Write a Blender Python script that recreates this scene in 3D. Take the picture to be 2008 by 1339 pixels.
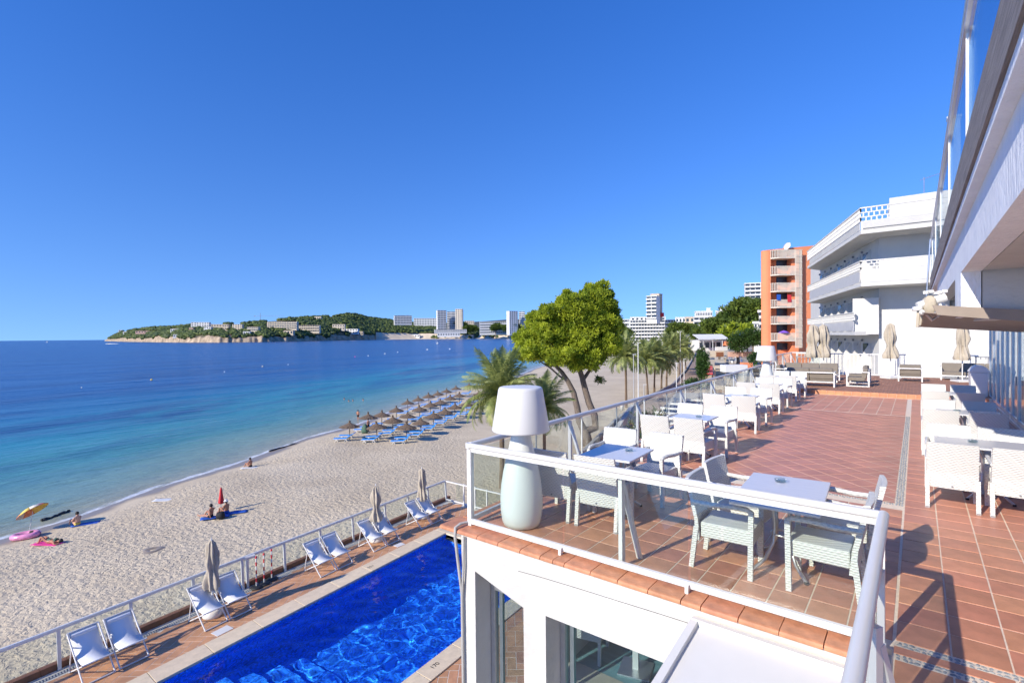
import bpy, math, random
import numpy as np
from mathutils import Vector, Matrix, noise as mnoise
random.seed(7); rng = np.random.default_rng(7)
for o in list(bpy.data.objects): bpy.data.objects.remove(o)
scn = bpy.context.scene
COL = scn.collection
rad = math.radians; PI = math.pi

# ---------------------------------------------------------------- camera
CAM_Z = 2.3                      # eye height above the roof terrace (terrace floor = 0)
F_PX, PITCH, ROLL, YAW = 1009.03, rad(.618), rad(.53), rad(38.168)
_cp, _sp, _cr, _sr = math.cos(PITCH), math.sin(PITCH), math.cos(ROLL), math.sin(ROLL)
CAMM = np.array([[_cr, _sr, 0], [-_sr, _cr, 0], [0, 0, 1]]) @ np.array([[1, 0, 0], [0, -_sp, -_cp], [0, _cp, -_sp]]) @ \
    np.array([[math.cos(YAW), math.sin(YAW), 0], [-math.sin(YAW), math.cos(YAW), 0], [0, 0, 1]])
cam = bpy.data.cameras.new('camera'); camo = bpy.data.objects.new('camera', cam); COL.objects.link(camo)
cam.sensor_width = 36; cam.lens = 36 * F_PX / 2008; cam.clip_start = .05; cam.clip_end = 60000
_r, _d, _f = CAMM
camo.matrix_world = Matrix(((_r[0], -_d[0], -_f[0], 0), (_r[1], -_d[1], -_f[1], 0), (_r[2], -_d[2], -_f[2], CAM_Z), (0, 0, 0, 1)))
scn.camera = camo

def at(px, py, z=0., D=None, X=None, Y=None):
    """survey point: where the sight line through a photo pixel meets a real plane"""
    d = CAMM.T @ np.array([(px - 1004) / F_PX, (py - 669.5) / F_PX, 1])
    t = D if D is not None else X / d[0] if X is not None else Y / d[1] if Y is not None else (z - CAM_Z) / d[2]
    p = d * t + np.array([0, 0, CAM_Z]); return Vector(p)
def far(px, D, z=0.):
    p = at(px, 655, D=D); return Vector((p.x, p.y, z))

# ---------------------------------------------------------------- sky + sun
SUN_EL = rad(28.8); SUN_DIR = Vector((-.237, -.972, 0)).normalized()      # towards the sun
w = bpy.data.worlds.new('World'); scn.world = w; w.use_nodes = True
nt = w.node_tree; nt.nodes.clear()
sky = nt.nodes.new('ShaderNodeTexSky'); sky.sky_type = 'NISHITA'; sky.sun_disc = False
sky.sun_elevation = SUN_EL; sky.sun_rotation = math.atan2(SUN_DIR.x, SUN_DIR.y)
sky.air_density = 1.0; sky.dust_density = .0; sky.ozone_density = 3.2; sky.altitude = 0
tcw = nt.nodes.new('ShaderNodeTexCoord'); spw = nt.nodes.new('ShaderNodeSeparateXYZ'); cbw = nt.nodes.new('ShaderNodeCombineXYZ'); mrw = nt.nodes.new('ShaderNodeMapRange')
mrw.inputs[1].default_value = -1; mrw.inputs[2].default_value = 1; mrw.inputs[3].default_value = -.50; mrw.inputs[4].default_value = .80     # very clear, dry air: the pale band at the horizon is thin
nt.links.new(tcw.outputs['Generated'], spw.inputs[0]); nt.links.new(spw.outputs[0], cbw.inputs[0]); nt.links.new(spw.outputs[1], cbw.inputs[1]); mxw = nt.nodes.new('ShaderNodeMath'); mxw.operation = 'MAXIMUM'; mxw.inputs[1].default_value = .13; nt.links.new(spw.outputs[2], mrw.inputs[0]); nt.links.new(mrw.outputs[0], mxw.inputs[0]); nt.links.new(mxw.outputs[0], cbw.inputs[2]); nt.links.new(cbw.outputs[0], sky.inputs[0])
hs = nt.nodes.new('ShaderNodeHueSaturation'); hs.inputs['Saturation'].default_value = 1.33; hs.inputs['Hue'].default_value = .520
bg = nt.nodes.new('ShaderNodeBackground'); bg.inputs[1].default_value = .132
wo = nt.nodes.new('ShaderNodeOutputWorld')
nt.links.new(sky.outputs[0], hs.inputs['Color']); nt.links.new(hs.outputs[0], bg.inputs[0]); nt.links.new(bg.outputs[0], wo.inputs[0])
sl = bpy.data.lights.new('sun', 'SUN'); sl.energy = 3.9; sl.angle = rad(.5); sl.color = (1, .92, .79)
so = bpy.data.objects.new('sun', sl); COL.objects.link(so); so.location = (0, 0, 60)
sv = Vector((SUN_DIR.x * math.cos(SUN_EL), SUN_DIR.y * math.cos(SUN_EL), math.sin(SUN_EL)))
so.rotation_euler = sv.to_track_quat('Z', 'Y').to_euler()
sl.cycles.is_caustics_light = True; scn.cycles.use_light_tree = False
scn.view_settings.view_transform = 'Standard'; scn.view_settings.look = 'None'
scn.view_settings.exposure = .66; scn.view_settings.gamma = 1
scn.render.engine = 'CYCLES'

# ---------------------------------------------------------------- materials
def nmat(name):
    m = bpy.data.materials.new(name); m.use_nodes = True
    n = m.node_tree.nodes; b = n['Principled BSDF']; return m, m.node_tree, b
def mat(name, col, rough=.6, metal=0., var=0., vscale=3., bump=0., bscale=40., spec=.5, col2=None, coat=0, detail=4, stretch=None, objvar=0.):
    """principled material with colour variation (noise), optional second colour and fine relief"""
    m, t, b = nmat(name); N = t.nodes; L = t.links
    b.inputs['Roughness'].default_value = rough; b.inputs['Metallic'].default_value = metal
    b.inputs['Specular IOR Level'].default_value = spec; b.inputs['Coat Weight'].default_value = coat
    b.inputs['Base Color'].default_value = (*col, 1)
    tc = N.new('ShaderNodeTexCoord'); src = tc.outputs['Object']
    if stretch:
        mp = N.new('ShaderNodeMapping'); mp.inputs['Scale'].default_value = stretch; L.new(src, mp.inputs[0]); src = mp.outputs[0]
    c = None
    if var or col2:
        nz = N.new('ShaderNodeTexNoise'); nz.inputs['Scale'].default_value = vscale; nz.inputs['Detail'].default_value = detail
        nz.inputs['Roughness'].default_value = .62; L.new(src, nz.inputs['Vector'])
        cr = N.new('ShaderNodeValToRGB'); cr.color_ramp.elements[0].position = .33; cr.color_ramp.elements[1].position = .68
        a = col2 or tuple(max(0, x * (1 - var)) for x in col); bb = col if col2 else tuple(min(1, x * (1 + var)) for x in col)
        cr.color_ramp.elements[0].color = (*a, 1); cr.color_ramp.elements[1].color = (*bb, 1)
        L.new(nz.outputs[0], cr.inputs[0]); c = cr.outputs[0]
    if objvar:
        oi = N.new('ShaderNodeObjectInfo'); h = N.new('ShaderNodeHueSaturation')
        if c is None:
            h.inputs['Color'].default_value = (*col, 1)
        else: L.new(c, h.inputs['Color'])
        mr = N.new('ShaderNodeMapRange'); mr.inputs[3].default_value = 1 - objvar; mr.inputs[4].default_value = 1 + objvar
        L.new(oi.outputs['Random'], mr.inputs[0]); L.new(mr.outputs[0], h.inputs['Value'])
        mr2 = N.new('ShaderNodeMapRange'); mr2.inputs[3].default_value = .5 - objvar * .05; mr2.inputs[4].default_value = .5 + objvar * .05
        ml = N.new('ShaderNodeMath'); ml.operation = 'FRACT'; m7 = N.new('ShaderNodeMath'); m7.operation = 'MULTIPLY'; m7.inputs[1].default_value = 7.3
        L.new(oi.outputs['Random'], m7.inputs[0]); L.new(m7.outputs[0], ml.inputs[0]); L.new(ml.outputs[0], mr2.inputs[0]); L.new(mr2.outputs[0], h.inputs['Hue'])
        c = h.outputs[0]
    if c is not None: L.new(c, b.inputs['Base Color'])
    if bump:
        n2 = N.new('ShaderNodeTexNoise'); n2.inputs['Scale'].default_value = bscale; n2.inputs['Detail'].default_value = 5; L.new(src, n2.inputs['Vector'])
        bp = N.new('ShaderNodeBump'); bp.inputs['Strength'].default_value = bump; bp.inputs['Distance'].default_value = .02
        L.new(n2.outputs[0], bp.inputs['Height']); L.new(bp.outputs[0], b.inputs['Normal'])
    return m
M = {}
M['white_metal'] = mat('white_painted_metal', (.68, .67, .64), .32, spec=.5, var=.02)
M['white_plastic'] = mat('white_plastic', (.68, .67, .64), .45, var=.02)
M['lamp_white'] = mat('white_polyethylene', (.70, .69, .665), .4, var=.01)
M['lamp_body'] = mat('lamp_body_polyethylene', (.68, .71, .68), .35, var=.02)
M['alu'] = mat('brushed_aluminium', (.62, .63, .65), .33, .85, var=.05, vscale=20)
M['grey_metal'] = mat('grey_metal', (.25, .26, .28), .4, .4)
M['dark'] = mat('dark_rubber', (.03, .03, .03), .6)
M['plaster'] = mat('white_plaster', (.58, .57, .54), .85, var=.05, vscale=.9, bump=.5, bscale=14)
M['plaster_old'] = mat('weathered_white_plaster', (.60, .59, .56), .88, col2=(.50, .48, .44), vscale=.8, bump=.7, bscale=9, detail=8)
M['plaster_rough'] = mat('rough_brushed_plaster', (.84, .84, .84), .9, var=.05, vscale=3, bump=1., bscale=30, stretch=(1, 1, .35))
M['far_white'] = mat('far_white_paint', (.68, .68, .66), .8, var=.05, vscale=.15)
M['far_cream'] = mat('far_cream_paint', (.62, .54, .42), .8, var=.08, vscale=.1)
M['far_beige'] = mat('far_beige_render', (.52, .44, .33), .8, var=.08, vscale=.1)
M['far_pink'] = mat('far_pink_render', (.55, .36, .28), .8, var=.08, vscale=.1)
M['far_grey'] = mat('far_grey_concrete', (.40, .40, .40), .8, var=.1, vscale=.1)
M['far_window'] = mat('far_window_glass', (.035, .05, .07), .18, var=.3, vscale=.3)
M['terra'] = mat('terracotta_floor_tile', (.53, .235, .135), .42, var=.17, vscale=4, bump=.15, bscale=25, objvar=.13, spec=.45)
M['terra_rim'] = mat('terracotta_rim_tile', (.55, .235, .12), .5, var=.2, vscale=7, bump=.2, bscale=22, objvar=.09)
M['terra_far'] = mat('terracotta_tile_field', (.54, .235, .150), .42, var=.15, vscale=1.7)
M['grout'] = mat('cream_grout', (.74, .62, .48), .85, var=.1, vscale=20)
M['grout_white'] = mat('white_grout', (.66, .60, .50), .85, var=.1, vscale=20)
M['deck_tile'] = mat('clay_deck_tile', (.52, .265, .13), .55, var=.14, vscale=6, objvar=.2, bump=.15, bscale=20)
M['deck_tile_b'] = mat('clay_deck_tile_field', (.52, .265, .13), .55, var=.2, vscale=2.5)
M['coping'] = mat('cream_stone_coping', (.68, .55, .38), .7, var=.10, vscale=8, bump=.25, bscale=60, objvar=.05)
M['brick'] = mat('brown_paver', (.30, .14, .10), .7, var=.2, vscale=3, objvar=.15)
M['brown_kerb'] = mat('brown_kerb', (.20, .09, .045), .6, var=.15, vscale=4, objvar=.1)
M['pebble'] = mat('grey_pebble', (.26, .27, .27), .5, var=.45, vscale=24)
M['band_mortar'] = mat('grey_mortar', (.42, .40, .36), .85, var=.2, vscale=30)
M['wood'] = mat('weathered_wood', (.27, .235, .21), .8, var=.28, vscale=3.5, bump=.6, bscale=12, stretch=(18, .6, 18))
M['taupe'] = mat('taupe_cushion', (.21, .18, .145), .85, var=.06, vscale=4, bump=.25, bscale=300)
M['canvas'] = mat('beige_parasol_canvas', (.44, .38, .29), .85, var=.12, vscale=5, bump=.3, bscale=90)
M['sling'] = mat('white_sling_fabric', (.76, .76, .76), .7, var=.02, bump=.1, bscale=300)
M['tabletop'] = mat('white_laminate_top', (.62, .62, .63), .22, var=.04, vscale=2, stretch=(2, 14, 2))
M['thatch'] = mat('dry_thatch', (.15, .105, .07), .95, var=.35, vscale=9, bump=1., bscale=50)
M['pole_wood'] = mat('dark_wood_pole', (.10, .075, .055), .8, var=.2)
M['blue_mat'] = mat('blue_lounger_mat', (.02, .27, .78), .55, var=.1, vscale=2)
M['trunk'] = mat('pine_bark', (.24, .19, .155), .95, col2=(.09, .07, .055), vscale=5, bump=1., bscale=9, stretch=(3, 3, .8))
M['palmtrunk'] = mat('palm_bark', (.22, .15, .095), .95, col2=(.10, .07, .045), vscale=8, bump=1., bscale=14, stretch=(.6, .6, 6))
M['skin'] = mat('tanned_skin', (.42, .19, .11), .5, var=.05)
M['skin_pale'] = mat('fair_skin', (.60, .34, .23), .5, var=.05)
M['hair'] = mat('dark_hair', (.015, .011, .009), .6)
M['orange'] = mat('orange_render', (.72, .25, .115), .85, var=.05, vscale=.2)
M['cream_rail'] = mat('cream_railing', (.66, .60, .50), .7, var=.04)
M['rock'] = mat('pale_cliff_rock', (.56, .43, .29), .9, col2=(.17, .13, .085), vscale=.05, bump=1., bscale=.2, detail=8)
M['far_sand'] = mat('far_pale_sand', (.66, .55, .40), .95, var=.15, vscale=.03)
M['hill'] = mat('far_hill_scrub', (.060, .075, .030), .95, col2=(.20, .15, .09), vscale=.012, detail=9)
M['hill_hazed'] = mat('distant_hill', (.075, .085, .075), .95, var=.25, vscale=.004, detail=8)
M['ground'] = mat('dry_ground', (.40, .33, .24), .95, var=.3, vscale=.08)
M['path'] = mat('promenade_paving', (.33, .24, .19), .85, var=.15, vscale=.5)
M['grey_stone'] = mat('grey_stone', (.36, .35, .33), .9, var=.2, vscale=1.5, bump=.4, bscale=8)
M['red'] = mat('red_canvas', (.55, .03, .04), .7, var=.1)
M['yellow'] = mat('yellow_canvas', (.80, .55, .10), .7)
M['pink'] = mat('pink_towel', (.70, .05, .28), .8, var=.1)
M['pinkfloat'] = mat('pink_inflatable', (.72, .28, .45), .25, var=.3, vscale=3)
M['blue'] = mat('blue_towel', (.015, .09, .42), .8, var=.2)
M['black'] = mat('black_fabric', (.012, .012, .015), .8)
M['green_cloth'] = mat('green_cloth', (.06, .12, .08), .8)
M['purple'] = mat('purple_canvas', (.20, .09, .50), .7)
M['rattan'] = M['white_plastic']

def leafmat(name, c1, c2, vs=.9, trans=.25):
    m, t, b = nmat(name); N = t.nodes; L = t.links
    b.inputs['Roughness'].default_value = .55; b.inputs['Specular IOR Level'].default_value = .3
    tc = N.new('ShaderNodeTexCoord'); nz = N.new('ShaderNodeTexNoise'); nz.inputs['Scale'].default_value = vs; nz.inputs['Detail'].default_value = 3
    cr = N.new('ShaderNodeValToRGB'); cr.color_ramp.elements[0].position = .35; cr.color_ramp.elements[1].position = .65
    cr.color_ramp.elements[0].color = (*c1, 1); cr.color_ramp.elements[1].color = (*c2, 1)
    L.new(tc.outputs['Object'], nz.inputs[0]); L.new(nz.outputs[0], cr.inputs[0]); L.new(cr.outputs[0], b.inputs['Base Color'])
    tr = N.new('ShaderNodeBsdfTranslucent'); mx = N.new('ShaderNodeMixShader'); mx.inputs[0].default_value = trans
    L.new(cr.outputs[0], tr.inputs[0]); L.new(b.outputs[0], mx.inputs[1]); L.new(tr.outputs[0], mx.inputs[2])
    L.new(mx.outputs[0], N['Material Output'].inputs[0]); return m
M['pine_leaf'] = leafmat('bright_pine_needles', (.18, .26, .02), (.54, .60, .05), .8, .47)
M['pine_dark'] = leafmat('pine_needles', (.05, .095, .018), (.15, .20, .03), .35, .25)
M['forest'] = leafmat('far_forest_foliage', (.035, .065, .02), (.13, .165, .035), .035, .15)
M['frond'] = leafmat('palm_frond', (.13, .185, .055), (.44, .47, .16), 1.5, .34)
M['frond_yellow'] = leafmat('palm_fruit_stalks', (.35, .24, .02), (.60, .42, .04), 2, .2)
M['hedge'] = leafmat('hedge_leaves', (.02, .05, .012), (.06, .12, .02), 1, .15)

def glassmat(name, tint, rough=0., alpha=.86):
    """thin architectural pane: mostly lets light straight through, glossy reflection by fresnel"""
    m = bpy.data.materials.new(name); m.use_nodes = True; t = m.node_tree; N = t.nodes; L = t.links; N.clear()
    o = N.new('ShaderNodeOutputMaterial'); mx = N.new('ShaderNodeMixShader'); tr = N.new('ShaderNodeBsdfTransparent'); gl = N.new('ShaderNodeBsdfGlossy')
    lw = N.new('ShaderNodeLayerWeight'); lw.inputs[0].default_value = .5; tr.inputs[0].default_value = (*tint, 1); gl.inputs['Roughness'].default_value = .01
    pw_ = N.new('ShaderNodeMath'); pw_.operation = 'POWER'; pw_.inputs[1].default_value = 5; L.new(lw.outputs['Facing'], pw_.inputs[0])
    ml = N.new('ShaderNodeMath'); ml.operation = 'MULTIPLY_ADD'; ml.inputs[1].default_value = .75; ml.inputs[2].default_value = .035; L.new(pw_.outputs[0], ml.inputs[0])
    L.new(ml.outputs[0], mx.inputs[0]); L.new(tr.outputs[0], mx.inputs[1]); L.new(gl.outputs[0], mx.inputs[2]); L.new(mx.outputs[0], o.inputs[0]); return m
M['glass'] = glassmat('clear_green_glass', (.935, .965, .95))
M['glass_blue'] = glassmat('blue_tinted_glass', (.72, .86, .95))
M['glass_win'] = glassmat('window_glass', (.80, .86, .87))

def wickermat():
    m, t, b = nmat('white_wicker'); N = t.nodes; L = t.links
    b.inputs['Base Color'].default_value = (.78, .78, .76, 1); b.inputs['Roughness'].default_value = .5
    tc = N.new('ShaderNodeTexCoord'); mp = N.new('ShaderNodeMapping'); mp.inputs['Scale'].default_value = (1, 1, 1)
    L.new(tc.outputs['Object'], mp.inputs[0])
    # basket weave: two crossing wave fields, alternately proud
    def wave(d, s):
        wv = N.new('ShaderNodeTexWave'); wv.wave_type = 'BANDS'; wv.bands_direction = d; wv.inputs['Scale'].default_value = s
        L.new(mp.outputs[0], wv.inputs[0]); return wv
    sep = N.new('ShaderNodeSeparateXYZ'); L.new(mp.outputs[0], sep.inputs[0])
    ad = N.new('ShaderNodeMath'); ad.operation = 'ADD'; L.new(sep.outputs[0], ad.inputs[0]); L.new(sep.outputs[1], ad.inputs[1])
    def sine(inp, f, ph=None):
        a = N.new('ShaderNodeMath'); a.operation = 'MULTIPLY'; a.inputs[1].default_value = f; L.new(inp, a.inputs[0]); o = a.outputs[0]
        if ph is not None:
            p = N.new('ShaderNodeMath'); p.operation = 'ADD'; L.new(o, p.inputs[0]); L.new(ph, p.inputs[1]); o = p.outputs[0]
        s = N.new('ShaderNodeMath'); s.operation = 'SINE'; L.new(o, s.inputs[0]); return s.outputs[0]
    fl = N.new('ShaderNodeMath'); fl.operation = 'MULTIPLY'; fl.inputs[1].default_value = 1 / .022; L.new(sep.outputs[2], fl.inputs[0])
    fo = N.new('ShaderNodeMath'); fo.operation = 'FLOOR'; L.new(fl.outputs[0], fo.inputs[0])
    ph = N.new('ShaderNodeMath'); ph.operation = 'MULTIPLY'; ph.inputs[1].default_value = PI; L.new(fo.outputs[0], ph.inputs[0])
    s1 = sine(ad.outputs[0], 2 * PI / .05, ph.outputs[0]); s2 = sine(sep.outputs[2], 2 * PI / .022)
    mu = N.new('ShaderNodeMath'); mu.operation = 'ADD'; L.new(s1, mu.inputs[0]); L.new(s2, mu.inputs[1])
    bp = N.new('ShaderNodeBump'); bp.inputs['Strength'].default_value = .6; bp.inputs['Distance'].default_value = .003
    L.new(mu.outputs[0], bp.inputs['Height']); L.new(bp.outputs[0], b.inputs['Normal'])
    cr = N.new('ShaderNodeMapRange'); cr.inputs[1].default_value = -1.6; cr.inputs[2].default_value = 0.2; cr.inputs[3].default_value = .50; cr.inputs[4].default_value = .66  # hollows of the weave shaded darker in the base colour
    L.new(mu.outputs[0], cr.inputs[0]); cb = N.new('ShaderNodeCombineColor')
    L.new(cr.outputs[0], cb.inputs[0]); L.new(cr.outputs[0], cb.inputs[1]); wb_ = N.new('ShaderNodeMath'); wb_.operation = 'MULTIPLY'; wb_.inputs[1].default_value = .95; L.new(cr.outputs[0], wb_.inputs[0]); L.new(wb_.outputs[0], cb.inputs[2])
    L.new(cb.outputs[0], b.inputs['Base Color'])
    return m
M['wicker'] = wickermat()

def mosaicmat():
    m, t, b = nmat('blue_pool_mosaic'); N = t.nodes; L = t.links
    tc = N.new('ShaderNodeTexCoord'); br = N.new('ShaderNodeTexVoronoi'); br.inputs['Scale'].default_value = 22; br.distance = 'CHEBYCHEV'; br.inputs['Randomness'].default_value = .12
    L.new(tc.outputs['Object'], br.inputs['Vector'])
    h = N.new('ShaderNodeHueSaturation'); h.inputs['Color'].default_value = (.016, .20, .80, 1)
    sp = N.new('ShaderNodeSeparateColor'); L.new(br.outputs['Color'], sp.inputs[0])
    mr = N.new('ShaderNodeMapRange'); mr.inputs[3].default_value = .6; mr.inputs[4].default_value = 1.5; L.new(sp.outputs[0], mr.inputs[0]); L.new(mr.outputs[0], h.inputs['Value'])
    L.new(h.outputs[0], b.inputs['Base Color']); b.inputs['Roughness'].default_value = .5; return m
M['mosaic'] = mosaicmat()

# ---------------------------------------------------------------- mesh helpers
class MB:
    """collects simple solids, builds them as one mesh object"""
    def __init__(s): s.v = []; s.f = []; s.sm = []; s.mi = []; s.m = 0
    def add(s, vs, fs, smooth=False):
        o = len(s.v); s.v.extend([tuple(v) for v in vs]); s.f.extend([tuple(i + o for i in f) for f in fs]); s.sm.extend([smooth] * len(fs)); s.mi.extend([s.m] * len(fs)); return s
    def box(s, c, d, rot=None, taper=1.):
        x, y, z = (q / 2 for q in d); R = rot or Matrix.Identity(3); c = Vector(c)
        vs = [c + R @ Vector((sx * x * (taper if sz > 0 else 1), sy * y * (taper if sz > 0 else 1), sz * z)) for sz in (-1, 1) for sy in (-1, 1) for sx in (-1, 1)]
        return s.add(vs, [(0, 2, 3, 1), (4, 5, 7, 6), (0, 1, 5, 4), (2, 6, 7, 3), (0, 4, 6, 2), (1, 3, 7, 5)])
    def bar(s, a, b, wd, ht=None, up=(0, 0, 1)):
        a = Vector(a); b = Vector(b); d = (b - a); l = d.length; d.normalize(); u = Vector(up)
        x = d.cross(u)
        if x.length < 1e-4: x = d.cross(Vector((0, 1, 0)))
        x.normalize(); z = x.cross(d); R = Matrix((x, d, z)).transposed()
        return s.box((a + b) / 2, (wd, l, ht or wd), R)
    def cyl(s, a, b, r0, r1=None, n=10, cap=True):
        r1 = r0 if r1 is None else r1; a = Vector(a); b = Vector(b); d = (b - a).normalized()
        x = d.cross(Vector((0, 0, 1)));
        if x.length < 1e-3: x = Vector((1, 0, 0))
        x.normalize(); y = d.cross(x)
        vs = [p + (x * math.cos(2 * PI * i / n) + y * math.sin(2 * PI * i / n)) * r for p, r in ((a, r0), (b, r1)) for i in range(n)]
        s.add(vs, [(i, (i + 1) % n, n + (i + 1) % n, n + i) for i in range(n)], True)
        if cap: s.add([vs[i] for i in range(n)], [tuple(range(n))[::-1]]); s.add([vs[n + i] for i in range(n)], [tuple(range(n))])
        return s
    def tube(s, pts, r, n=8, cap=True):
        pts = [Vector(p) for p in pts]; rs = r if isinstance(r, (list, tuple)) else [r] * len(pts); vs = []; px = None
        for i, p in enumerate(pts):
            d = (pts[min(i + 1, len(pts) - 1)] - pts[max(i - 1, 0)]).normalized()
            x = d.cross(Vector((0, 0, 1))) if px is None else px - d * px.dot(d)
            if x.length < 1e-3: x = d.cross(Vector((0, 1, 0)))
            x.normalize(); px = x; y = d.cross(x)
            vs += [p + (x * math.cos(2 * PI * k / n) + y * math.sin(2 * PI * k / n)) * rs[i] for k in range(n)]
        fs = [(i * n + k, i * n + (k + 1) % n, (i + 1) * n + (k + 1) % n, (i + 1) * n + k) for i in range(len(pts) - 1) for k in range(n)]
        s.add(vs, fs, True)
        if cap: s.add(vs[:n], [tuple(range(n))[::-1]]); s.add(vs[-n:], [tuple(range(n))])
        return s
    def lathe(s, prof, n=24, c=(0, 0, 0), smooth=True, fold=None):
        c = Vector(c); vs = []
        for j, (r, z) in enumerate(prof):
            for i in range(n):
                a = 2 * PI * i / n; rr = r * (fold(a, j) if fold else 1)
                vs.append(c + Vector((rr * math.cos(a), rr * math.sin(a), z)))
        fs = [(j * n + i, j * n + (i + 1) % n, (j + 1) * n + (i + 1) % n, (j + 1) * n + i) for j in range(len(prof) - 1) for i in range(n)]
        s.add(vs, fs, smooth); return s
    def disc(s, c, r, n=24, flip=False):
        vs = [Vector(c) + Vector((r * math.cos(2 * PI * i / n), r * math.sin(2 * PI * i / n), 0)) for i in range(n)]
        return s.add(vs, [tuple(range(n))[::-1] if flip else tuple(range(n))])
    def prism(s, poly, ax, a0, a1):
        """2-D polygon extruded along axis ax ('x','y','z') from a0 to a1"""
        def P(p, a): return (a, p[0], p[1]) if ax == 'x' else (p[0], a, p[1]) if ax == 'y' else (p[0], p[1], a)
        n = len(poly); vs = [P(p, a0) for p in poly] + [P(p, a1) for p in poly]
        fs = [(i, (i + 1) % n, n + (i + 1) % n, n + i) for i in range(n)]
        return s.add(vs, fs + [tuple(range(n))[::-1], tuple(range(n, 2 * n))])
    def quad(s, a, b, c, d): return s.add([a, b, c, d], [(0, 1, 2, 3)])
    def mesh(s, name, mats):
        me = bpy.data.meshes.new(name); me.from_pydata(s.v, [], s.f)
        me.polygons.foreach_set('use_smooth', s.sm); mats = mats if isinstance(mats, (list, tuple)) else [mats]
        for m in mats: me.materials.append(M[m] if isinstance(m, str) else m)
        if len(mats) > 1: me.polygons.foreach_set('material_index', s.mi)
        me.update(); return me
    def build(s, name, mats, parent=None, world=False, bevel=0):
        """world=True: coordinates are world ones and are moved into the parent's frame"""
        if world and parent is not None:
            o = world_loc(parent); s.v = [(x - o.x, y - o.y, z - o.z) for x, y, z in s.v]
        return link(s.mesh(name, mats), name, parent, bevel=bevel)
def world_loc(o):
    v = o.location.copy()
    while o.parent: o = o.parent; v += o.location
    return v
def link(me, name, parent=None, loc=(0, 0, 0), rot=(0, 0, 0), scale=None, bevel=0):
    o = bpy.data.objects.new(name, me); COL.objects.link(o); o.location = loc; o.rotation_euler = rot
    if scale is not None: o.scale = scale if hasattr(scale, '__len__') else (scale,) * 3
    if parent is not None: o.parent = parent
    if bevel:
        b = o.modifiers.new('bevel', 'BEVEL'); b.width = bevel; b.segments = 2; b.limit_method = 'ANGLE'
    return o
def thing(name, label, cat, loc=(0, 0, 0), rz=0, group=None):
    o = bpy.data.objects.new(name, None); COL.objects.link(o); o.location = loc; o.rotation_euler = (0, 0, rz); o.empty_display_size = .2
    return tag(o, label, cat, group)
def tag(o, label=None, cat=None, group=None, kind=None):
    if label: o['label'] = label
    if cat: o['category'] = cat
    if group: o['group'] = group
    if kind: o['kind'] = kind
    return o
def struct(o): o['kind'] = 'structure'; return o
def copy_tree(o, parent=None):
    c = o.copy(); COL.objects.link(c); c.parent = parent
    for ch in kids[o.name] if o.name in kids else list(o.children): copy_tree(ch, c)
    return c
kids = {}
def dup(root, loc, rz, label=None, group=None, scale=None):
    r = copy_tree(root); r.location = loc; r.rotation_euler = (0, 0, rz)
    if label: r['label'] = label
    if group: r['group'] = group
    if scale: r.scale = (scale,) * 3
    return r
def nmesh(name, V, F, mats, smooth=False):
    me = bpy.data.meshes.new(name); V = np.asarray(V, dtype=np.float32); F = np.asarray(F, dtype=np.int32); k = F.shape[1]
    me.vertices.add(len(V)); me.vertices.foreach_set('co', V.ravel()); me.loops.add(F.size); me.loops.foreach_set('vertex_index', F.ravel())
    me.polygons.add(len(F)); me.polygons.foreach_set('loop_start', np.arange(0, F.size, k, dtype=np.int32))
    me.polygons.foreach_set('use_smooth', np.full(len(F), smooth))
    me.update(calc_edges=True); me.validate()
    for m in (mats if isinstance(mats, (list, tuple)) else [mats]): me.materials.append(M[m])
    return me
# ================================================================= LARGE STRUCTURE
Z_DECK, Z_SAND, Z_SEA = -5.5, -9.5, -10.1
# ---- shoreline (surveyed on the water plane), from behind the camera to the far end of the bay
shore_px = [(0, 1058), (150, 1014), (300, 959), (450, 914), (600, 859), (700, 833), (790, 798), (880, 769), (1000, 743), (1045, 724), (1100, 706), (1150, 693)]
SH = [at(x, y, Z_SEA) for x, y in shore_px]
SH = [Vector((-30, -95, 0)), Vector((-37, -45, 0)), Vector((-41.5, -15, 0))] + SH + [far(1180, 620), far(1196, 850), far(1185, 1200), far(1150, 1600), far(1080, 2050), far(1000, 2400)]
SH = np.array([(p.x, p.y) for p in SH])
def shore_sd(P):
    """P (n,2) -> (signed distance, + inland ; arclength)"""
    best = np.full(len(P), 1e18); sd = np.zeros(len(P)); ss = np.zeros(len(P)); acc = 0
    for a, b in zip(SH[:-1], SH[1:]):
        ab = b - a; l = np.hypot(*ab); t = np.clip(((P - a) @ ab) / l ** 2, 0, 1); q = a + t[:, None] * ab
        d = np.hypot(*(P - q).T); cr = ab[0] * (P[:, 1] - a[1]) - ab[1] * (P[:, 0] - a[0])
        m = d < best; best[m] = d[m]; sd[m] = np.where(cr[m] < 0, d[m], -d[m]); ss[m] = acc + t[m] * l; acc += l
    return sd, ss
def polar(a0, a1, da, r0, r1, k):
    A = np.radians(np.arange(a0, a1 + 1e-6, da)); n = int(math.log(r1 / r0) / math.log(k)) + 1; R_ = r0 * k ** np.arange(n + 1)
    P = np.stack([np.outer(R_, np.sin(A)), np.outer(R_, np.cos(A))], -1).reshape(-1, 2); na = len(A)
    i = np.arange(n)[:, None] * na + np.arange(na - 1)[None]; F = np.stack([i, i + 1, i + 1 + na, i + na], -1).reshape(-1, 4)
    return P, F[:, ::-1]
def shore_attr(me, sd, ss):
    at_ = me.attributes.new('shore', 'FLOAT_COLOR', 'POINT'); d = np.zeros((len(sd), 4), np.float32); d[:, 0] = sd; d[:, 1] = ss; at_.data.foreach_set('color', d.ravel())
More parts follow.
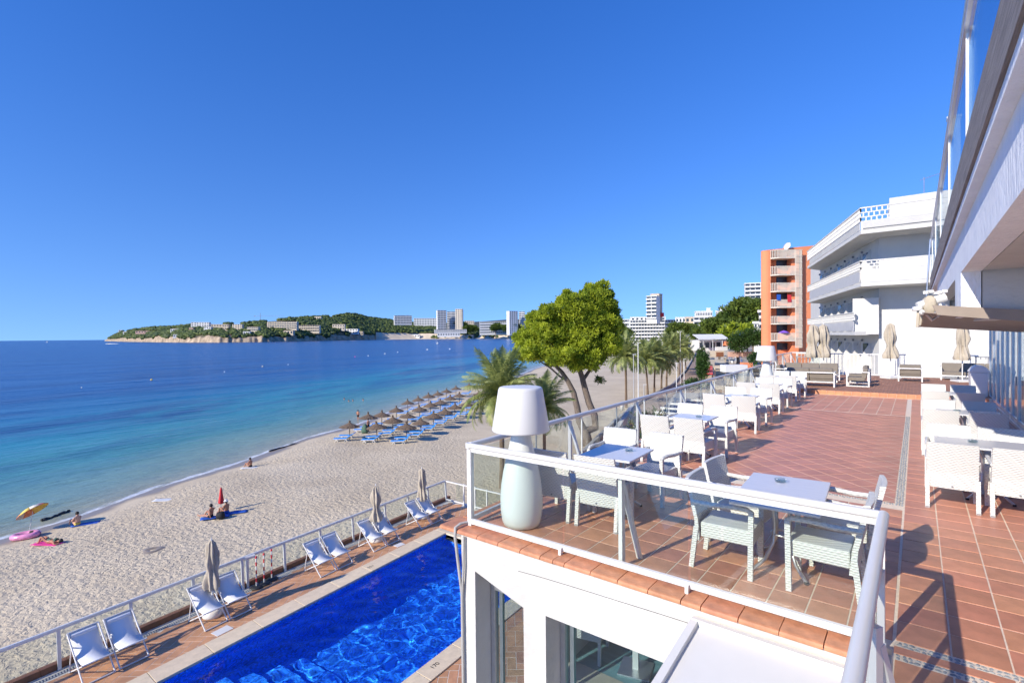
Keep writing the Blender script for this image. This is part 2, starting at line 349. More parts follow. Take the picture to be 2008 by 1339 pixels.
# ---- sea
def seamat():
    m, t, b = nmat('sea_water'); N = t.nodes; L = t.links
    a = N.new('ShaderNodeAttribute'); a.attribute_name = 'shore'; sp = N.new('ShaderNodeSeparateColor'); L.new(a.outputs['Color'], sp.inputs[0])
    neg = N.new('ShaderNodeMath'); neg.operation = 'MULTIPLY'; neg.inputs[1].default_value = -1; L.new(sp.outputs[0], neg.inputs[0])     # metres offshore
    cx = N.new('ShaderNodeCombineXYZ'); L.new(neg.outputs[0], cx.inputs[0])
    sc = N.new('ShaderNodeMath'); sc.operation = 'MULTIPLY'; sc.inputs[1].default_value = .28; L.new(sp.outputs[1], sc.inputs[0]); L.new(sc.outputs[0], cx.inputs[1])
    n1 = N.new('ShaderNodeTexNoise'); n1.inputs['Scale'].default_value = .055; n1.inputs['Detail'].default_value = 6; L.new(cx.outputs[0], n1.inputs[0])
    # depth with uneven sea bed
    off = N.new('ShaderNodeMath'); off.operation = 'MULTIPLY_ADD'; off.inputs[1].default_value = 34; off.inputs[2].default_value = -17; L.new(n1.outputs[0], off.inputs[0])
    lim = N.new('ShaderNodeMapRange'); lim.inputs[1].default_value = 0; lim.inputs[2].default_value = 25; L.new(neg.outputs[0], lim.inputs[0])
    om = N.new('ShaderNodeMath'); om.operation = 'MULTIPLY'; L.new(off.outputs[0], om.inputs[0]); L.new(lim.outputs[0], om.inputs[1])
    dd = N.new('ShaderNodeMath'); dd.operation = 'ADD'; L.new(neg.outputs[0], dd.inputs[0]); L.new(om.outputs[0], dd.inputs[1])
    mr = N.new('ShaderNodeMapRange'); mr.inputs[1].default_value = 0; mr.inputs[2].default_value = 165; L.new(dd.outputs[0], mr.inputs[0])
    cr = N.new('ShaderNodeValToRGB'); e = cr.color_ramp.elements
    stops = [(0, (.34, .33, .24)), (.03, (.20, .30, .24)), (.09, (.075, .27, .27)), (.20, (.022, .22, .29)), (.33, (.010, .13, .27)), (.5, (.007, .075, .235)), (1, (.006, .060, .215))]
    e[0].position = 0; e[0].color = (*stops[0][1], 1); e[1].position = 1; e[1].color = (*stops[-1][1], 1)
    for p, c in stops[1:-1]: q = e.new(p); q.color = (*c, 1)
    L.new(mr.outputs[0], cr.inputs[0])
    # seagrass meadows: dark long patches parallel to the beach
    n2 = N.new('ShaderNodeTexNoise'); n2.inputs['Scale'].default_value = .05; n2.inputs['Detail'].default_value = 7; n2.inputs['Roughness'].default_value = .65
    cx2 = N.new('ShaderNodeCombineXYZ'); s3 = N.new('ShaderNodeMath'); s3.operation = 'MULTIPLY'; s3.inputs[1].default_value = .22; L.new(sp.outputs[1], s3.inputs[0])
    L.new(neg.outputs[0], cx2.inputs[0]); L.new(s3.outputs[0], cx2.inputs[1]); cx2.inputs[2].default_value = 3.7; L.new(cx2.outputs[0], n2.inputs[0])
    g = N.new('ShaderNodeMapRange'); g.inputs[1].default_value = .46; g.inputs[2].default_value = .58; L.new(n2.outputs[0], g.inputs[0])
    near = N.new('ShaderNodeMapRange'); near.inputs[1].default_value = 11; near.inputs[2].default_value = 26; L.new(neg.outputs[0], near.inputs[0])
    gm = N.new('ShaderNodeMath'); gm.operation = 'MULTIPLY'; L.new(g.outputs[0], gm.inputs[0]); L.new(near.outputs[0], gm.inputs[1])
    gk = N.new('ShaderNodeMath'); gk.operation = 'MULTIPLY'; gk.inputs[1].default_value = .8; L.new(gm.outputs[0], gk.inputs[0])
    mx = N.new('ShaderNodeMix'); mx.data_type = 'RGBA'; L.new(gk.outputs[0], mx.inputs[0]); L.new(cr.outputs[0], mx.inputs[6]); mx.inputs[7].default_value = (.010, .045, .16, 1)
    # foam along the water's edge
    n3 = N.new('ShaderNodeTexNoise'); n3.inputs['Scale'].default_value = 1.1; n3.inputs['Detail'].default_value = 8; n3.inputs['Roughness'].default_value = .7
    cx3 = N.new('ShaderNodeCombineXYZ'); s4 = N.new('ShaderNodeMath'); s4.operation = 'MULTIPLY'; s4.inputs[1].default_value = .35; L.new(sp.outputs[1], s4.inputs[0]); L.new(neg.outputs[0], cx3.inputs[0]); L.new(s4.outputs[0], cx3.inputs[1]); L.new(cx3.outputs[0], n3.inputs[0])
    fw = N.new('ShaderNodeMapRange'); fw.inputs[1].default_value = .25; fw.inputs[2].default_value = 1.3; fw.inputs[3].default_value = .20; fw.inputs[4].default_value = -.25; fw.clamp = True; L.new(neg.outputs[0], fw.inputs[0])
    fs = N.new('ShaderNodeMath'); fs.operation = 'ADD'; L.new(n3.outputs[0], fs.inputs[0]); L.new(fw.outputs[0], fs.inputs[1])
    fr = N.new('ShaderNodeMapRange'); fr.inputs[1].default_value = .56; fr.inputs[2].default_value = .72; L.new(fs.outputs[0], fr.inputs[0])
    mf = N.new('ShaderNodeMix'); mf.data_type = 'RGBA'; L.new(fr.outputs[0], mf.inputs[0]); L.new(mx.outputs[2], mf.inputs[6]); mf.inputs[7].default_value = (.75, .76, .74, 1)
    L.new(mf.outputs[2], b.inputs['Base Color'])
    b.inputs['Roughness'].default_value = .22; b.inputs['IOR'].default_value = 1.33; b.inputs['Specular IOR Level'].default_value = .32
    geo = N.new('ShaderNodeNewGeometry'); mp = N.new('ShaderNodeMapping'); mp.inputs['Rotation'].default_value = (0, 0, rad(-62)); mp.inputs['Scale'].default_value = (1, .33, 1); L.new(geo.outputs['Position'], mp.inputs[0])
    w1 = N.new('ShaderNodeTexNoise'); w1.inputs['Scale'].default_value = .75; w1.inputs['Detail'].default_value = 6; w1.inputs['Roughness'].default_value = .6; L.new(mp.outputs[0], w1.inputs[0])
    w2 = N.new('ShaderNodeTexNoise'); w2.inputs['Scale'].default_value = .05; w2.inputs['Detail'].default_value = 5; L.new(mp.outputs[0], w2.inputs[0])
    b1 = N.new('ShaderNodeBump'); b1.inputs['Strength'].default_value = 1; b1.inputs['Distance'].default_value = .42; L.new(w1.outputs[0], b1.inputs['Height'])
    b2 = N.new('ShaderNodeBump'); b2.inputs['Strength'].default_value = .8; b2.inputs['Distance'].default_value = 4; L.new(w2.outputs[0], b2.inputs['Height']); L.new(b1.outputs[0], b2.inputs['Normal'])
    L.new(b2.outputs[0], b.inputs['Normal'])
    return m
M['sea'] = seamat()
P, F = polar(-150, 30, .4, 28, 45000, 1.022)
sd, ss = shore_sd(P)
V = np.column_stack([P, np.full(len(P), Z_SEA)])
keep = (sd[F] < 6).any(1)
me = nmesh('sea', V, F[keep], 'sea', True); shore_attr(me, sd, ss); struct(link(me, 'sea'))
# ---- beach
def sandmat():
    m, t, b = nmat('beach_sand'); N = t.nodes; L = t.links
    geo = N.new('ShaderNodeNewGeometry'); a = N.new('ShaderNodeAttribute'); a.attribute_name = 'shore'; sp = N.new('ShaderNodeSeparateColor'); L.new(a.outputs['Color'], sp.inputs[0])
    nz = N.new('ShaderNodeTexNoise'); nz.inputs['Scale'].default_value = .16; nz.inputs['Detail'].default_value = 12; nz.inputs['Roughness'].default_value = .68; L.new(geo.outputs['Position'], nz.inputs[0])
    cr = N.new('ShaderNodeValToRGB'); cr.color_ramp.elements[0].position = .3; cr.color_ramp.elements[1].position = .7
    cr.color_ramp.elements[0].color = (.49, .40, .275, 1); cr.color_ramp.elements[1].color = (.65, .55, .395, 1); L.new(nz.outputs[0], cr.inputs[0])
    wt = N.new('ShaderNodeMapRange'); wt.inputs[1].default_value = 1.0; wt.inputs[2].default_value = 1.9; L.new(sp.outputs[0], wt.inputs[0])
    wn = N.new('ShaderNodeTexNoise'); wn.inputs['Scale'].default_value = .25; L.new(geo.outputs['Position'], wn.inputs[0])
    wa = N.new('ShaderNodeMath'); wa.operation = 'MULTIPLY_ADD'; wa.inputs[1].default_value = 3; wa.inputs[2].default_value = -1.5; L.new(wn.outputs[0], wa.inputs[0])
    ws = N.new('ShaderNodeMath'); ws.operation = 'ADD'; L.new(sp.outputs[0], ws.inputs[0]); L.new(wa.outputs[0], ws.inputs[1]); L.new(ws.outputs[0], wt.inputs[0])
    mx = N.new('ShaderNodeMix'); mx.data_type = 'RGBA'; L.new(wt.outputs[0], mx.inputs[0]); mx.inputs[6].default_value = (.27, .22, .165, 1); L.new(cr.outputs[0], mx.inputs[7]); L.new(mx.outputs[2], b.inputs['Base Color'])
    rr = N.new('ShaderNodeMapRange'); rr.inputs[3].default_value = .35; rr.inputs[4].default_value = .95; L.new(wt.outputs[0], rr.inputs[0]); L.new(rr.outputs[0], b.inputs['Roughness'])
    b.inputs['Specular IOR Level'].default_value = .3
    # trodden sand: footprints and lumps
    v = N.new('ShaderNodeTexNoise'); v.inputs['Scale'].default_value = 4.2; v.inputs['Detail'].default_value = 3; v.inputs['Roughness'].default_value = .6; v.inputs['Distortion'].default_value = .6; L.new(geo.outputs['Position'], v.inputs[0])
    v2 = N.new('ShaderNodeTexVoronoi'); v2.inputs['Scale'].default_value = 3.6; v2.feature = 'SMOOTH_F1'; L.new(geo.outputs['Position'], v2.inputs[0])
    ad = N.new('ShaderNodeMath'); ad.operation = 'MULTIPLY_ADD'; ad.inputs[1].default_value = .55; L.new(v2.outputs[0], ad.inputs[0]); L.new(v.outputs[0], ad.inputs[2])
    dry = N.new('ShaderNodeMapRange'); dry.inputs[1].default_value = 1.6; dry.inputs[2].default_value = 3.6; L.new(sp.outputs[0], dry.inputs[0])
    rk = N.new('ShaderNodeMapRange'); rk.inputs[1].default_value = 165; rk.inputs[2].default_value = 250; rk.inputs[3].default_value = 1; rk.inputs[4].default_value = .15; L.new(sp.outputs[1], rk.inputs[0])     # the far stretch is raked smooth
    h0_ = N.new('ShaderNodeMath'); h0_.operation = 'MULTIPLY'; L.new(ad.outputs[0], h0_.inputs[0]); L.new(rk.outputs[0], h0_.inputs[1])
    hm = N.new('ShaderNodeMath'); hm.operation = 'MULTIPLY'; L.new(h0_.outputs[0], hm.inputs[0]); L.new(dry.outputs[0], hm.inputs[1])
    bp = N.new('ShaderNodeBump'); bp.inputs['Strength'].default_value = 1; bp.inputs['Distance'].default_value = .115; L.new(hm.outputs[0], bp.inputs['Height']); L.new(bp.outputs[0], b.inputs['Normal'])
    return m
M['sand'] = sandmat()
P, F = polar(-150, 30, .3, 12, 2600, 1.02)
sd, ss = shore_sd(P)
z = np.where(sd > 7, Z_SAND, Z_SEA + (Z_SAND - Z_SEA) * np.clip(sd, 0, 7) / 7) + np.where(sd < 0, sd * .12, 0)
z = z + np.clip(sd / 6, 0, 1) * .10 * np.sin(P[:, 0] * .31 + 1.3 * np.sin(P[:, 1] * .17)) * np.sin(P[:, 1] * .23 + P[:, 0] * .11) * (np.hypot(*P.T) < 200)
keep = ((sd[F] > -14) & (sd[F] < 95)).all(1)
me = nmesh('beach', np.column_stack([P, z]), F[keep], 'sand', True); shore_attr(me, sd, ss); struct(link(me, 'beach'))
# ---- inland ground, one sheet behind the beach out to the horizon
gp = []
for i in range(len(SH)):
    a = SH[max(i - 1, 0)]; b_ = SH[min(i + 1, len(SH) - 1)]; t_ = (b_ - a) / np.hypot(*(b_ - a)); n_ = np.array([t_[1], -t_[0]]); q = SH[i] + n_ * (28 if i < 16 else 45); gp.append((q[0], q[1], -9.75))
fx = far(1000, 9000); gp += [(fx.x, fx.y, -9.75), (9000, 9000, -9.75), (9000, -3000, -9.75), (-20, -3000, -9.75)]
g = MB(); g.add(gp, [tuple(range(len(gp)))[::-1]]); struct(g.build('ground', 'ground'))

# ---- peninsula across the bay
cd = [(205, 4300), (214, 3600), (250, 2750), (300, 2150), (360, 1780), (430, 1640), (520, 1700), (600, 1900), (660, 2150), (740, 2500), (820, 2700), (900, 2700), (1000, 2450), (1080, 2100), (1150, 1650), (1200, 1250)]
sk = [(205, 666), (214, 661), (226, 655), (240, 648), (262, 645), (300, 640), (340, 639), (370, 636), (385, 632), (410, 632), (440, 633), (470, 633), (500, 630), (530, 627), (560, 624), (590, 621), (620, 619), (650, 618), (690, 613), (706, 616), (720, 620), (750, 624), (800, 630), (850, 634), (880, 643), (940, 646), (1000, 648), (1200, 650)]
def itp(tab, x): return float(np.interp(x, [a for a, _ in tab], [b for _, b in tab]))
def horizon_y(px): return 667.9 - .00922 * px
def hill_pt(px, t):
    """t 0 at the water .. 1 at the skyline .. 2 behind"""
    Dc = itp(cd, px); dep = 60 + min(430, 14 * max(2, horizon_y(px) - itp(sk, px))); D = Dc + dep * t
    top = (horizon_y(px) - itp(sk, px)) / F_PX * (Dc + dep) + CAM_Z - 7
    cl = 3.5 + 16 * max(0, mnoise.noise(Vector((px * .04, 3, 0)))); cl = min(cl, top * .5 + 2)
    if px > 735: cl = 0.
    if t < .04: h = Z_SEA - .5 + (cl + 10) * t / .04
    elif t <= 1: u = (t - .04) / .96; h = cl + (top - cl) * (u ** .8)
    else: h = top * (1 - (t - 1) * .7)
    if px > 735 and t < .16: h = min(h, -9.2 + t * 20)
    h += (2.5 * mnoise.noise(Vector((px * .06, t * 5, 1))) + 1.3 * mnoise.noise(Vector((px * .3, t * 16, 5)))) * (1 if .01 < t else 0) * (0 if px > 735 and t < .16 else 1)
    p = at(px, 655, D=D + 14 * mnoise.noise(Vector((px * .12, 0, 9))) * (t < .1)); return Vector((p.x, p.y, h))
pxs = list(np.arange(205, 1204, 2.5)); ts = [0, .012, .025, .04, .07, .12, .2, .3, .4, .5, .6, .7, .8, .9, 1, 1.2, 1.6, 2.2]
V = [hill_pt(x, t) for x in pxs for t in ts]; nt_ = len(ts)
F = [(i * nt_ + j, (i + 1) * nt_ + j, (i + 1) * nt_ + j + 1, i * nt_ + j + 1) for i in range(len(pxs) - 1) for j in range(nt_ - 1)]
me = nmesh('peninsula', V, F, ['hill', 'rock', 'far_sand'], True)
mi = []
for i in range(len(pxs) - 1):
    for j in range(nt_ - 1):
        mi.append((2 if j < 6 else 0) if pxs[i] > 735 else (1 if j < 4 or (j == 4 and mnoise.noise(Vector((pxs[i] * .05, 1, 2))) > .05) else 0))
me.polygons.foreach_set('material_index', mi); struct(link(me, 'peninsula'))
# distant hill behind the far hotels, haze put into its bluish-grey colour
V = []; hx = list(range(800, 1420, 12))
for x in hx:
    ht = max(0, 33 - abs(x - 1010) * .055 + 2.0 * mnoise.noise(Vector((x * .013, 0, 0)))) * (1 if x > 830 else (x - 800) / 30)
    for D, k in ((6500, 0), (7600, 1), (9500, .4)): p = at(x, 655, D=D); V.append((p.x, p.y, -10 + k * (ht / F_PX * 7600 + 12)))
F = [(i * 3 + j, (i + 1) * 3 + j, (i + 1) * 3 + j + 1, i * 3 + j + 1) for i in range(len(hx) - 1) for j in range(2)]
struct(link(nmesh('distant_hill', V, F, 'hill_hazed', True), 'distant_hill'))
# forest on the peninsula: a mass of crowns
ICO = None
def ico():
    t = (1 + 5 ** .5) / 2; v = np.array([(-1, t, 0), (1, t, 0), (-1, -t, 0), (1, -t, 0), (0, -1, t), (0, 1, t), (0, -1, -t), (0, 1, -t), (t, 0, -1), (t, 0, 1), (-t, 0, -1), (-t, 0, 1)]) / math.sqrt(1 + t * t)
    f = np.array([(0, 11, 5), (0, 5, 1), (0, 1, 7), (0, 7, 10), (0, 10, 11), (1, 5, 9), (5, 11, 4), (11, 10, 2), (10, 7, 6), (7, 1, 8), (3, 9, 4), (3, 4, 2), (3, 2, 6), (3, 6, 8), (3, 8, 9), (4, 9, 5), (2, 4, 11), (6, 2, 10), (8, 6, 7), (9, 8, 1)]); return v, f
IV, IF = ico()
def crowns(name, pts, m, parent=None):
    V = []; F = []
    for k, (p, r, fl) in enumerate(pts):
        q = IV * (1 + rng.uniform(-.28, .28, (12, 1))) * np.array([r, r, r * fl]); a = rng.uniform(0, 6.28); c, s = math.cos(a), math.sin(a)
        q = np.column_stack([q[:, 0] * c - q[:, 1] * s, q[:, 0] * s + q[:, 1] * c, q[:, 2]]) + np.array(p); V.append(q); F.append(IF + 12 * k)
    return link(nmesh(name, np.concatenate(V), np.concatenate(F), m, False), name, parent)
pts = []; houses_keepout = [(375, 440, 634, 645), (456, 475, 636, 645), (484, 507, 640, 648), (522, 584, 630, 644), (586, 627, 638, 648), (335, 350, 645, 650), (268, 312, 649, 652), (652, 676, 637, 645), (673, 703, 645, 652), (242, 250, 650, 654)]
for _ in range(15000):
    px = rng.uniform(212, 1000); t = rng.uniform(.035, 1.04)
    if px > 735 and t < .2: continue
    if px > 870 and rng.random() < .55: continue
    p = hill_pt(px, t); D = np.hypot(p.x, p.y)
    sy = horizon_y(px) - (p.z + 6 - CAM_Z) / D * F_PX * 1.0
    if mnoise.noise(Vector((px * .05, t * 6, 7))) < -.42 or (t < .09 and mnoise.noise(Vector((px * .06, 8, 2))) > -.02): continue
    if any(a < px < b and c < sy < d for a, b, c, d in houses_keepout): continue
    r = rng.uniform(3.2, 7.5) * D / 1900 if D < 2600 else rng.uniform(5, 9)
    pts.append(((p.x, p.y, p.z + r * .55), r, rng.uniform(.6, .85)))
o = crowns('pine_forest', pts, 'forest'); tag(o, 'dense green pine forest covering the headland across the bay', 'forest', kind='stuff')

# ================================================================= ROOF TERRACE
RAILL0, RAILL1 = Vector((-4.30, 4.60, 0)), Vector((-5.20, 26.0, 0))
def railx(y): return RAILL0.x + (RAILL1.x - RAILL0.x) * (y - RAILL0.y) / (RAILL1.y - RAILL0.y)
FAC_X = 1.95
fl = MB(); fl.prism([(-4.33, 4.62), (-.14, 4.62), (-.14, -4.5), (FAC_X + .3, -4.5), (FAC_X + .3, 22.42), (railx(22.4) - .02, 22.42)], 'z', -.30, -.0045)
floor = struct(fl.build('terrace_floor', 'grout'))
TW = .33
def tile_mesh(name, wx, wy, th, bev, m):
    b = MB(); x, y = wx / 2, wy / 2
    lo = [(-x, -y, -th), (x, -y, -th), (x, y, -th), (-x, y, -th)]; mid = [(-x, -y, -bev), (x, -y, -bev), (x, y, -bev), (-x, y, -bev)]; top = [(-x + bev, -y + bev, 0), (x - bev, -y + bev, 0), (x - bev, y - bev, 0), (-x + bev, y - bev, 0)]
    b.add(lo + mid + top, [(0, 1, 5, 4), (1, 2, 6, 5), (2, 3, 7, 6), (3, 0, 4, 7), (4, 5, 9, 8), (5, 6, 10, 9), (6, 7, 11, 10), (7, 4, 8, 11), (8, 9, 10, 11)]); return b.mesh(name, m)
t_front = tile_mesh('tile_front', .283, .314, .02, .003, 'terra'); t_right = tile_mesh('tile_right', .312, .331, .02, .003, 'terra'); t_diag = tile_mesh('tile_diagonal', .323, .323, .02, .003, 'terra_far')
nt_i = 0; far_tiles = MB()
def put_tile(me, x, y, wx, wy, near=True, dz=None, rz=0, parent=None):
    global nt_i
    dz = rng.uniform(-.0012, .0006) if dz is None else dz
    if near: nt_i += 1; o = link(me, 'tile', floor, (x, y, dz), (rng.uniform(-.002, .002), rng.uniform(-.002, .002), rz))
    else:
        a, b = wx / 2, wy / 2; R2 = Matrix.Rotation(rz, 2); q = [Vector((x, y)) + R2 @ Vector(p) for p in ((-a, -b), (a, -b), (a, b), (-a, b))]
        z_ = rng.uniform(-.0015, .0004); far_tiles.add([(p.x, p.y, z_) for p in q] + [(p.x, p.y, -.013) for p in q], [(0, 1, 2, 3), (4, 5, 1, 0), (5, 6, 2, 1), (6, 7, 3, 2), (7, 4, 0, 3)])
# front field
near_n = 0
for j in range(12):
    y = 4.75 + .1625 + j * .325
    if y > 8.42: break
    for i in range(15):
        x = -.285 - i * .2935
        if x - .14 < railx(y) + .02: continue
        put_tile(t_front, x, y, .285, .316)
# right field
j = 0
while True:
    y = 4.775 + .17 + j * .343; j += 1
    if y > 22.3: break
    for i in range(7):
        x = .035 + i * .3225
        put_tile(t_right, x, y, .309, .327, y < 7.9)
for y in (4.42, ):
    for i in range(7): put_tile(t_right, .035 + i * .3225, 4.32, .314, .334)
y = 4.32
while y > -4.2:
    y -= .343
    for i in range(7): put_tile(t_right, .035 + i * .3225, y, .314, .334, False)
# diagonal field between the pebble bands
dlo, dhi = 8.62, 17.7
R45 = rad(45); n45 = Vector((math.cos(R45), math.sin(R45)))
for i in range(-40, 60):
    for j in range(-40, 60):
        c = Vector((i * .331, j * .331)); cx = -2.3 + c.x * math.cos(R45) - c.y * math.sin(R45); cy = 13 + c.x * math.sin(R45) + c.y * math.cos(R45)
        if dlo + .22 < cy < dhi - .2 and railx(cy) + .25 < cx < -.46: put_tile(t_diag, cx, cy, .313, .313, False, rz=R45)
# cut tiles round the diagonal field
def clip_diag():
    import itertools
    for i in range(-40, 60):
        for j in range(-40, 60):
            cx = -2.3 + (i - j) * .331 * .70711; cy = 13 + (i + j) * .331 * .70711
            if not (dlo - .25 < cy < dhi + .25 and railx(cy) - .2 < cx < 0) or (dlo + .22 < cy < dhi - .2 and railx(cy) + .25 < cx < -.46): continue
            poly = [(cx + .2213, cy), (cx, cy + .2213), (cx - .2213, cy), (cx, cy - .2213)]
            for ax, lim, sgn in ((1, dlo, 1), (1, dhi, -1), (0, -.235, -1), (0, railx(cy) + .03, 1)):
                out = []
                for a, b in zip(poly, poly[1:] + poly[:1]):
                    da, db = (a[ax] - lim) * sgn, (b[ax] - lim) * sgn
                    if da >= 0: out.append(a)
                    if (da < 0) != (db < 0): t = da / (da - db); out.append((a[0] + (b[0] - a[0]) * t, a[1] + (b[1] - a[1]) * t))
                poly = out
                if len(poly) < 3: break
            if len(poly) >= 3: far_tiles.add([(p[0], p[1], -.001) for p in poly], [tuple(range(len(poly)))[::-1]])
clip_diag()
# straight field beyond
y = 17.95
while y < 22.3:
    x = -.40
    while x > railx(y) + .15: put_tile(t_right, x, y, .314, .326, False); x -= .331
    y += .343
o = far_tiles.build('tile_field', 'terra_far', floor); o['kind'] = 'stuff'
# pebble bands set in the floor
def pebbles(x0, y0, x1, y1, s, name='pebble_band'):
    b = MB(); b.m = 0; b.box(((x0 + x1) / 2, (y0 + y1) / 2, -.014), (x1 - x0, y1 - y0, .018)); b.m = 1
    nx = max(1, int((x1 - x0) / s)); ny = max(1, int((y1 - y0) / (s)))
    for i in range(nx):
        for j in range(ny):
            cx = x0 + (x1 - x0) * (i + .5 + rng.uniform(-.18, .18)) / nx; cy = y0 + (y1 - y0) * (j + .5 + rng.uniform(-.18, .18)) / ny
            r = s * .62 * rng.uniform(.8, 1.1); e = rng.uniform(.5, .75); a = rng.uniform(0, PI); n = 7
            ring = [(cx + r * (math.cos(t) * math.cos(a) - e * math.sin(t) * math.sin(a)), cy + r * (math.cos(t) * math.sin(a) + e * math.sin(t) * math.cos(a)), -.005) for t in [2 * PI * k / n for k in range(n)]]
            inn = [(cx + (p[0] - cx) * .6, cy + (p[1] - cy) * .6, .0015) for p in ring]
            b.add(ring + inn, [(k, (k + 1) % n, n + (k + 1) % n, n + k) for k in range(n)] + [tuple(range(n, 2 * n))])
    o = b.build(name, ['band_mortar', 'pebble'], floor); o['kind'] = 'stuff'; return o
pebbles(-.225, dlo - .1, -.135, 17.7, .030); pebbles(-3.95, dlo - .10, -.235, dlo - .01, .030)
pebbles(-.12, 4.69, FAC_X, 4.765, .036); pebbles(-.12, 4.50, FAC_X, 4.575, .036)
for i in range(4): put_tile(None, .25 + i * .62, 4.632, .60, .095, False) if False else None
o = MB()
for i in range(3): o.box((.19 + i * .66, 4.632, -.006), (.64, .10, .013))
q = o.build('border_tile', 'terra', floor)
# clay rim tiles capping the front edge and the sea-side edge: rounded nosing
def rim_mesh(L, dpt, name):
    prof = [(-dpt, -.035), (-dpt, -.012), (-dpt + .006, -.003), (-dpt + .02, .0), (0, 0), (0, -.035)]
    prof = [(0, 0), (-dpt + .03, 0), (-dpt + .012, -.006), (-dpt, -.02), (-dpt, -.036), (-dpt + .01, -.045), (-dpt + .03, -.045), (0, -.03)]
    b = MB(); b.prism(prof, 'x', -L / 2, L / 2); return b.mesh(name, 'terra_rim')
rm = {}
xj = [-4.60, -4.30, -3.985, -3.67, -3.36, -3.10, -2.94, -2.80, -2.50, -2.21, -1.91, -1.61, -1.44, -1.14, -.84, -.54, -.24]
# ---- the pool-side building under the terrace
WY = 4.42
bld = thing('pool_restaurant', 'white plastered pool restaurant with deep window openings under the tiled roof terrace', 'building', (0, 0, 0))
for a, b_ in zip(xj[:-1], xj[1:]):
    L_ = b_ - a - .008; k = round(L_, 3)
    if k not in rm: rm[k] = rim_mesh(L_, .37 if a > -4.4 else .37, 'rim_tile')
    link(rm[k], 'rim_tile', bld, ((a + b_) / 2, 4.745, rng.uniform(-.002, .002)), (rng.uniform(-.004, .004), 0, rng.uniform(-.004, .004)))
y = 4.78; k = rim_mesh(.30, .30, 'rim_tile')
while y < 22:
    link(k, 'rim_tile', bld, (railx(y) + .02, y + .15, 0), (0, 0, -rad(90) + .042)); y += .308
def wall_with_holes(x0, x1, z0, z1, yf, yb, holes, mb):
    """front wall slab (normal -y) made of butted blocks round rectangular/sloped holes (list of x0,x1,zl,zr,zb)"""
    xs = [x0]
    for h in holes:
        mb.prism([(xs[-1], z0), (h[0], z0), (h[0], z1), (xs[-1], z1)], 'y', yf, yb)
        mb.prism([(h[0], h[2]), (h[1], h[3]), (h[1], z1), (h[0], z1)], 'y', yf, yb)
        if h[4] > z0: mb.prism([(h[0], z0), (h[1], z0), (h[1], h[4]), (h[0], h[4])], 'y', yf, yb)
        xs.append(h[1])
    mb.prism([(xs[-1], z0), (x1, z0), (x1, z1), (xs[-1], z1)], 'y', yf, yb)
# window 1 is a narrow opening with a sloping head, window 2 the wide one
wb = MB(); WB = -6.2
wall_with_holes(-4.27, 2.2, WB, -.048, WY, WY + .42, [(-4.055, -3.35, -.44, -.645, -4.6), (-3.06, -.6, -.635, -.635, -4.6)], wb)
wb.build('wall', 'plaster_old', bld)
sw = MB()       # side wall towards the pool: piers and lintel, the bays between are glazed
sx0, sx1 = -4.27, -3.95
def side(y): return railx(y) + .04
sw.add([(side(4.84), 4.845, -.05), (side(22.2), 22.2, -.05), (side(22.2), 22.2, -.75), (side(4.84), 4.845, -.75), (side(4.84) + .3, 4.845, -.05), (side(22.2) + .3, 22.2, -.05), (side(22.2) + .3, 22.2, -.75), (side(4.84) + .3, 4.845, -.75)],
       [(0, 1, 2, 3)[::-1], (4, 5, 6, 7), (0, 4, 5, 1), (3, 2, 6, 7), (0, 3, 7, 4), (1, 5, 6, 2)])
for y in (7.6, 10.6, 13.6, 16.6, 19.6, 21.9): sw.box((side(y) + .15, y, -3.48), (.3, .4, 5.455))
sw.build('side_wall', 'plaster', bld)
fb = MB(); fb.box((side(12) + 2.9, 13.2, -4.15), (6.0, 16.6, .1)) if False else None
inner = MB(); inner.prism([(-3.35, 4.86), (2.1, 4.86), (2.1, 13.1), (side(13) + .2, 13.1), (side(6.3) + .2, 6.3)], 'z', -2.60, -2.45); M['teal_floor'] = mat('grey_green_wood_floor', (.17, .33, .37), .35, var=.15, vscale=2, stretch=(.6, 6, 1)); inner.build('interior_floor', 'teal_floor', bld)
pw_l = MB(); pw_l.prism([(side(6.3) + .16, 6.3), (side(13) + .16, 13.1), (side(13) + .36, 13.1), (side(6.3) + .36, 6.3)], 'z', -2.45, -1.72); pw_l.build('low_side_wall', 'plaster', bld)
wd_ = MB(); wd_.box((-3.55, 5.9, -2.444), (.9, 1.0, .008)); M['pale_board'] = mat('pale_wood_board', (.52, .46, .38), .6, var=.1); wd_.build('floor_board', 'pale_board', bld)
bw = MB(); bw.box((-.3, 13.3, -3.2), (7.4, .2, 6.0)); bw.box((2.35, 8.9, -3.2), (.2, 8.4, 6.0)); bw.build('interior_wall', 'plaster', bld)
gw = MB(); gw.m = 0
for x0, x1 in ((-4.02, -3.36), (-3.02, -1.65), (-1.55, -.62)): gw.box(((x0 + x1) / 2, WY + .30, -2.66), (x1 - x0 - .07, .012, 3.96))
gw.build('window_glass', 'glass_win', bld)
for x0, x1 in ((-4.05, -3.35), (-3.06, -1.65), (-1.62, -.60)):
    fr = MB()
    for x in (x0 + .035, x1 - .035): fr.box((x, WY + .30, -2.6), (.06, .06, 3.9))
    fr.box(((x0 + x1) / 2, WY + .30, -4.54), (x1 - x0 - .13, .06, .07)); fr.box(((x0 + x1) / 2, WY + .30, -.70), (x1 - x0 - .13, .06, .09))
    fr.box((x0 + .13, WY + .325, -2.6), (.05, .04, 3.85)); fr.build('window_frame', 'alu', bld)
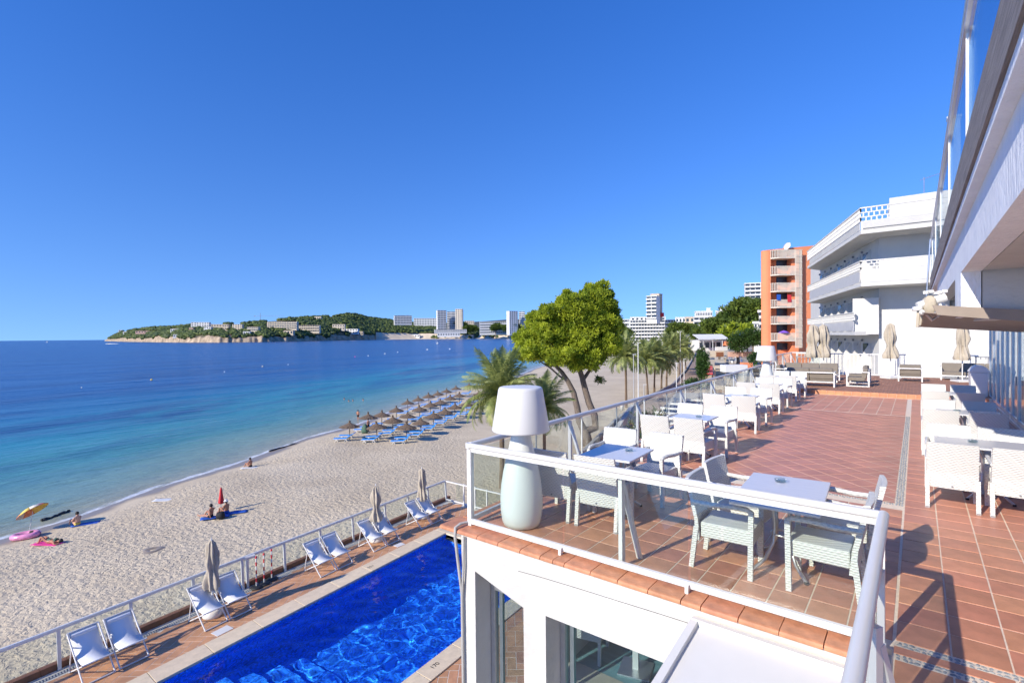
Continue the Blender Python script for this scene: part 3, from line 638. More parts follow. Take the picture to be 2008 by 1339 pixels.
# low glazed side of the corner bay
gs = MB()
for ya, yb in ((4.9, 7.35), (7.85, 10.35), (10.85, 13.3)): gs.add([(side(ya) + .14, ya, -.76), (side(yb) + .14, yb, -.76), (side(yb) + .14, yb, -5.45), (side(ya) + .14, ya, -5.45)], [(0, 1, 2, 3)])
gs.build('side_glass', 'glass_win', bld)
for ya, yb in ((4.86, 7.38), (7.82, 10.38)):
    fr = MB(); fr.bar((side(ya) + .14, ya, -5.4), (side(yb) + .14, yb, -5.4), .06, .1); fr.build('side_window_sill', 'white_metal', bld)
# rain/cable pipe at the corner
cb = MB(); cb.tube([(-4.30, 4.62, .03), (-4.34, 4.48, .035), (-4.325, 4.375, .02), (-4.315, 4.36, -.08), (-4.29, 4.375, -.35), (-4.235, 4.385, -.75), (-4.225, 4.385, -2.5), (-4.22, 4.385, -5.5)], .018, 8)
cb.tube([(-4.20, 4.39, -.06), (-4.205, 4.385, -.4), (-4.232, 4.385, -.8)], .014, 8)
cb.build('downpipe', 'grey_stone', bld)
cr_ = MB()
pp = [at(x, y, Y=WY - .001) for x, y in ((1016, 1119), (1060, 1131), (1130, 1152), (1200, 1174), (1290, 1202), (1400, 1237))]
cr_.tube(pp, .0028, 4); cr_.build('plaster_crack', 'dark', bld)
# white flat canopy fixed to the wall
cn = thing('canopy', 'white flat metal canopy fixed to the restaurant wall below the tiled edge', 'canopy', (-.9, 4.0, -.24))
q = MB(); q.box((0.05, -.45, -.03), (1.20, 1.62, .03), Matrix.Rotation(rad(7), 3, 'X')); q.build('panel', 'white_plastic', cn)
q = MB(); q.box((0.05, .365, .085), (1.30, .05, .10)); q.build('back_trim', 'white_metal', cn)
q = MB(); q.box((-.58, -.45, -.005), (.06, 1.66, .07), Matrix.Rotation(rad(7), 3, 'X')); q.build('side_trim', 'white_metal', cn)
q = MB(); q.box((.68, -.45, -.005), (.06, 1.66, .07), Matrix.Rotation(rad(7), 3, 'X')); q.build('side_trim', 'white_metal', cn)
for x, y in ((-.1, -.2), (.42, .05), (-.42, -.7), (.3, -.65)):
    q = MB(); q.cyl((x, y, -.012 + y * .122 + .04), (x, y, y * .122 + .05), .012, .008, 8); q.build('screw_cap', 'grey_metal', cn)

# ================================================================= POOL DECK
def lin(a, b, n): return [a + (b - a) * i / n for i in range(n + 1)]
CLo0, CLo1 = at(257.5, 1339, Z_DECK), at(869, 1028.4, Z_DECK); CLi0, CLi1 = at(309.4, 1339, Z_DECK), at(880, 1043, Z_DECK)
CRi0, CRi1 = at(783, 1339, Z_DECK), at(906, 1252, Z_DECK); CRo0, CRo1 = at(839.6, 1339, Z_DECK), at(984, 1223, Z_DECK)
def lx(a, b, y): return a.x + (b.x - a.x) * (y - a.y) / (b.y - a.y)
PY0, PY1 = -3.0, 14.3              # pool from behind the frame to the far end
WOFF = .62                         # coping width
def pl(y): return lx(CLi0, CLi1, y)
def pr(y): return lx(CRi0, CRi1, 8.5) + (y - 8.5) * -.075
def olx(y): return pl(y) - .60
def orx(y): return pr(y) + .52
R0, R1 = at(117, 1312, Z_DECK), at(862, 987, Z_DECK)
def rdx(y): return lx(R0, R1, y)
DY1 = 17.15
# slab with the pool cut out
dk = MB(); zt, zb_ = Z_DECK - .0045, Z_DECK - .45
def strip(xa, xb, y0, y1, n=1):
    ys = lin(y0, y1, n)
    for a, b in zip(ys[:-1], ys[1:]):
        q = [(xa(a), a), (xb(a), a), (xb(b), b), (xa(b), b)]; dk.add([(x, y, zt) for x, y in q] + [(x, y, zb_) for x, y in q], [(0, 1, 2, 3), (4, 7, 6, 5), (0, 4, 5, 1), (2, 6, 7, 3), (1, 5, 6, 2), (3, 7, 4, 0)])
strip(lambda y: rdx(y) - .25, olx, -4, PY1); strip(orx, lambda y: 2.2, -4, PY1); strip(lambda y: rdx(y) - .25, lambda y: 2.2, PY1, DY1 + .2); strip(olx, orx, -6, -4)
deck = struct(dk.build('pool_deck', 'grout_white'))
kw = MB()       # retaining wall down to the sand
kw.add([(rdx(-6) - .25, -6, Z_DECK - .012), (rdx(DY1) - .25, DY1 + .2, Z_DECK - .012), (rdx(DY1) - .25, DY1 + .2, -10.4), (rdx(-6) - .25, -6, -10.4), (3, DY1 + .2, Z_DECK - .012), (3, DY1 + .2, -10.4)], [(0, 3, 2, 1), (1, 2, 5, 4)])
struct(kw.build('retaining_wall', 'plaster_old'))
# herringbone-like bond: long clay tiles in a 45 degree basket
dt = tile_mesh('deck_tile', .436, .211, .02, .004, 'deck_tile'); ndt = 0; farm = MB(); cand = []
ang = rad(-6) + rad(45); ca, sa = math.cos(ang), math.sin(ang); u = .225
for i in range(-110, 110):
    for j in range(-110, 110):
        # herringbone lattice: pairs of perpendicular tiles, step (1,1) and (2,-2) in units
        for k in (0, 1):
            lxk = i * u * 1 + j * u * 2; lyk = i * u * 1 - j * u * 2
            if k == 0: cx_, cy_, r = lxk + u, lyk + u / 2, 0
            else: cx_, cy_, r = lxk + u * .5, lyk + u * 2.0 - u * 0, 90
            X_ = -12 + cx_ * ca - cy_ * sa; Y_ = 8 + cx_ * sa + cy_ * ca
            if not (1.0 < Y_ < DY1 - .05): continue
            inl = rdx(Y_) + .36 < X_ < olx(Y_) - .16 and Y_ < DY1 - .1; inr = orx(Y_) + .16 < X_ < side(max(Y_, 4.4)) - .05 and Y_ < PY1; inf = Y_ > PY1 + .75 and rdx(Y_) + .36 < X_ < -4.9
            if inl or inr or inf: cand.append((X_ * X_ + Y_ * Y_, X_, Y_, ang + rad(r)))
            else:
                R2 = Matrix.Rotation(ang + rad(r), 2); base_ = [tuple(Vector((X_, Y_)) + R2 @ Vector(p)) for p in ((-.218, -.1055), (.218, -.1055), (.218, .1055), (-.218, .1055))]
                for (fl_, fr_, ya, yb) in ((lambda y: rdx(y) + .33, lambda y: olx(y) - .005, 1, PY1 + .6), (lambda y: orx(y) + .005, lambda y: side(max(y, 4.4)) - .02, 4.43, PY1 + .6), (lambda y: rdx(y) + .33, lambda y: -4.85, PY1 + .61, DY1)):
                    poly = base_
                    for fn in (lambda p: p[0] - fl_(p[1]), lambda p: fr_(p[1]) - p[0], lambda p: p[1] - ya, lambda p: yb - p[1]):
                        out = []
                        for pa_, pb_ in zip(poly, poly[1:] + poly[:1]):
                            da, db = fn(pa_), fn(pb_)
                            if da >= 0: out.append(pa_)
                            if (da < 0) != (db < 0): tt = da / (da - db); out.append((pa_[0] + (pb_[0] - pa_[0]) * tt, pa_[1] + (pb_[1] - pa_[1]) * tt))
                        poly = out
                        if len(poly) < 3: break
                    if len(poly) >= 3: farm.add([(p[0], p[1], Z_DECK - .001) for p in poly], [tuple(range(len(poly)))])
cand.sort()
vis = [c for c in cand if c[2] > 3.2]; first = set(id(c) for c in vis[:290])
for c in cand:
    if id(c) in first: link(dt, 'tile', deck, (c[1], c[2], Z_DECK + rng.uniform(-.002, .001)), (0, 0, c[3]))
    else:
        R2 = Matrix.Rotation(c[3], 2); q = [Vector((c[1], c[2])) + R2 @ Vector(p) for p in ((-.218, -.1055), (.218, -.1055), (.218, .1055), (-.218, .1055))]; zz = Z_DECK - .001
        farm.add([(p.x, p.y, zz) for p in q] + [(p.x, p.y, Z_DECK - .0125) for p in q], [(0, 1, 2, 3), (4, 5, 1, 0), (5, 6, 2, 1), (6, 7, 3, 2), (7, 4, 0, 3)])
o = farm.build('tile_field', 'deck_tile_b', deck); o['kind'] = 'stuff'
# stone coping blocks
def block(poly, z0, z1, name, m, parent, bev=.008):
    c = sum((Vector((*p, 0)) for p in poly), Vector()) / len(poly); b = MB(); b.prism([(p[0] - c.x, p[1] - c.y) for p in poly], 'z', 0, z1 - z0)
    o = b.build(name, m, parent, bevel=bev); o.location = (c.x, c.y, z0); return o
ys = lin(-3.6, PY1, 14)
for a, b in zip(ys[:-1], ys[1:]):
    g_ = .006
    block([(olx(a), a + g_), (pl(a), a + g_), (pl(b), b - g_), (olx(b), b - g_)], Z_DECK - .03, Z_DECK + .035, 'coping_stone', 'coping', deck)
    block([(pr(a), a + g_), (orx(a), a + g_), (orx(b), b - g_), (pr(b), b - g_)], Z_DECK - .03, Z_DECK + .035, 'coping_stone', 'coping', deck)
xs = lin(olx(PY1), orx(PY1), 5)
for a, b in zip(xs[:-1], xs[1:]): block([(a + .006, PY1 + .006), (b - .006, PY1 + .006), (b - .006, PY1 + .6), (a + .006, PY1 + .6)], Z_DECK - .03, Z_DECK + .035, 'coping_stone', 'coping', deck)
# pool basin
ps = MB(); PB = Z_DECK - 1.9
def pv(x, y, z): return (x, y, z)
ps.add([(pl(PY0), PY0, Z_DECK - .031), (pl(PY1), PY1, Z_DECK - .031), (pr(PY1), PY1, Z_DECK - .031), (pr(PY0), PY0, Z_DECK - .031), (pl(PY0), PY0, PB + .5), (pl(PY1), PY1, PB), (pr(PY1), PY1, PB), (pr(PY0), PY0, PB + .5)],
       [(0, 1, 5, 4)[::-1], (1, 2, 6, 5)[::-1], (2, 3, 7, 6)[::-1], (3, 0, 4, 7)[::-1], (4, 5, 6, 7)[::-1]])
basin = struct(ps.build('pool_basin', 'mosaic'))
# wide underwater steps at the near end, slightly skewed
for k in range(5):
    st = MB(); y1 = 7.9 - k * .62; zt_ = PB + .12 + k * .24
    st.prism([(pl(y1 - .6) + .02, y1 - .62), (pr(y1) - .02, y1 - .62 + .25), (pr(y1) - .02, y1 + .25), (pl(y1) + .02, y1)], 'z', PB + .02, zt_); st.build('pool_step', 'mosaic', basin)
# water: real ripples so that sun and reflections behave
def watermat():
    m = bpy.data.materials.new('pool_water'); m.use_nodes = True; t = m.node_tree; N = t.nodes; L = t.links; N.clear()
    o = N.new('ShaderNodeOutputMaterial'); g = N.new('ShaderNodeBsdfGlass'); g.inputs['IOR'].default_value = 1.33; g.inputs['Roughness'].default_value = 0; g.inputs['Color'].default_value = (.90, .98, 1, 1)
    L.new(g.outputs[0], o.inputs[0]); return m
M['pool_water'] = watermat()
nx, ny = 110, 330; V = []; WZ = Z_DECK - .10
for j in range(ny + 1):
    y = PY0 + (PY1 - PY0) * j / ny; a, b = pl(y) + .002, pr(y) - .002
    for i in range(nx + 1):
        x = a + (b - a) * i / nx
        h = .027 * mnoise.noise(Vector((x * 1.1, y * 1.1, 0))) + .020 * mnoise.noise(Vector((x * 2.6, y * 2.6, 4))) + .0035 * mnoise.noise(Vector((x * 6, y * 6, 9)))
        V.append((x, y, WZ + h))
F = [(j * (nx + 1) + i, j * (nx + 1) + i + 1, (j + 1) * (nx + 1) + i + 1, (j + 1) * (nx + 1) + i) for j in range(ny) for i in range(nx)]
wt = struct(link(nmesh('pool_water', V, F, 'pool_water', True), 'pool_water'))
try:
    wt.cycles.is_caustics_caster = True; basin.cycles.is_caustics_receiver = True
    for c in basin.children: c.cycles.is_caustics_receiver = True
except Exception as e: print('caustics', e)
# ================================================================= BALUSTRADES ON THE TERRACE
def baluster(t, x, y, h, inward, wd=.045):
    """post with slanted brace; inward = unit vector to the terrace side"""
    q = MB(); q.bar((x, y, 0), (x, y, h - .03), wd, .05, up=inward); q.build('post', 'white_metal', t, world=True)
    q = MB(); i = Vector(inward); q.bar((x + i.x * .02, y + i.y * .02, h - .12), (x + i.x * .30, y + i.y * .30, .0), .035, .05, up=(-i.y, i.x, 0)); q.build('brace', 'white_metal', t, world=True)
    q = MB(); q.cyl((x + i.x * .024, y + i.y * .024, h - .17), (x + i.x * .05, y + i.y * .05, h - .17), .011, n=8); q.build('bolt', 'grey_metal', t, world=True)
HR = 1.0
# front (pool side) balustrade, runs along x
t = thing('glass_balustrade', 'white glass balustrade along the near edge above the restaurant wall', 'balustrade', (-2.2, 4.6, 0))
q = MB()
n = 12; prof = [(.036 * math.cos(a) * 1.25, .030 * math.sin(a)) for a in [2 * PI * k / n for k in range(n)]]
q.add([(x, 4.6 + p[0], HR - .03 + p[1]) for x in (-4.30, -.19) for p in prof], [(k, (k + 1) % n, n + (k + 1) % n, n + k) for k in range(n)], True); q.add([(-4.30, 4.6 + p[0], HR - .03 + p[1]) for p in prof], [tuple(range(n))])
q.cyl((-4.30, 4.60, HR - .06), (-4.30, 4.60, HR), .042, n=14); q.build('handrail', 'white_metal', t, world=True)
q = MB(); q.box((-2.23, 4.6, HR - .082), (4.06, .035, .045)); q.build('top_channel', 'white_metal', t, world=True)
q = MB(); q.box((-2.24, 4.575, .062), (4.07, .04, .055)); q.build('bottom_channel', 'white_metal', t, world=True)
for x in (-4.28, -.21):
    q = MB(); q.box((x, 4.6, .465), (.06, .06, .93)); q.build('corner_post', 'white_metal', t, world=True)
for a, b in ((-4.245, -2.955), (-2.93, -1.62), (-1.595, -.245)):
    q = MB(); q.box(((a + b) / 2, 4.6, .50), (b - a, .010, .83)); q.build('glass_pane', 'glass', t, world=True)
for x in (-2.943, -1.607): 
    q = MB(); q.box((x, 4.535, .03), (.03, .04, .085)); q.build('foot_bracket', 'white_metal', t, world=True)
for x in (-2.30, ): baluster(t, x, 4.66, HR - .06, (.18, .98, 0))
# near balustrade running back under the camera
t = thing('glass_balustrade', 'white balustrade with thick rounded rail running towards the viewer at the bottom right', 'balustrade', (-.19, 1.0, 0), group=None)
q = MB(); q.tube([(-.19, 4.60, HR - .03), (-.19, 2.5, HR - .03), (-.19, 1, HR - .03), (-.19, -3, HR - .03)], .037, 18); q.build('handrail', 'white_metal', t, world=True)
q = MB(); q.box((-.19, .8, .062), (.04, 7.4, .055)); q.build('bottom_channel', 'white_metal', t, world=True)
q = MB(); q.box((-.19, .8, HR - .09), (.03, 7.4, .04)); q.build('top_channel', 'white_metal', t, world=True)
for a, b in ((4.5, 3.62), (3.58, 2.3), (2.26, .9), (.86, -.6)):
    q = MB(); q.box((-.19, (a + b) / 2, .50), (.010, a - b, .80)); q.build('glass_pane', 'glass', t, world=True)
for y in (3.60, 2.28): 
    q = MB(); q.box((-.16, y, .48), (.035, .06, .92)); q.build('post', 'white_metal', t, world=True)
for y in (3.05, .6): baluster(t, -.16, y, HR - .10, (.5, .86, 0))
# long sea-side balustrade
t = thing('glass_balustrade', 'long white metal and clear glass balustrade receding along the sea side of the terrace', 'balustrade', (-4.7, 14, 0))
def rp(y, z, dx=0): return (railx(y) + dx, y, z)
q = MB(); q.tube([rp(4.62, HR - .03), rp(15, HR - .03), rp(26, HR - .03)], .036, 12); q.build('handrail', 'white_metal', t, world=True)
q = MB(); q.bar(rp(4.64, .062), rp(26, .062), .035, .05); q.build('bottom_channel', 'white_metal', t, world=True)
yy = 4.7; k = 0
while yy < 25.9:
    yb = min(yy + 1.40, 25.95); q = MB(); q.bar(rp(yy + .012, .50), rp(yb - .012, .50), .010, .82); q.build('glass_pane', 'glass', t, world=True)
    q = MB(); q.bar(rp(yb, .09, .0), rp(yb, HR - .05), .022, .012); q.build('joint_strip', 'grey_metal' if k % 2 == 0 else 'white_metal', t, world=True)
    if k % 2 == 1 or k == 0: baluster(t, railx(yy + .95) + .03, yy + .95, HR - .04, (1, 0, 0))
    yy = yb; k += 1
    
# higher glass screen round the far corner
t = thing('glass_screen', 'tall glass wind screen with white frame beyond the far lamp', 'screen', (-5.3, 28, .15))
q = MB()
for a, b in (((-5.2, 26.1), (-5.25, 30.7)), ((-5.25, 30.75), (-3.9, 30.95))):
    q.bar((*a, 1.28), (*b, 1.28), .05, .05); q.bar((*a, .2), (*b, .2), .04, .04)
for p in ((-5.2, 26.1), (-5.22, 28.4), (-5.25, 30.7)): q.bar((*p, 0), (*p, 1.28), .05, .05, up=(0, 1, 0)); q.bar((p[0], p[1], 1.2), (p[0] + .5, p[1], 0), .035, .035)
q.build('frame', 'white_metal', t, world=True)
q = MB(); q.bar((-5.2, 26.2, .74), (-5.25, 30.6, .74), .01, 1.0); q.bar((-5.2, 30.75, .74), (-3.95, 30.93, .74), .01, 1.0); q.build('glass_pane', 'glass', t, world=True)

# ================================================================= GIANT FLOOR LAMPS
def make_lamp(loc, label, s=1.):
    t = thing('giant_floor_lamp', label, 'lamp', loc, group='oversized white table-style lamps')
    q = MB(); pr_ = [(.0, 0), (.155, 0), (.185, .015), (.205, .07), (.222, .20), (.228, .34), (.220, .50), (.200, .66), (.172, .82), (.142, .96), (.118, 1.08), (.104, 1.18)]
    q.lathe([(r * (1.17 - .10 * z), z) for r, z in pr_], 40); q.build('lamp_base', 'lamp_body', t)
    q = MB(); q.cyl((0, 0, 1.16), (0, 0, 1.25), .04, n=12); q.build('stem', 'white_plastic', t)
    q = MB(); q.lathe([(.0, 1.175), (.33, 1.175), (.345, 1.178), (.352, 1.195), (.270, 1.690), (.262, 1.713), (.245, 1.723), (.19, 1.727), (0, 1.728)], 48); q.build('lamp_shade', 'lamp_white', t)
    t.scale = (s, s, s * .975); return t
l1 = make_lamp((-3.79, 4.98, 0), 'giant white lamp standing in the near corner of the glass balustrade')
l2 = make_lamp((-4.62, 22.0, .0), 'giant white lamp further off beside the sea-side rail and the lounge sofas', 1.08)

# ================================================================= WICKER CHAIRS
def make_chair():
    t = thing('wicker_armchair', 'x', 'chair', group='white wicker armchairs on the terrace')
    W, Dp, SH_, BH = .54, .54, .43, .87
    q = MB(); q.box((0, .02, SH_ - .055), (W - .09, Dp - .06, .15)); q.build('seat', 'wicker', t, bevel=.014)
    q = MB(); n = 7; V = []; x0 = W / 2 - .012
    for i, x in enumerate(np.linspace(-x0, x0, n)):
        c = .022 * (1 - (x / x0) ** 2)
        for z, y in ((SH_ - .16, -Dp / 2 + .035), (SH_ + .05, -Dp / 2 + .02), (BH - .06, -Dp / 2 - .055), (BH, -Dp / 2 - .068)):
            for th in (.016, -.022): V.append((x, y - c + th, z))
    fs = []
    for i in range(n - 1):
        o, p = i * 8, (i + 1) * 8
        for k in range(3): fs += [(o + 2 * k, p + 2 * k, p + 2 * k + 2, o + 2 * k + 2)[::-1], (o + 2 * k + 1, p + 2 * k + 1, p + 2 * k + 3, o + 2 * k + 3)]
        fs += [(o, p, p + 1, o + 1), (o + 6, o + 7, p + 7, p + 6)]
    for o in (0, (n - 1) * 8):
        for k in range(3): fs.append((o + 2 * k, o + 2 * k + 2, o + 2 * k + 3, o + 2 * k + 1))
    q.add(V, fs); q.build('backrest', 'wicker', t, bevel=.006)
    for s in (-1, 1):
        x = s * (W / 2 - .02)
        q = MB(); q.bar((x, -Dp / 2 - .03, -.0), (x, -Dp / 2 + .02, SH_ - .02), .045, .045, up=(0, 1, 0)); o = q.build('leg', 'wicker', t)
        q = MB(); q.bar((x, Dp / 2 - .03, 0), (x, Dp / 2 - .02, .63), .045, .045, up=(0, 1, 0)); q.build('leg', 'wicker', t)
        q = MB(); q.tube([(x, Dp / 2 - .005, .625), (x, Dp / 2 - .06, .655), (x, .08, .658), (x, -.10, .640), (x, -Dp / 2 - .035, .645)], [.022, .026, .027, .025, .022], 8); q.build('armrest', 'wicker', t)
        for yy in (-Dp / 2 - .03, Dp / 2 - .03): pass
    q = MB()
    for s in (-1, 1):
        for yy in (-Dp / 2 - .032, Dp / 2 - .03): q.box((s * (W / 2 - .02), yy, .008), (.040, .040, .018))
    q.build('foot_cap', 'grey_metal', t)
    q = MB(); q.cyl((0, -Dp / 2 + .012, SH_ - .125), (0, -Dp / 2 - .018, SH_ - .125), .012, n=8); q.build('badge', 'grey_metal', t)
    return t
proto = make_chair(); kids['wicker_armchair'] = list(proto.children); used = False
def put_chair(x, y, rz, label):
    global used
    if not used: o = proto; o.location = (x, y, 0); o.rotation_euler = (0, 0, rz); o['label'] = label; used = True
    else: o = dup(proto, (x, y, 0), rz, label)
    kids[o.name] = None; kids.pop(o.name, None) if o is not proto else kids.__setitem__('wicker_armchair', [c for c in proto.children])
    return o
j_ = lambda s=.03: random.uniform(-s, s)
# chair reference point is the seat centre; the back is at local -y
# table 1 (nearest)
put_chair(-1.47, 5.36, -PI / 2 + .04, 'white wicker armchair nearest the front glass, left side of the nearest table')
put_chair(-1.50, 6.05, -PI / 2 - .10, 'white wicker armchair at the far left corner of the nearest table')
put_chair(-.66, 5.38, PI / 2 + .0, 'white wicker armchair in the near right corner beside the rounded handrail')
put_chair(-.60, 6.08, PI / 2 + .06, 'white wicker armchair at the far right corner of the nearest table')
# table 2 beside the big lamp
put_chair(-3.62, 5.66, .02, 'shaded wicker armchair right beside the giant near lamp')
put_chair(-3.02, 5.68, .10, 'wicker armchair with its back to the front glass, second table from the lamp')
put_chair(-3.55, 6.88, PI + .08, 'wicker armchair facing the viewer across the lamp table, rail side')
put_chair(-2.88, 6.86, PI - .12, 'wicker armchair facing the viewer, second table from the lamp, open floor side')
ords = {3: 'third', 4: 'fourth', 5: 'fifth', 6: 'sixth'}
for k, yn, yf, xl, xr in ((3, 8.75, 10.62, -3.66, -3.02), (4, 12.65, 14.62, -3.80, -3.18), (5, 16.2, 18.3, -3.92, -3.34), (6, 19.5, 21.75, -4.05, -3.45)):
    for xx, sd_ in ((xl, 'rail side'), (xr, 'open floor side')):
        put_chair(xx + j_(), yn + .33 + j_(), j_(.08), f'wicker armchair seen from behind, {ords[k]} table along the sea rail, {sd_}')
        put_chair(xx + j_(), yf - .33 + j_(), PI + j_(.08), f'wicker armchair facing the viewer, {ords[k]} table along the sea rail, {sd_}')
ordr = {1: 'nearest', 2: 'middle', 3: 'farthest'}
for k, yn, yf in ((1, 8.64, 10.42), (2, 12.25, 14.12), (3, 16.04, 18.25)):
    for xx, sd_ in ((.36, 'left'), (.99, 'right')):
        put_chair(xx + j_(.015), yn + .34, j_(.03), f'wicker armchair seen from behind, {ordr[k]} right-hand table, {sd_} one')
        put_chair(xx + j_(.015), yf - .34, PI + j_(.03), f'wicker armchair facing the viewer, {ordr[k]} right-hand table, {sd_} one')
# ================================================================= TABLES
def make_table(loc, rz, label, wx=.72, wy=.72, double=False):
    t = thing('cafe_table', label, 'table', loc, rz, group='white cafe tables on the terrace')
    q = MB(); q.box((0, 0, .735), (wx, wy, .026)); q.build('tabletop', 'tabletop', t, bevel=.006)
    q = MB(); q.box((0, 0, .715), (wx * .5, wy * .5, .012)); q.build('top_plate', 'grey_metal', t)
    for a in (45, 135, 225, 315):
        c, s = math.cos(rad(a)), math.sin(rad(a)); ex = 1.25 if double else 1.
        pts = [(c * .17, s * .17, .71), (c * .10, s * .10, .58), (c * .085, s * .085, .42), (c * .10, s * .10, .25), (c * .19, s * .19 * ex, .10), (c * .33, s * .33 * ex, .012)]
        q = MB(); q.tube(pts, .017, 8); q.build('leg', 'alu', t)
        q = MB(); q.cyl((c * .33, s * .33 * ex, 0), (c * .33, s * .33 * ex, .025), .02, n=8); q.build('foot', 'dark', t)
    q = MB(); q.tube([(.1 * math.cos(a), .1 * math.sin(a), .33) for a in np.linspace(0, 2 * PI, 17)], .010, 6, False); q.build('ring', 'alu', t)
    return t
def ashtray(loc, label):
    t = thing('ashtray', label, 'ashtray', loc, group='glass ashtrays on the tables'); q = MB()
    q.lathe([(0, .0), (.048, .0), (.055, .012), (.056, .034), (.048, .034), (.044, .012), (0, .010)], 20); q.build('bowl', 'glass_win', t)
    q = MB()
    for a in (0, 2.1, 4.2): q.box((.051 * math.cos(a), .051 * math.sin(a), .036), (.012, .012, .006))
    q.build('rest', 'alu', t)
make_table((-1.04, 5.62, 0), .05, 'rectangular white cafe table nearest the viewer with an ashtray', .74, 1.2, True); ashtray((-1.12, 5.95, .748), 'round glass ashtray on the nearest table')
make_table((-3.13, 6.22, 0), .05, 'white cafe table half in the shade of the giant lamp', .70, .84); ashtray((-3.02, 6.35, .748), 'glass ashtray on the table shaded by the lamp')
for k, y, x in ((3, 9.70, -3.30), (4, 13.65, -3.45), (5, 17.25, -3.58), (6, 20.6, -3.72)):
    make_table((x, y, 0), j_(.04), f'{ords[k]} white cafe table along the sea rail, chairs on both sides'); ashtray((x + .1, y, .748), f'ashtray on the {ords[k]} table along the sea rail')
for k, y in ((1, 9.60), (2, 13.2), (3, 17.15)):
    make_table((.78, y, 0), 0, f'{ordr[k]} white cafe table in the right-hand row by the glass doors', 1.15 if k == 1 else .95, .74); ashtray((.62, y + .05, .748), f'ashtray on the {ordr[k]} table of the right-hand row')

# ---- dining room under the terrace, seen through the wide window
IZ = -2.45; pt_ = at(1247, 1312, IZ)
t = thing('dining_table', 'indoor white pedestal table with a square steel foot seen through the wide restaurant window', 'table', (pt_.x, pt_.y, IZ), .25)
q = MB(); q.box((0, 0, .735), (.8, .8, .03)); q.build('tabletop', 'tabletop', t); q = MB(); q.box((0, 0, .37), (.08, .08, .70)); q.build('pedestal', 'white_metal', t); q = MB(); q.box((0, 0, .012), (.44, .44, .022)); q.build('foot_plate', 'alu', t, bevel=.004)
for dx, dy, rz, lab in ((-.75, -.05, -PI / 2, 'indoor white chair left of the pedestal table behind the restaurant window'), (.05, .80, PI, 'indoor white chair on the far side of the pedestal table behind the restaurant window'), (.78, .10, PI / 2, 'indoor white chair right of the pedestal table behind the restaurant window'), (-.95, 1.5, 2.2, 'indoor white chair standing deeper in the restaurant near the low side wall')):
    o = put_chair(pt_.x + dx, pt_.y + dy, rz + .25, lab); o.location.z = IZ

# ================================================================= LOUNGE AREA
ZL = .15
lg = MB(); lg.prism([(railx(22.4), 22.43), (FAC_X + .5, 22.43), (6, 31.5), (-5.3, 31.5), (-5.25, 26)], 'z', -.5, ZL - .012); lounge = struct(lg.build('lounge_floor', 'grout_white'))
pv_ = MB(); pb = 0
for j in range(86):
    y = 22.56 + j * .105
    for i in range(46):
        x = -5.0 + i * .205 + (.1 if j % 2 else 0)
        if x < railx(min(y, 26)) + .15 or x > 4.2 or y > 31.3: continue
        z_ = ZL + rng.uniform(-.003, .001); pv_.add([(x - .094, y - .045, z_), (x + .094, y - .045, z_), (x + .094, y + .045, z_), (x - .094, y + .045, z_), (x - .094, y - .045, z_ - .011), (x + .094, y - .045, z_ - .011)], [(0, 1, 2, 3), (4, 5, 1, 0)])
o = pv_.build('paver_field', 'brick', lounge); o['kind'] = 'stuff'
bme = MB(); bme.box((0, 0, 0), (.255, .10, .06)); bme = bme.mesh('step_brick', 'terra_rim'); bm2 = MB(); bm2.box((0, 0, 0), (.255, .02, .10)); bm2 = bm2.mesh('riser_tile', 'terra_rim')
x = railx(22.4) + .15
while x < 1.9: link(bme, 'step_brick', lounge, (x, 22.47, ZL - .028 + rng.uniform(-.003, .002)), (0, 0, rng.uniform(-.01, .01))); link(bm2, 'riser_tile', lounge, (x, 22.415, .05)); x += .264
# sofas and armchairs: white frame, taupe cushions.  Front of the seat is local +y.
def sofa(name, label, loc, rz, W, cat, grp='white framed lounge seats with taupe cushions', D_=.78):
    t = thing(name, label, cat, loc, rz, grp)
    q = MB(); H1 = .60
    for s in (-1, 1):
        x = s * (W / 2 - .025)
        q2 = MB(); q2.box((x, -D_ / 2 + .025, H1 / 2), (.05, .05, H1)); q2.box((x, D_ / 2 - .025, H1 / 2), (.05, .05, H1)); q2.box((x, 0, H1 - .02), (.05, D_ - .1, .04)); q2.box((x, 0, .02), (.05, D_ - .1, .04)); q2.build('side_frame', 'white_metal', t)
    for y in (-D_ / 2 + .025, D_ / 2 - .025): q.box((0, y, .20), (W - .1, .05, .05))
    q.box((0, -D_ / 2 + .025, H1 - .025), (W - .1, .05, .05)); q.build('frame', 'white_metal', t)
    n = max(1, round(W / .75)); w_ = (W - .11) / n
    for i in range(n):
        x = -W / 2 + .055 + w_ * (i + .5)
        q = MB(); q.box((x, .06, .30), (w_ - .015, D_ - .18, .15)); q.build('seat_cushion', 'taupe', t, bevel=.025)
        q = MB(); q.box((x, -D_ / 2 + .16, .53), (w_ - .015, .16, .42), Matrix.Rotation(rad(9), 3, 'X')); q.build('back_cushion', 'taupe', t, bevel=.03)
    return t
sofa('lounge_sofa', 'taupe sofa seen from behind at the brick step beyond the white tables', (-3.42, 24.1, ZL), .05, 1.75, 'sofa')
sofa('lounge_sofa', 'long taupe sofa facing the viewer near the pair of closed parasols', (-3.9, 27.6, ZL), PI + .12, 2.3, 'sofa')
sofa('lounge_armchair', 'lounge armchair turned side-on to the left at the front of the brick area', (-1.85, 25.0, ZL), PI / 2 + .03, .78, 'armchair')
sofa('lounge_armchair', 'lounge armchair side-on just behind another one, mid brick area', (-1.95, 26.7, ZL), PI / 2 - .05, .78, 'armchair')
sofa('lounge_armchair', 'lone lounge armchair seen from behind right of the middle parasol', (-.22, 28.6, ZL), .02, .86, 'armchair')
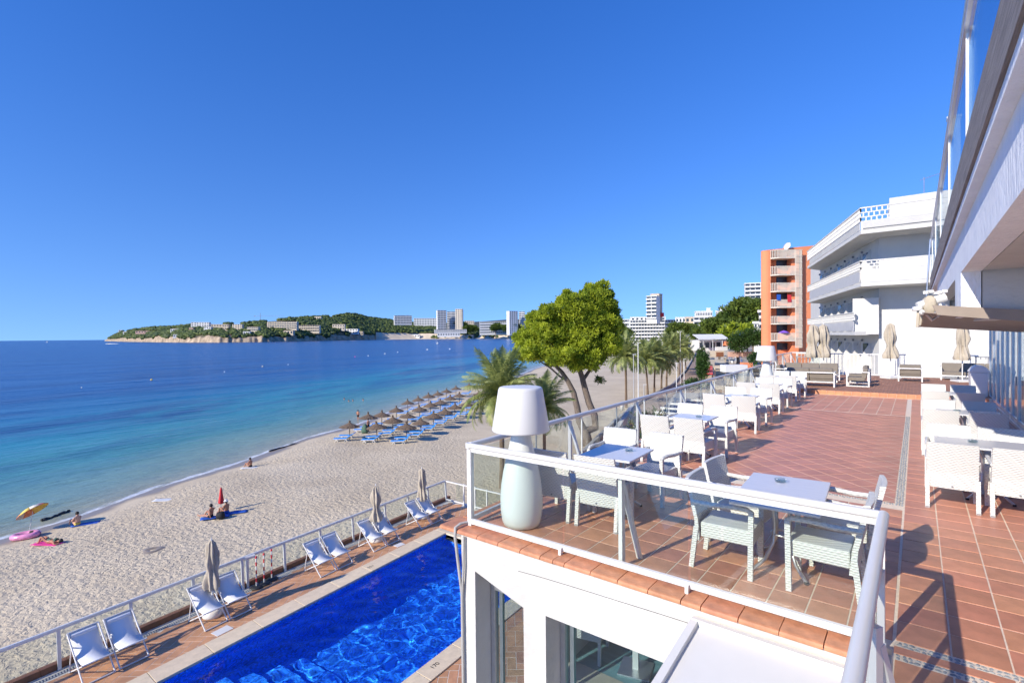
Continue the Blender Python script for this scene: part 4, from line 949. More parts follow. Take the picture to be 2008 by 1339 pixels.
sofa('lounge_armchair', 'lounge armchair left behind the far lamp, by the tall glass screen', (-4.6, 25.7, ZL), -PI / 2, .78, 'armchair')
sofa('lounge_sofa', 'taupe corner sofa facing the viewer below the right parasol', (2.0, 30.4, ZL), PI, 2.3, 'sofa')
sofa('lounge_armchair', 'lounge armchair in shade beside the white bin', (2.2, 28.2, ZL), .1, .85, 'armchair')
t = thing('coffee_table', 'low white slatted coffee table between the lounge seats', 'table', (-3.1, 25.9, ZL)); q = MB(); q.box((0, 0, .36), (.9, .5, .03)); q.build('tabletop', 'white_metal', t); q = MB(); [q.box((a * .4, b * .21, .17), (.04, .04, .34)) for a in (-1, 1) for b in (-1, 1)]; q.build('leg_frame', 'white_metal', t)
t = thing('side_table', 'small tall dark metal side table standing by the pair of parasols', 'table', (-4.6, 29.9, ZL)); q = MB(); q.box((0, 0, .95), (.55, .3, .03)); [q.box((a * .25, 0, .47), (.03, .03, .93)) for a in (-1, 1)]; q.build('frame', 'grey_metal', t)
t = thing('side_table', 'tall dark metal side table behind the corner sofa', 'table', (2.3, 30.95, ZL)); q = MB(); q.box((0, 0, 1.02), (.5, .25, .03)); [q.box((a * .2, 0, .5), (.03, .03, 1.0)) for a in (-1, 1)]; q.build('frame', 'grey_metal', t)
# closed parasols
def parasol(loc, label, H=2.35, R=.17, base='slab', grp='closed beige parasols', lean=0, seed=1):
    t = thing('closed_parasol', label, 'parasol', loc, seed * 1.3, grp)
    q = MB(); q.cyl((0, 0, .05), (0, 0, H), .022, n=10); q.build('pole', 'white_metal', t)
    q = MB(); r_ = random.Random(seed); ph = [r_.uniform(0, 6.28) for _ in range(6)]
    z0 = H * .36; prof = []; nn = 16
    for j in range(nn + 1):
        u = j / nn; z = z0 + (H - .02 - z0) * u
        r = R * float(np.interp(u, [0, .08, .22, .36, .44, .55, .72, .84, .93, .97, 1], [1.0, 1.12, .92, .62, .70, .86, .82, .66, .60, .42, .10])) * (1 + .05 * math.sin(u * 11 + ph[0]))
        prof.append((r, z))
    def fold(a, j): return 1 + .26 * math.sin(7 * a + ph[1] + .25 * j) + .20 * math.sin(3 * a + ph[2] - .45 * j) + .07 * math.sin(13 * a + ph[3] + j)
    q.lathe(prof, 56, fold=fold); q.build('canopy', 'canvas', t)
    q = MB(); q.tube([(prof[6][0] * 1.02 * math.cos(a), prof[6][0] * 1.02 * math.sin(a), prof[6][1]) for a in np.linspace(0, 2 * PI, 14)], .012, 5, False); q.build('tie', 'canvas', t)
    q = MB(); q.cyl((0, 0, H - .03), (0, 0, H + .05), .02, .012, n=8); q.build('finial', 'white_plastic', t)
    q = MB()
    if base == 'slab': q.box((0, 0, .045), (.6, .6, .09)); q.build('base', 'white_plastic', t, bevel=.02)
    else: q.lathe([(0, 0), (.25, 0), (.27, .05), (.25, .16), (.18, .2), (0, .2)], 20); q.cyl((0, 0, .18), (0, 0, .5), .035, n=10); q.build('base', 'lamp_white', t)
    return t
parasol((-4.05, 29.4, ZL), 'left one of two closed parasols standing together behind the sofas', 2.6, .26, seed=1)
parasol((-3.62, 29.6, ZL), 'right one of two closed parasols standing together behind the sofas', 2.6, .25, seed=2)
parasol((-.95, 29.8, ZL), 'closed beige parasol in the middle of the lounge by the picket fence', 2.6, .22, seed=3)
parasol((1.55, 29.3, ZL), 'closed beige parasol in front of the corner sofa, nearest the awning', 2.6, .22, seed=4)
# picket fence behind the lounge
t = thing('picket_fence', 'long white metal picket fence closing the lounge area in front of the white hotel', 'fence', (-.5, 31.2, ZL))
def fy(x): return 31.2 - .06 * (x + 1)
q = MB(); q.bar((-5.1, fy(-5.1), 1.22), (6.2, fy(6.2), 1.22), .05, .05); q.bar((-5.1, fy(-5.1), ZL + .06), (6.2, fy(6.2), ZL + .06), .04, .04); q.build('rail', 'white_metal', t, world=True)
pm = MB(); pm.box((0, 0, 0), (.025, .012, .98)); pm = pm.mesh('picket', 'white_metal'); x = -5.05
while x < 6.1: link(pm, 'picket', t, (x + .5, fy(x) - 31.2, .56), (0, 0, .0)); x += .17
for x in (-5.1, -2.9, -.7, 1.5, 3.7): q = MB(); q.box((x, fy(x), .72), (.06, .06, 1.14)); q.build('post', 'white_metal', t, world=True)
# waste bin
t = thing('waste_bin', 'white plastic swing-lid bin by the glass doors beyond the right-hand tables', 'bin', (1.62, 23.0, ZL), .1)
q = MB(); q.box((0, 0, .40), (.40, .34, .80), taper=1.18); q.build('bin_body', 'white_plastic', t, bevel=.03)
q = MB(); pr2 = [(-.25, .80), (-.25, .84), (-.16, .98), (-.05, 1.04), (.06, 1.03), (.17, .96), (.25, .84), (.25, .80)]; q.prism(pr2, 'y', -.21, .21); q.build('lid', 'white_plastic', t, bevel=.015)

# ================================================================= OWN HOTEL: GLAZED FACADE, BALCONY ABOVE, AWNING
own = thing('hotel_facade', 'white hotel front with folding glass doors on the right of the terrace', 'building', (FAC_X, 10, 0))
q = MB(); q.box((FAC_X, 11.4, .03), (.16, 24, .06)); q.build('door_track', 'alu', own, world=True)
y = 7.0; i = 0
while y < 23.0:
    yb = y + 1.02
    f_ = MB()
    for yy in (y + .03, yb - .03): f_.box((FAC_X, yy, 1.35), (.07, .06, 2.56))
    f_.box((FAC_X, (y + yb) / 2, .11), (.06, .9, .08)); f_.box((FAC_X, (y + yb) / 2, 2.58), (.06, .9, .08)); f_.build('door_frame', 'alu', own, world=True)
    g_ = MB(); g_.box((FAC_X, (y + yb) / 2, 1.35), (.012, .88, 2.38)); g_.build('door_glass', 'glass_blue', own, world=True)
    if i in (4, 9): h_ = MB(); h_.box((FAC_X - .06, yb - .06, 1.1), (.03, .03, .22)); h_.build('door_handle', 'grey_metal', own, world=True)
    y = yb + .01; i += 1
q = MB(); q.box((FAC_X + .19, 11, 2.99), (.36, 25, .72)); q.build('lintel', 'plaster', own, world=True)
q = MB(); q.box((FAC_X + 5, 10.8, 1.3), (.2, 26, 2.7)); q.build('interior_wall', 'plaster', own, world=True)
# balcony slab and fascia above
BX, YE = .30, 18.4                  # outer face, far end
bal = thing('upper_balcony', 'overhead balcony with weathered wooden edge beam, plaster beam and glass parapet', 'balcony', (1, 9, 3.4))
q = MB(); q.prism([(BX, 3.47), (BX, 3.80), (BX + .06, 3.86), (BX + .16, 3.86), (BX + .16, 3.47)], 'y', -2, YE); q.build('wooden_beam', 'wood', bal, world=True)
q = MB(); q.prism([(BX + .17, 3.49), (BX + .17, 3.76), (FAC_X + .4, 3.76), (FAC_X + .4, 3.49)], 'y', -2, YE - .1); q.prism([(BX + .02, 3.40), (BX + .02, 3.465), (BX + .16, 3.465), (BX + .16, 3.40)], 'y', -2, YE - .1); q.build('slab', 'plaster_rough', bal, world=True)
q = MB()
# downstand wall set back from the edge, with angular openings
c0, c1 = .385, .55
def wallpoly(pts): q.prism(pts, 'x', c0, c1)       # (y,z) polygons
wallpoly([(-2, 2.95), (7.5, 2.95), (7.5, 3.488), (-2, 3.488)])
wallpoly([(7.5, 2.47), (8.6, 2.47), (8.6, 3.488), (7.5, 3.488)])
wallpoly([(8.6, 2.96), (14.2, 2.96), (14.2, 3.488), (8.6, 3.488)])
wallpoly([(14.2, 2.55), (15.6, 2.55), (15.6, 3.488), (14.2, 3.488)])
q.build('downstand', 'plaster_rough', bal, world=True)
q = MB(); q.box((1.25, 2.7, 3.0), (1.38, 9.5, .09)); q.box((1.25, 11.4, 3.01), (1.38, 5.5, .09)); q.build('soffit', 'plaster_old', bal, world=True)
q = MB(); q.box((1.25, 8.05, 2.72), (1.38, 1.08, .58)); q.build('cross_beam', 'plaster', bal, world=True); q = MB(); q.box((1.25, 14.9, 2.76), (1.38, 1.3, .5)); q.build('cross_beam', 'plaster', bal, world=True)
q = MB(); q.tube([(BX, -2, 4.70), (BX, 8, 4.70), (BX, YE, 4.70)], .022, 10); q.bar((BX + .005, -2, 4.655), (BX + .005, YE, 4.655), .03, .04); q.build('handrail', 'alu', bal, world=True)
for k, y in enumerate((-.2, 2.6, 5.4, 8.2, 11.0, 13.8, 16.6)):
    q = MB(); q.bar((BX + .03, y, 3.8), (BX + .03, y, 4.68), .05, .012, up=(0, 1, 0)); q.build('post', 'white_metal', bal, world=True)
    q = MB(); q.box((BX + .02, y + 1.4, 4.24), (.010, 2.74 if k < 6 else 1.0, .80)); q.build('glass_pane', 'glass_blue', bal, world=True)
pp_ = MB(); pp_.box((1.15, 17.2, 5.35), (1.5, .12, 1.0)); pp_.build('end_wall', 'plaster', bal, world=True)
# awning: folded cassette, arms and a cloth drawn in towards the doors
M['awning_shaded'] = mat('shade_toned_awning_cloth', (.30, .245, .20), .8, var=.08)  # darker than the canvas: underside shade put into the cloth colour
aw = thing('awning', 'retractable beige awning with folded arms hanging under the balcony edge', 'awning', (.6, 8.2, 2.5))
q = MB(); a_, b_ = Vector((.10, 8.2, 2.62)), Vector((1.93, 8.2, 2.33))
q.add([(.14, 7.4, 2.60), (1.93, 7.4, 2.40), (1.93, 7.4, 2.26), (.18, 7.4, 2.49), (.14, 7.46, 2.60), (1.93, 7.46, 2.40), (1.93, 7.46, 2.26), (.18, 7.46, 2.49)], [(0, 3, 2, 1), (4, 5, 6, 7), (0, 1, 5, 4), (3, 7, 6, 2), (0, 4, 7, 3), (1, 2, 6, 5)]); q.build('valance', 'awning_shaded', aw, world=True)
q = MB(); q.add([(.05, 7.47, 2.52), (1.93, 7.47, 2.28), (1.93, 17.5, 2.28), (.05, 17.5, 2.44), (.05, 7.47, 2.53), (1.93, 7.47, 2.29), (1.93, 17.5, 2.29), (.05, 17.5, 2.45)], [(0, 3, 2, 1), (4, 5, 6, 7), (0, 1, 5, 4), (0, 4, 7, 3), (2, 3, 7, 6)]); q.build('awning_cloth', 'awning_shaded', aw, world=True)
q = MB(); q.tube([(.05, 7.5, 2.53), (.05, 12, 2.50), (.05, 17.5, 2.45)], .025, 10); q.build('front_bar', 'white_metal', aw, world=True)
h0 = at(1795, 600, Y=8.1); 
q = MB(); q.lathe([(.0, -.02), (.05, -.02), (.055, .0), (.05, .03), (0, .03)], 14, (h0.x + .02, h0.y, h0.z - .04)); q.cyl((h0.x + .02, h0.y, h0.z), (h0.x + .28, h0.y + .1, h0.z + .10), .045, .06); q.build('roller_end', 'white_metal', aw, world=True)
q = MB()
for dx, dz, l in ((.03, -.06, .20), (.07, -.08, .16)): q.bar((h0.x + dx, h0.y, h0.z + dz), (h0.x + dx * .6, h0.y - .03, h0.z + dz - l), .03, .012)
q.build('hanging_tape', 'canvas', aw, world=True)
q = MB(); q.tube([(h0.x + .04, h0.y, h0.z - .02), (h0.x + .16, h0.y + .02, h0.z - .18), (h0.x + .26, h0.y + .1, h0.z - .08)], .018, 8); q.tube([(h0.x + .10, h0.y, h0.z + .02), (h0.x + .22, h0.y, h0.z - .14), (h0.x + .30, h0.y + .1, h0.z + .0)], .014, 8); q.build('folding_arm', 'alu', aw, world=True)
q = MB()
for k in range(5): q.box((h0.x + .1 + k * .045, h0.y + .02 * k, h0.z + .16 + .012 * math.sin(k * 2)), (.05, .05, .035), Matrix.Rotation(k * .4, 3, 'Z'))
q.build('bracket', 'white_metal', aw, world=True)
q = MB(); q.lathe([(.02, -.10), (.055, -.08), (.08, 0), (.07, .10), (.03, .14)], 16, (h0.x + .14, h0.y + .04, h0.z - .02), fold=lambda a, j: 1 + .15 * math.sin(5 * a)); q.build('rolled_cloth', 'canvas', aw, world=True)
# vertical cables / second rail end seen at the balcony end
q = MB(); q.tube([(BX - .02, 16.9, 4.66), (BX - .10, 16.95, 3.1)], .018, 6); q.build('end_strut', 'alu', bal, world=True)
# ================================================================= POOL DECK FURNITURE
t = thing('deck_balustrade', 'long white glass balustrade between the pool deck and the beach', 'balustrade', (-16.5, 9, Z_DECK))
HD = .95
def rtx(y): return -15.93 - (y - 1.86) * .1088
q = MB(); q.bar((rtx(-3), -3, Z_DECK + HD), (rtx(DY1), DY1, Z_DECK + HD), .09, .055); q.bar((rtx(-3), -3, Z_DECK + HD + .03), (rtx(DY1), DY1, Z_DECK + HD + .03), .05, .03); q.build('handrail', 'white_metal', t, world=True)
ypost = [at(117, 1312, Z_DECK).y - 2.05 * k for k in (1, 2)] + [at(x, y, Z_DECK).y for x, y in ((117, 1312), (258, 1250), (367, 1204) if False else (372, 1190), (476, 1155), (560, 1120), (632, 1090), (695, 1062), (755, 1033), (798, 1013), (836, 996))] + [DY1]
for y in ypost:
    q = MB(); q.bar((rtx(y) + .06, y, Z_DECK), (rtx(y) + .0, y, Z_DECK + HD - .02), .05, .07, up=(0, 1, 0)); q.build('post', 'white_metal', t, world=True)
for a, b in zip(ypost[:-1], ypost[1:]):
    q = MB(); q.bar((rtx(a) - .02, a + .03, Z_DECK + .52), (rtx(b) - .02, b - .03, Z_DECK + .52), .010, .78); q.build('glass_pane', 'glass', t, world=True)
# tiled kerb and slotted drain at the foot of the rail
y = -3.0; kb = MB(); kb.box((0, 0, 0), (.16, .495, .17)); kb = kb.mesh('kerb_block', 'brown_kerb'); an = math.atan2(rdx(5) - rdx(0), 5)
while y < DY1: link(kb, 'kerb_block', deck, (rtx(y + .25) - .05, y + .25, Z_DECK + .065), (0, 0, -an)); y += .50
dr = MB(); dr.m = 0; dr.bar((rtx(-3) + .26, -3, Z_DECK - .004), (rtx(DY1) + .26, DY1 - .2, Z_DECK - .010), .14, .01); dr.m = 1; y = -3
while y < 15: dr.bar((rtx(y) + .20, y, Z_DECK + .004), (rtx(y) + .32, y, Z_DECK + .004), .022, .014); y += .055
o = dr.build('drain_channel', ['grey_metal', 'far_grey'], deck); o['kind'] = 'stuff'
# picket rail across the end of the deck
t = thing('deck_end_railing', 'white metal railing closing the far end of the pool deck by the restaurant corner', 'railing', (-15, DY1, Z_DECK))
q = MB(); q.bar((rdx(DY1), DY1, Z_DECK + HD), (-6, DY1 + .05, Z_DECK + HD), .05, .05); q.build('top_rail', 'white_metal', t, world=True)
q = MB(); q.bar((rdx(DY1), DY1, Z_DECK + .10), (-6, DY1 + .05, Z_DECK + .10), .05, .05); q.build('bottom_rail', 'white_metal', t, world=True)
for x in (-16.4, -15.7, -15.0, -13.2, -11.4, -9.6, -7.8): q = MB(); q.box((x, DY1 + .02, Z_DECK + .5), (.05, .05, 1.0)); q.build('post', 'white_metal', t, world=True)
for a, b in ((-16.9, -16.45), (-15.65, -15.05), (-14.95, -13.25), (-13.15, -11.45)): q = MB(); q.box(((a + b) / 2, DY1 + .02, Z_DECK + .53), (b - a, .01, .78)); q.build('glass_pane', 'glass', t, world=True)
# kerb lip shading gap along the inner edge of the right coping handled by geometry; depth figures on the stone
def figure(txt, p, rz, size=.17):
    c = bpy.data.curves.new('depth_figure', 'FONT'); c.body = txt; c.size = size; c.align_x = 'CENTER'; c.align_y = 'CENTER'; c.extrude = .001; c.materials.append(M['black'])
    o = bpy.data.objects.new('depth_figure', c); COL.objects.link(o); o.parent = deck; o.location = p; o.rotation_euler = (0, 0, rz)
p = at(853, 1304, Z_DECK + .038); figure('170', p, rad(94)); p = at(727, 1110, Z_DECK + .038); figure('155', p, rad(-84))
for x, y in ((490, 1238 - 5), (352, 0)):
    if y: 
        p = at(436, 1236, Z_DECK + .003); q = MB(); q.box((p.x, p.y, Z_DECK + .004), (.30, .44, .008), Matrix.Rotation(rad(8), 3, 'Z')); q.build('skimmer_lid', 'white_plastic', deck)
p = at(783, 1068, Z_DECK); q = MB(); q.box((p.x, p.y, Z_DECK + .004), (.26, .36, .008)); q.build('skimmer_lid', 'white_plastic', deck)
# deck chairs
def make_deckchair():
    t = thing('deck_chair', 'x', 'deck chair', group='white sling deck chairs in pairs beside the pool')
    W = .60
    for s in (-1, 1):
        y = s * W / 2
        q = MB(); q.cyl((.50, y, .015), (-.42, y, .92), .018, n=8); q.build('long_leg', 'white_metal', t)          # front foot to back top
        q = MB(); q.cyl((-.38, y * .93, .015), (.40, y * .93, .42), .018, n=8); q.build('short_leg', 'white_metal', t)
        q = MB(); q.cyl((-.20, y * .96, .70), (-.36, y * .96, .05), .014, n=8); q.build('rear_strut', 'white_metal', t)
    q = MB(); q.cyl((.50, -W / 2, .02), (.50, W / 2, .02), .018, n=8); q.build('front_bar', 'white_metal', t)
    q = MB(); q.cyl((.40, -W / 2, .42), (.40, W / 2, .42), .018, n=8); q.build('seat_bar', 'white_metal', t)
    q = MB(); q.cyl((-.42, -W / 2, .92), (-.42, W / 2, .92), .018, n=8); q.build('top_bar', 'white_metal', t)
    q = MB(); q.cyl((-.38, -W / 2, .02), (-.38, W / 2, .02), .016, n=8); q.build('rear_bar', 'white_metal', t)
    n = 14; V = []
    for i in range(n + 1):
        u = i / n; x = -.42 + .82 * u; z = .92 + (.42 - .92) * u - .20 * math.sin(PI * u) ** .9 * (1 - .2 * u); V += [(x, -W / 2 + .03, z), (x, 0, z - .012), (x, W / 2 - .03, z)]
    F = [(i * 3 + k, (i + 1) * 3 + k, (i + 1) * 3 + k + 1, i * 3 + k + 1) for i in range(n) for k in range(2)]
    q = MB(); q.add(V, F, True); o = q.build('sling', 'sling', t); sm = o.modifiers.new('thick', 'SOLIDIFY'); sm.thickness = .004
    q = MB(); q.tube([(-.375, -W / 2 + .06, .845), (-.37, 0, .845), (-.375, W / 2 - .06, .845)], [.04, .045, .04], 10); q.build('head_pillow', 'sling', t)
    return t
dc = make_deckchair(); first_dc = True
pairs = [((147, 1336), (206, 1306), 'nearest pair at the bottom left'), ((322 + 65, 1233), (432, 1212), 'pair with a parasol near the striped poles'), ((617, 1130), (646, 1116), 'middle pair without a parasol'), ((722, 1080), (747, 1068), 'fourth pair, parasol between'), ((815, 1036), (838, 1026), 'farthest pair by the restaurant corner')]
for (a, b, d) in pairs:
    pa, pb_ = at(*a, Z_DECK), at(*b, Z_DECK)
    for k, nm in ((0, 'left'), (1, 'right')):
        y = pa.y + .32 + k * .70; x = olx(y) - .82 + (pa.x - olx(pa.y) + .45) * .6; lab = f'white sling deck chair, {nm} one of the {d}'
        if first_dc: dc.location = (x, y, Z_DECK); dc.rotation_euler = (0, 0, rad(6)); dc['label'] = lab; first_dc = False
        else: dup(dc, (x, y, Z_DECK), rad(6) + j_(.03), lab)
for (a, lab, sd_) in (((417, 1206), 'closed beige parasol between the deck chairs nearest the striped poles', 7), ((738, 1060), 'closed beige parasol at the fourth pair of deck chairs', 8), ((828, 1015), 'closed beige parasol at the farthest pair of deck chairs', 9)):
    p = at(*a, Z_DECK); parasol((p.x, p.y, Z_DECK), lab, 2.15, .17, 'round', 'closed parasols beside the pool', seed=sd_)
# striped warning poles
for i, (a, lab) in enumerate((((500, 1150), 'red and white striped pole, left of three by the deck rail'), ((515, 1143), 'red and white striped pole, middle of three by the deck rail'), ((530, 1134), 'red and white striped pole, right of three by the deck rail'))):
    p = at(*a, Z_DECK); t = thing('barrier_pole', lab, 'barrier pole', (p.x + .1, p.y, Z_DECK), .4 * i, 'striped barrier poles')
    for k in range(7): q = MB(); q.cyl((0, 0, .06 + k * .125), (0, 0, .06 + (k + 1) * .125), .022, n=10); q.build('band', 'red' if k % 2 else 'white_plastic', t)
    q = MB(); q.cyl((0, 0, .93), (0, 0, .99), .035, .02, 10); q.build('top_cap', 'red', t)
    q = MB(); q.lathe([(0, 0), (.20, 0), (.20, .03), (.12, .06), (0, .07)], 6); q.build('base', 'dark', t)
p = at(478 + 6, 1150, Z_DECK); t = thing('shower_post', 'short white post with a horizontal head beside the deck rail', 'post', (p.x + .05, p.y, Z_DECK)); q = MB(); q.box((0, 0, .45), (.07, .07, .9)); q.build('post', 'white_metal', t); q = MB(); q.cyl((-.02, -.12, .93), (.04, .22, .93), .055, n=12); q.build('head', 'white_metal', t)

# ================================================================= BEACH
def ground_z(x, y):
    sd, _ = shore_sd(np.array([[x, y]])); return Z_SAND if sd[0] > 7 else Z_SEA + (Z_SAND - Z_SEA) * max(0, sd[0]) / 7
def bp(px, py):
    p = at(px, py, Z_SAND); z = ground_z(p.x, p.y); p = at(px, py, z); return Vector((p.x, p.y, ground_z(p.x, p.y) + .02))
def make_thatch():
    t = thing('thatched_umbrella', 'x', 'beach umbrella', group='thatched umbrellas on the beach')
    q = MB(); q.cyl((0, 0, 0), (0, 0, 2.3), .045, n=8); q.build('pole', 'pole_wood', t)
    q = MB(); n = 36; r_ = random.Random(3); nz = [[r_.uniform(.92, 1.08) for _ in range(n)] for _ in range(8)]
    prof = [(1.22, 1.66), (1.02, 1.80), (.72, 1.94), (.42, 2.08), (.16, 2.24), (.09, 2.36), (.14, 2.48), (.02, 2.56)]
    q.lathe(prof, n, fold=lambda a, j: nz[j][int(a / (2 * PI) * n + .5) % n], smooth=False)
    q.lathe([(1.20, 1.66), (.9, 1.78), (.4, 2.0), (.05, 2.15)], n, smooth=False)
    for k in range(240):
        a = r_.uniform(0, 2 * PI); u = r_.random(); r0 = .3 + .9 * u; z0 = 2.13 - .40 * (r0 - .3) / .9; l = r_.uniform(.12, .3); c, s = math.cos(a), math.sin(a); w_ = .03
        q.add([(r0 * c - w_ * s, r0 * s + w_ * c, z0), (r0 * c + w_ * s, r0 * s - w_ * c, z0), ((r0 + l) * c, (r0 + l) * s, z0 - l * .62 + r_.uniform(-.02, .03))], [(0, 1, 2)])
    for k in range(30): a = r_.uniform(0, 6.28); q.add([(.05 * math.cos(a), .05 * math.sin(a), 2.42), (.05 * math.cos(a + .6), .05 * math.sin(a + .6), 2.42), (.17 * math.cos(a), .17 * math.sin(a), 2.62)], [(0, 1, 2)])
    q.build('thatch', 'thatch', t); return t
def make_lounger():
    t = thing('sun_lounger', 'x', 'sun lounger', group='blue sun loungers under the thatched umbrellas')
    q = MB(); q.box((-.25, 0, .34), (1.35, .60, .06)); q.box((.68, 0, .50), (.66, .60, .06), Matrix.Rotation(rad(-32), 3, 'Y')); q.build('mattress', 'blue_mat', t, bevel=.02)
    q = MB(); q.bar((-.95, -.30, .30), (.5, -.30, .30), .04, .04); q.bar((-.95, .30, .30), (.5, .30, .30), .04, .04); q.bar((-.95, -.3, .3), (-.95, .3, .3), .04, .04); q.build('frame', 'white_plastic', t)
    for x, s in ((-.6, -1), (-.6, 1), (.45, -1), (.45, 1)): q = MB(); q.bar((x, s * .28, .30), (x - .18, s * .30, 0), .05, .05); q.bar((x - .02, s * .28, .30), (x + .16, s * .30, 0), .05, .05); q.build('leg', 'white_plastic', t)
    return t
th0, ln0 = make_thatch(), make_lounger()
ub = [(160, 768), (385, 655), (500, 780), (555, 612), (857, 797), (692, 702), (735, 552), (872, 632), (878, 450), (1022, 532), (1037, 722), (1012, 404), (1137, 356), (1157, 484), (1188, 646), (1333, 578), (1254, 322), (1282, 444), (1453, 518), (1350, 284), (1396, 388), (1470, 250), (1510, 350), (1600, 470), (1630, 215), (1752, 320), (1850, 300), (1690, 390)]
cnt = {}; ORD = ['', 'first', 'second', 'third', 'fourth', 'fifth', 'sixth', 'seventh', 'eighth', 'ninth', 'tenth', 'eleventh', 'twelfth', 'thirteenth', 'fourteenth', 'fifteenth', 'sixteenth']
for i, (x, y) in enumerate(ub):
    p = bp(660 + x * .1594, 740 + y * .1594); s_, _ = shore_sd(np.array([[p.x, p.y]]))
    where = 'beside the water' if s_[0] < 6.5 else 'in the middle rows' if s_[0] < 13 else 'in the back row'
    cnt[where] = cnt.get(where, 0) + 1; lab = f'{ORD[cnt[where]]} thatched umbrella from the near end {where}'
    o = th0 if i == 0 else dup(th0, p, i * 1.7); o.location = p; o['label'] = lab; o.rotation_euler = (j_(.05), j_(.05), i * 1.7); o.scale = (.9 + j_(.07),) * 2 + (.9 + j_(.04),)
    for k, sx in ((0, -1), (1, 1)):
        a = math.atan2(1, -.6) + .2; dx = .75 * sx
        lp = Vector((p.x - .55 + dx * -.75, p.y - .25 + dx * .95, p.z)); lab = f'blue sun lounger, {"near" if sx < 0 else "far"} side of the {ORD[cnt[where]]} thatched umbrella {where}'
        if i == 0 and k == 0: ln0.location = lp; ln0.rotation_euler = (0, 0, YAW + .12); ln0['label'] = lab
        else: dup(ln0, lp, YAW + .12 + j_(.12), lab)
# farther rows of umbrellas along the curve of the beach
yy = 0
for i in range(46):
    u = i / 46; s0 = 262 + (i // 3) * 9.5; dd = 5 + (i % 3) * 5.5
    acc = 0
    for a, b in zip(SH[3:-1], SH[4:]):
        l = np.hypot(*(b - a))
        if acc + l > s0: t_ = (s0 - acc) / l; q_ = a + (b - a) * t_; dn = (b - a) / l; nn_ = np.array([dn[1], -dn[0]]); pt = q_ + nn_ * dd; break
        acc += l
    o = dup(th0, (pt[0], pt[1], ground_z(*pt)), i, 'small distant thatched umbrella along the curve of the beach', 'distant thatched umbrellas')
# ---- people
def person(label, loc, rz, joints, edges, radii, skin, root, clothes=(), hair=None, hat=None, scale=1.):
    t = thing('person', label, 'person', loc, rz)
    me = bpy.data.meshes.new('body'); me.from_pydata([Vector(j) * scale for j in joints], edges, []); me.materials.append(M[skin])
    o = link(me, 'body', t); sk_ = o.modifiers.new('skin', 'SKIN'); sb = o.modifiers.new('sub', 'SUBSURF'); sb.levels = 1; sb.render_levels = 1
    for v, r in zip(me.skin_vertices[0].data if me.skin_vertices else [], radii): v.radius = (r * scale, r * scale)
    if not me.skin_vertices: print('no skin verts')
    if me.skin_vertices: me.skin_vertices[0].data[root].use_root = True
    for nm, m, pts, r in clothes: q = MB(); q.tube([Vector(p) * scale for p in pts], [x * scale for x in r], 10); q.build(nm, m, t)
    hd = Vector(joints[hair[0]]) * scale if hair else None
    if hair: q = MB(); q.lathe([(0, .125), (.06, .115), (.10, .06), (.108, 0), (.09, -.06), (.0, -.07)], 14, (hd.x - .015, hd.y, hd.z + .0)); q.build('hair', hair[1], t)
    if hat: q = MB(); q.lathe([(0, .155), (.07, .145), (.115, .07), (.118, .045), (.16, .04)], 14, (hd.x, hd.y, hd.z)); q.build('cap', hat, t)
    return t
#          0 pelvis 1 waist 2 chest 3 neck 4 head 5 headtop | 6 shL 7 elL 8 haL | 9 shR 10 elR 11 haR | 12 hipL 13 knL 14 anL 15 toL | 16 hipR 17 knR 18 anR 19 toR
ED = [(0, 1), (1, 2), (2, 3), (3, 4), (4, 5), (2, 6), (6, 7), (7, 8), (2, 9), (9, 10), (10, 11), (0, 12), (12, 13), (13, 14), (14, 15), (0, 16), (16, 17), (17, 18), (18, 19)]
RA = [.15, .13, .15, .055, .09, .07, .055, .042, .032, .055, .042, .032, .095, .062, .042, .03, .095, .062, .042, .03]
sit = [(0, 0, .13), (-.05, 0, .32), (-.06, 0, .52), (-.02, 0, .67), (.03, 0, .80), (.03, 0, .86), (-.02, .19, .56), (.12, .24, .36), (.32, .16, .42), (-.02, -.19, .56), (.12, -.24, .36), (.32, -.16, .42), (.08, .10, .13), (.42, .13, .42), (.58, .12, .06), (.74, .12, .04), (.08, -.10, .13), (.42, -.13, .42), (.58, -.12, .06), (.74, -.12, .04)]
sit2 = [(0, 0, .13), (-.06, 0, .32), (-.10, 0, .52), (-.08, 0, .67), (-.04, 0, .80), (-.04, 0, .86), (-.10, .19, .56), (-.22, .26, .32), (-.28, .24, .06), (-.10, -.19, .56), (.10, -.24, .38), (.28, -.14, .26), (.08, .10, .13), (.48, .14, .14), (.88, .14, .08), (1.0, .14, .16), (.08, -.10, .13), (.42, -.13, .36), (.66, -.12, .06), (.80, -.12, .04)]
lie = [(0, 0, .12), (-.18, 0, .13), (-.40, 0, .15), (-.58, 0, .14), (-.72, 0, .17), (-.79, 0, .18), (-.44, .19, .12), (-.62, .32, .08), (-.82, .16, .10), (-.44, -.19, .12), (-.20, -.27, .06), (0, -.24, .05), (.08, .10, .11), (.42, .13, .42), (.62, .12, .06), (.78, .12, .04), (.08, -.10, .11), (.46, -.13, .34), (.72, -.12, .05), (.88, -.12, .04)]
stand = [(0, 0, .95), (0, 0, 1.10), (0, 0, 1.32), (0, 0, 1.50), (.02, 0, 1.62), (.02, 0, 1.69), (0, .19, 1.40), (.04, .24, 1.14), (.14, .16, .98), (0, -.19, 1.40), (-.02, -.24, 1.12), (.05, -.24, .88), (0, .09, .90), (.06, .10, .50), (0, .10, .08), (.14, .11, .03), (0, -.09, .90), (-.04, -.10, .50), (-.10, -.10, .08), (.02, -.11, .03)]
VL = YAW   # facing left in the picture, roughly towards the sea
def face(a): return a
shorts = lambda m: ('swim_shorts', m, [(-.03, 0, .19), (.05, 0, .13), (.22, 0, .22)], [.165, .17, .12])
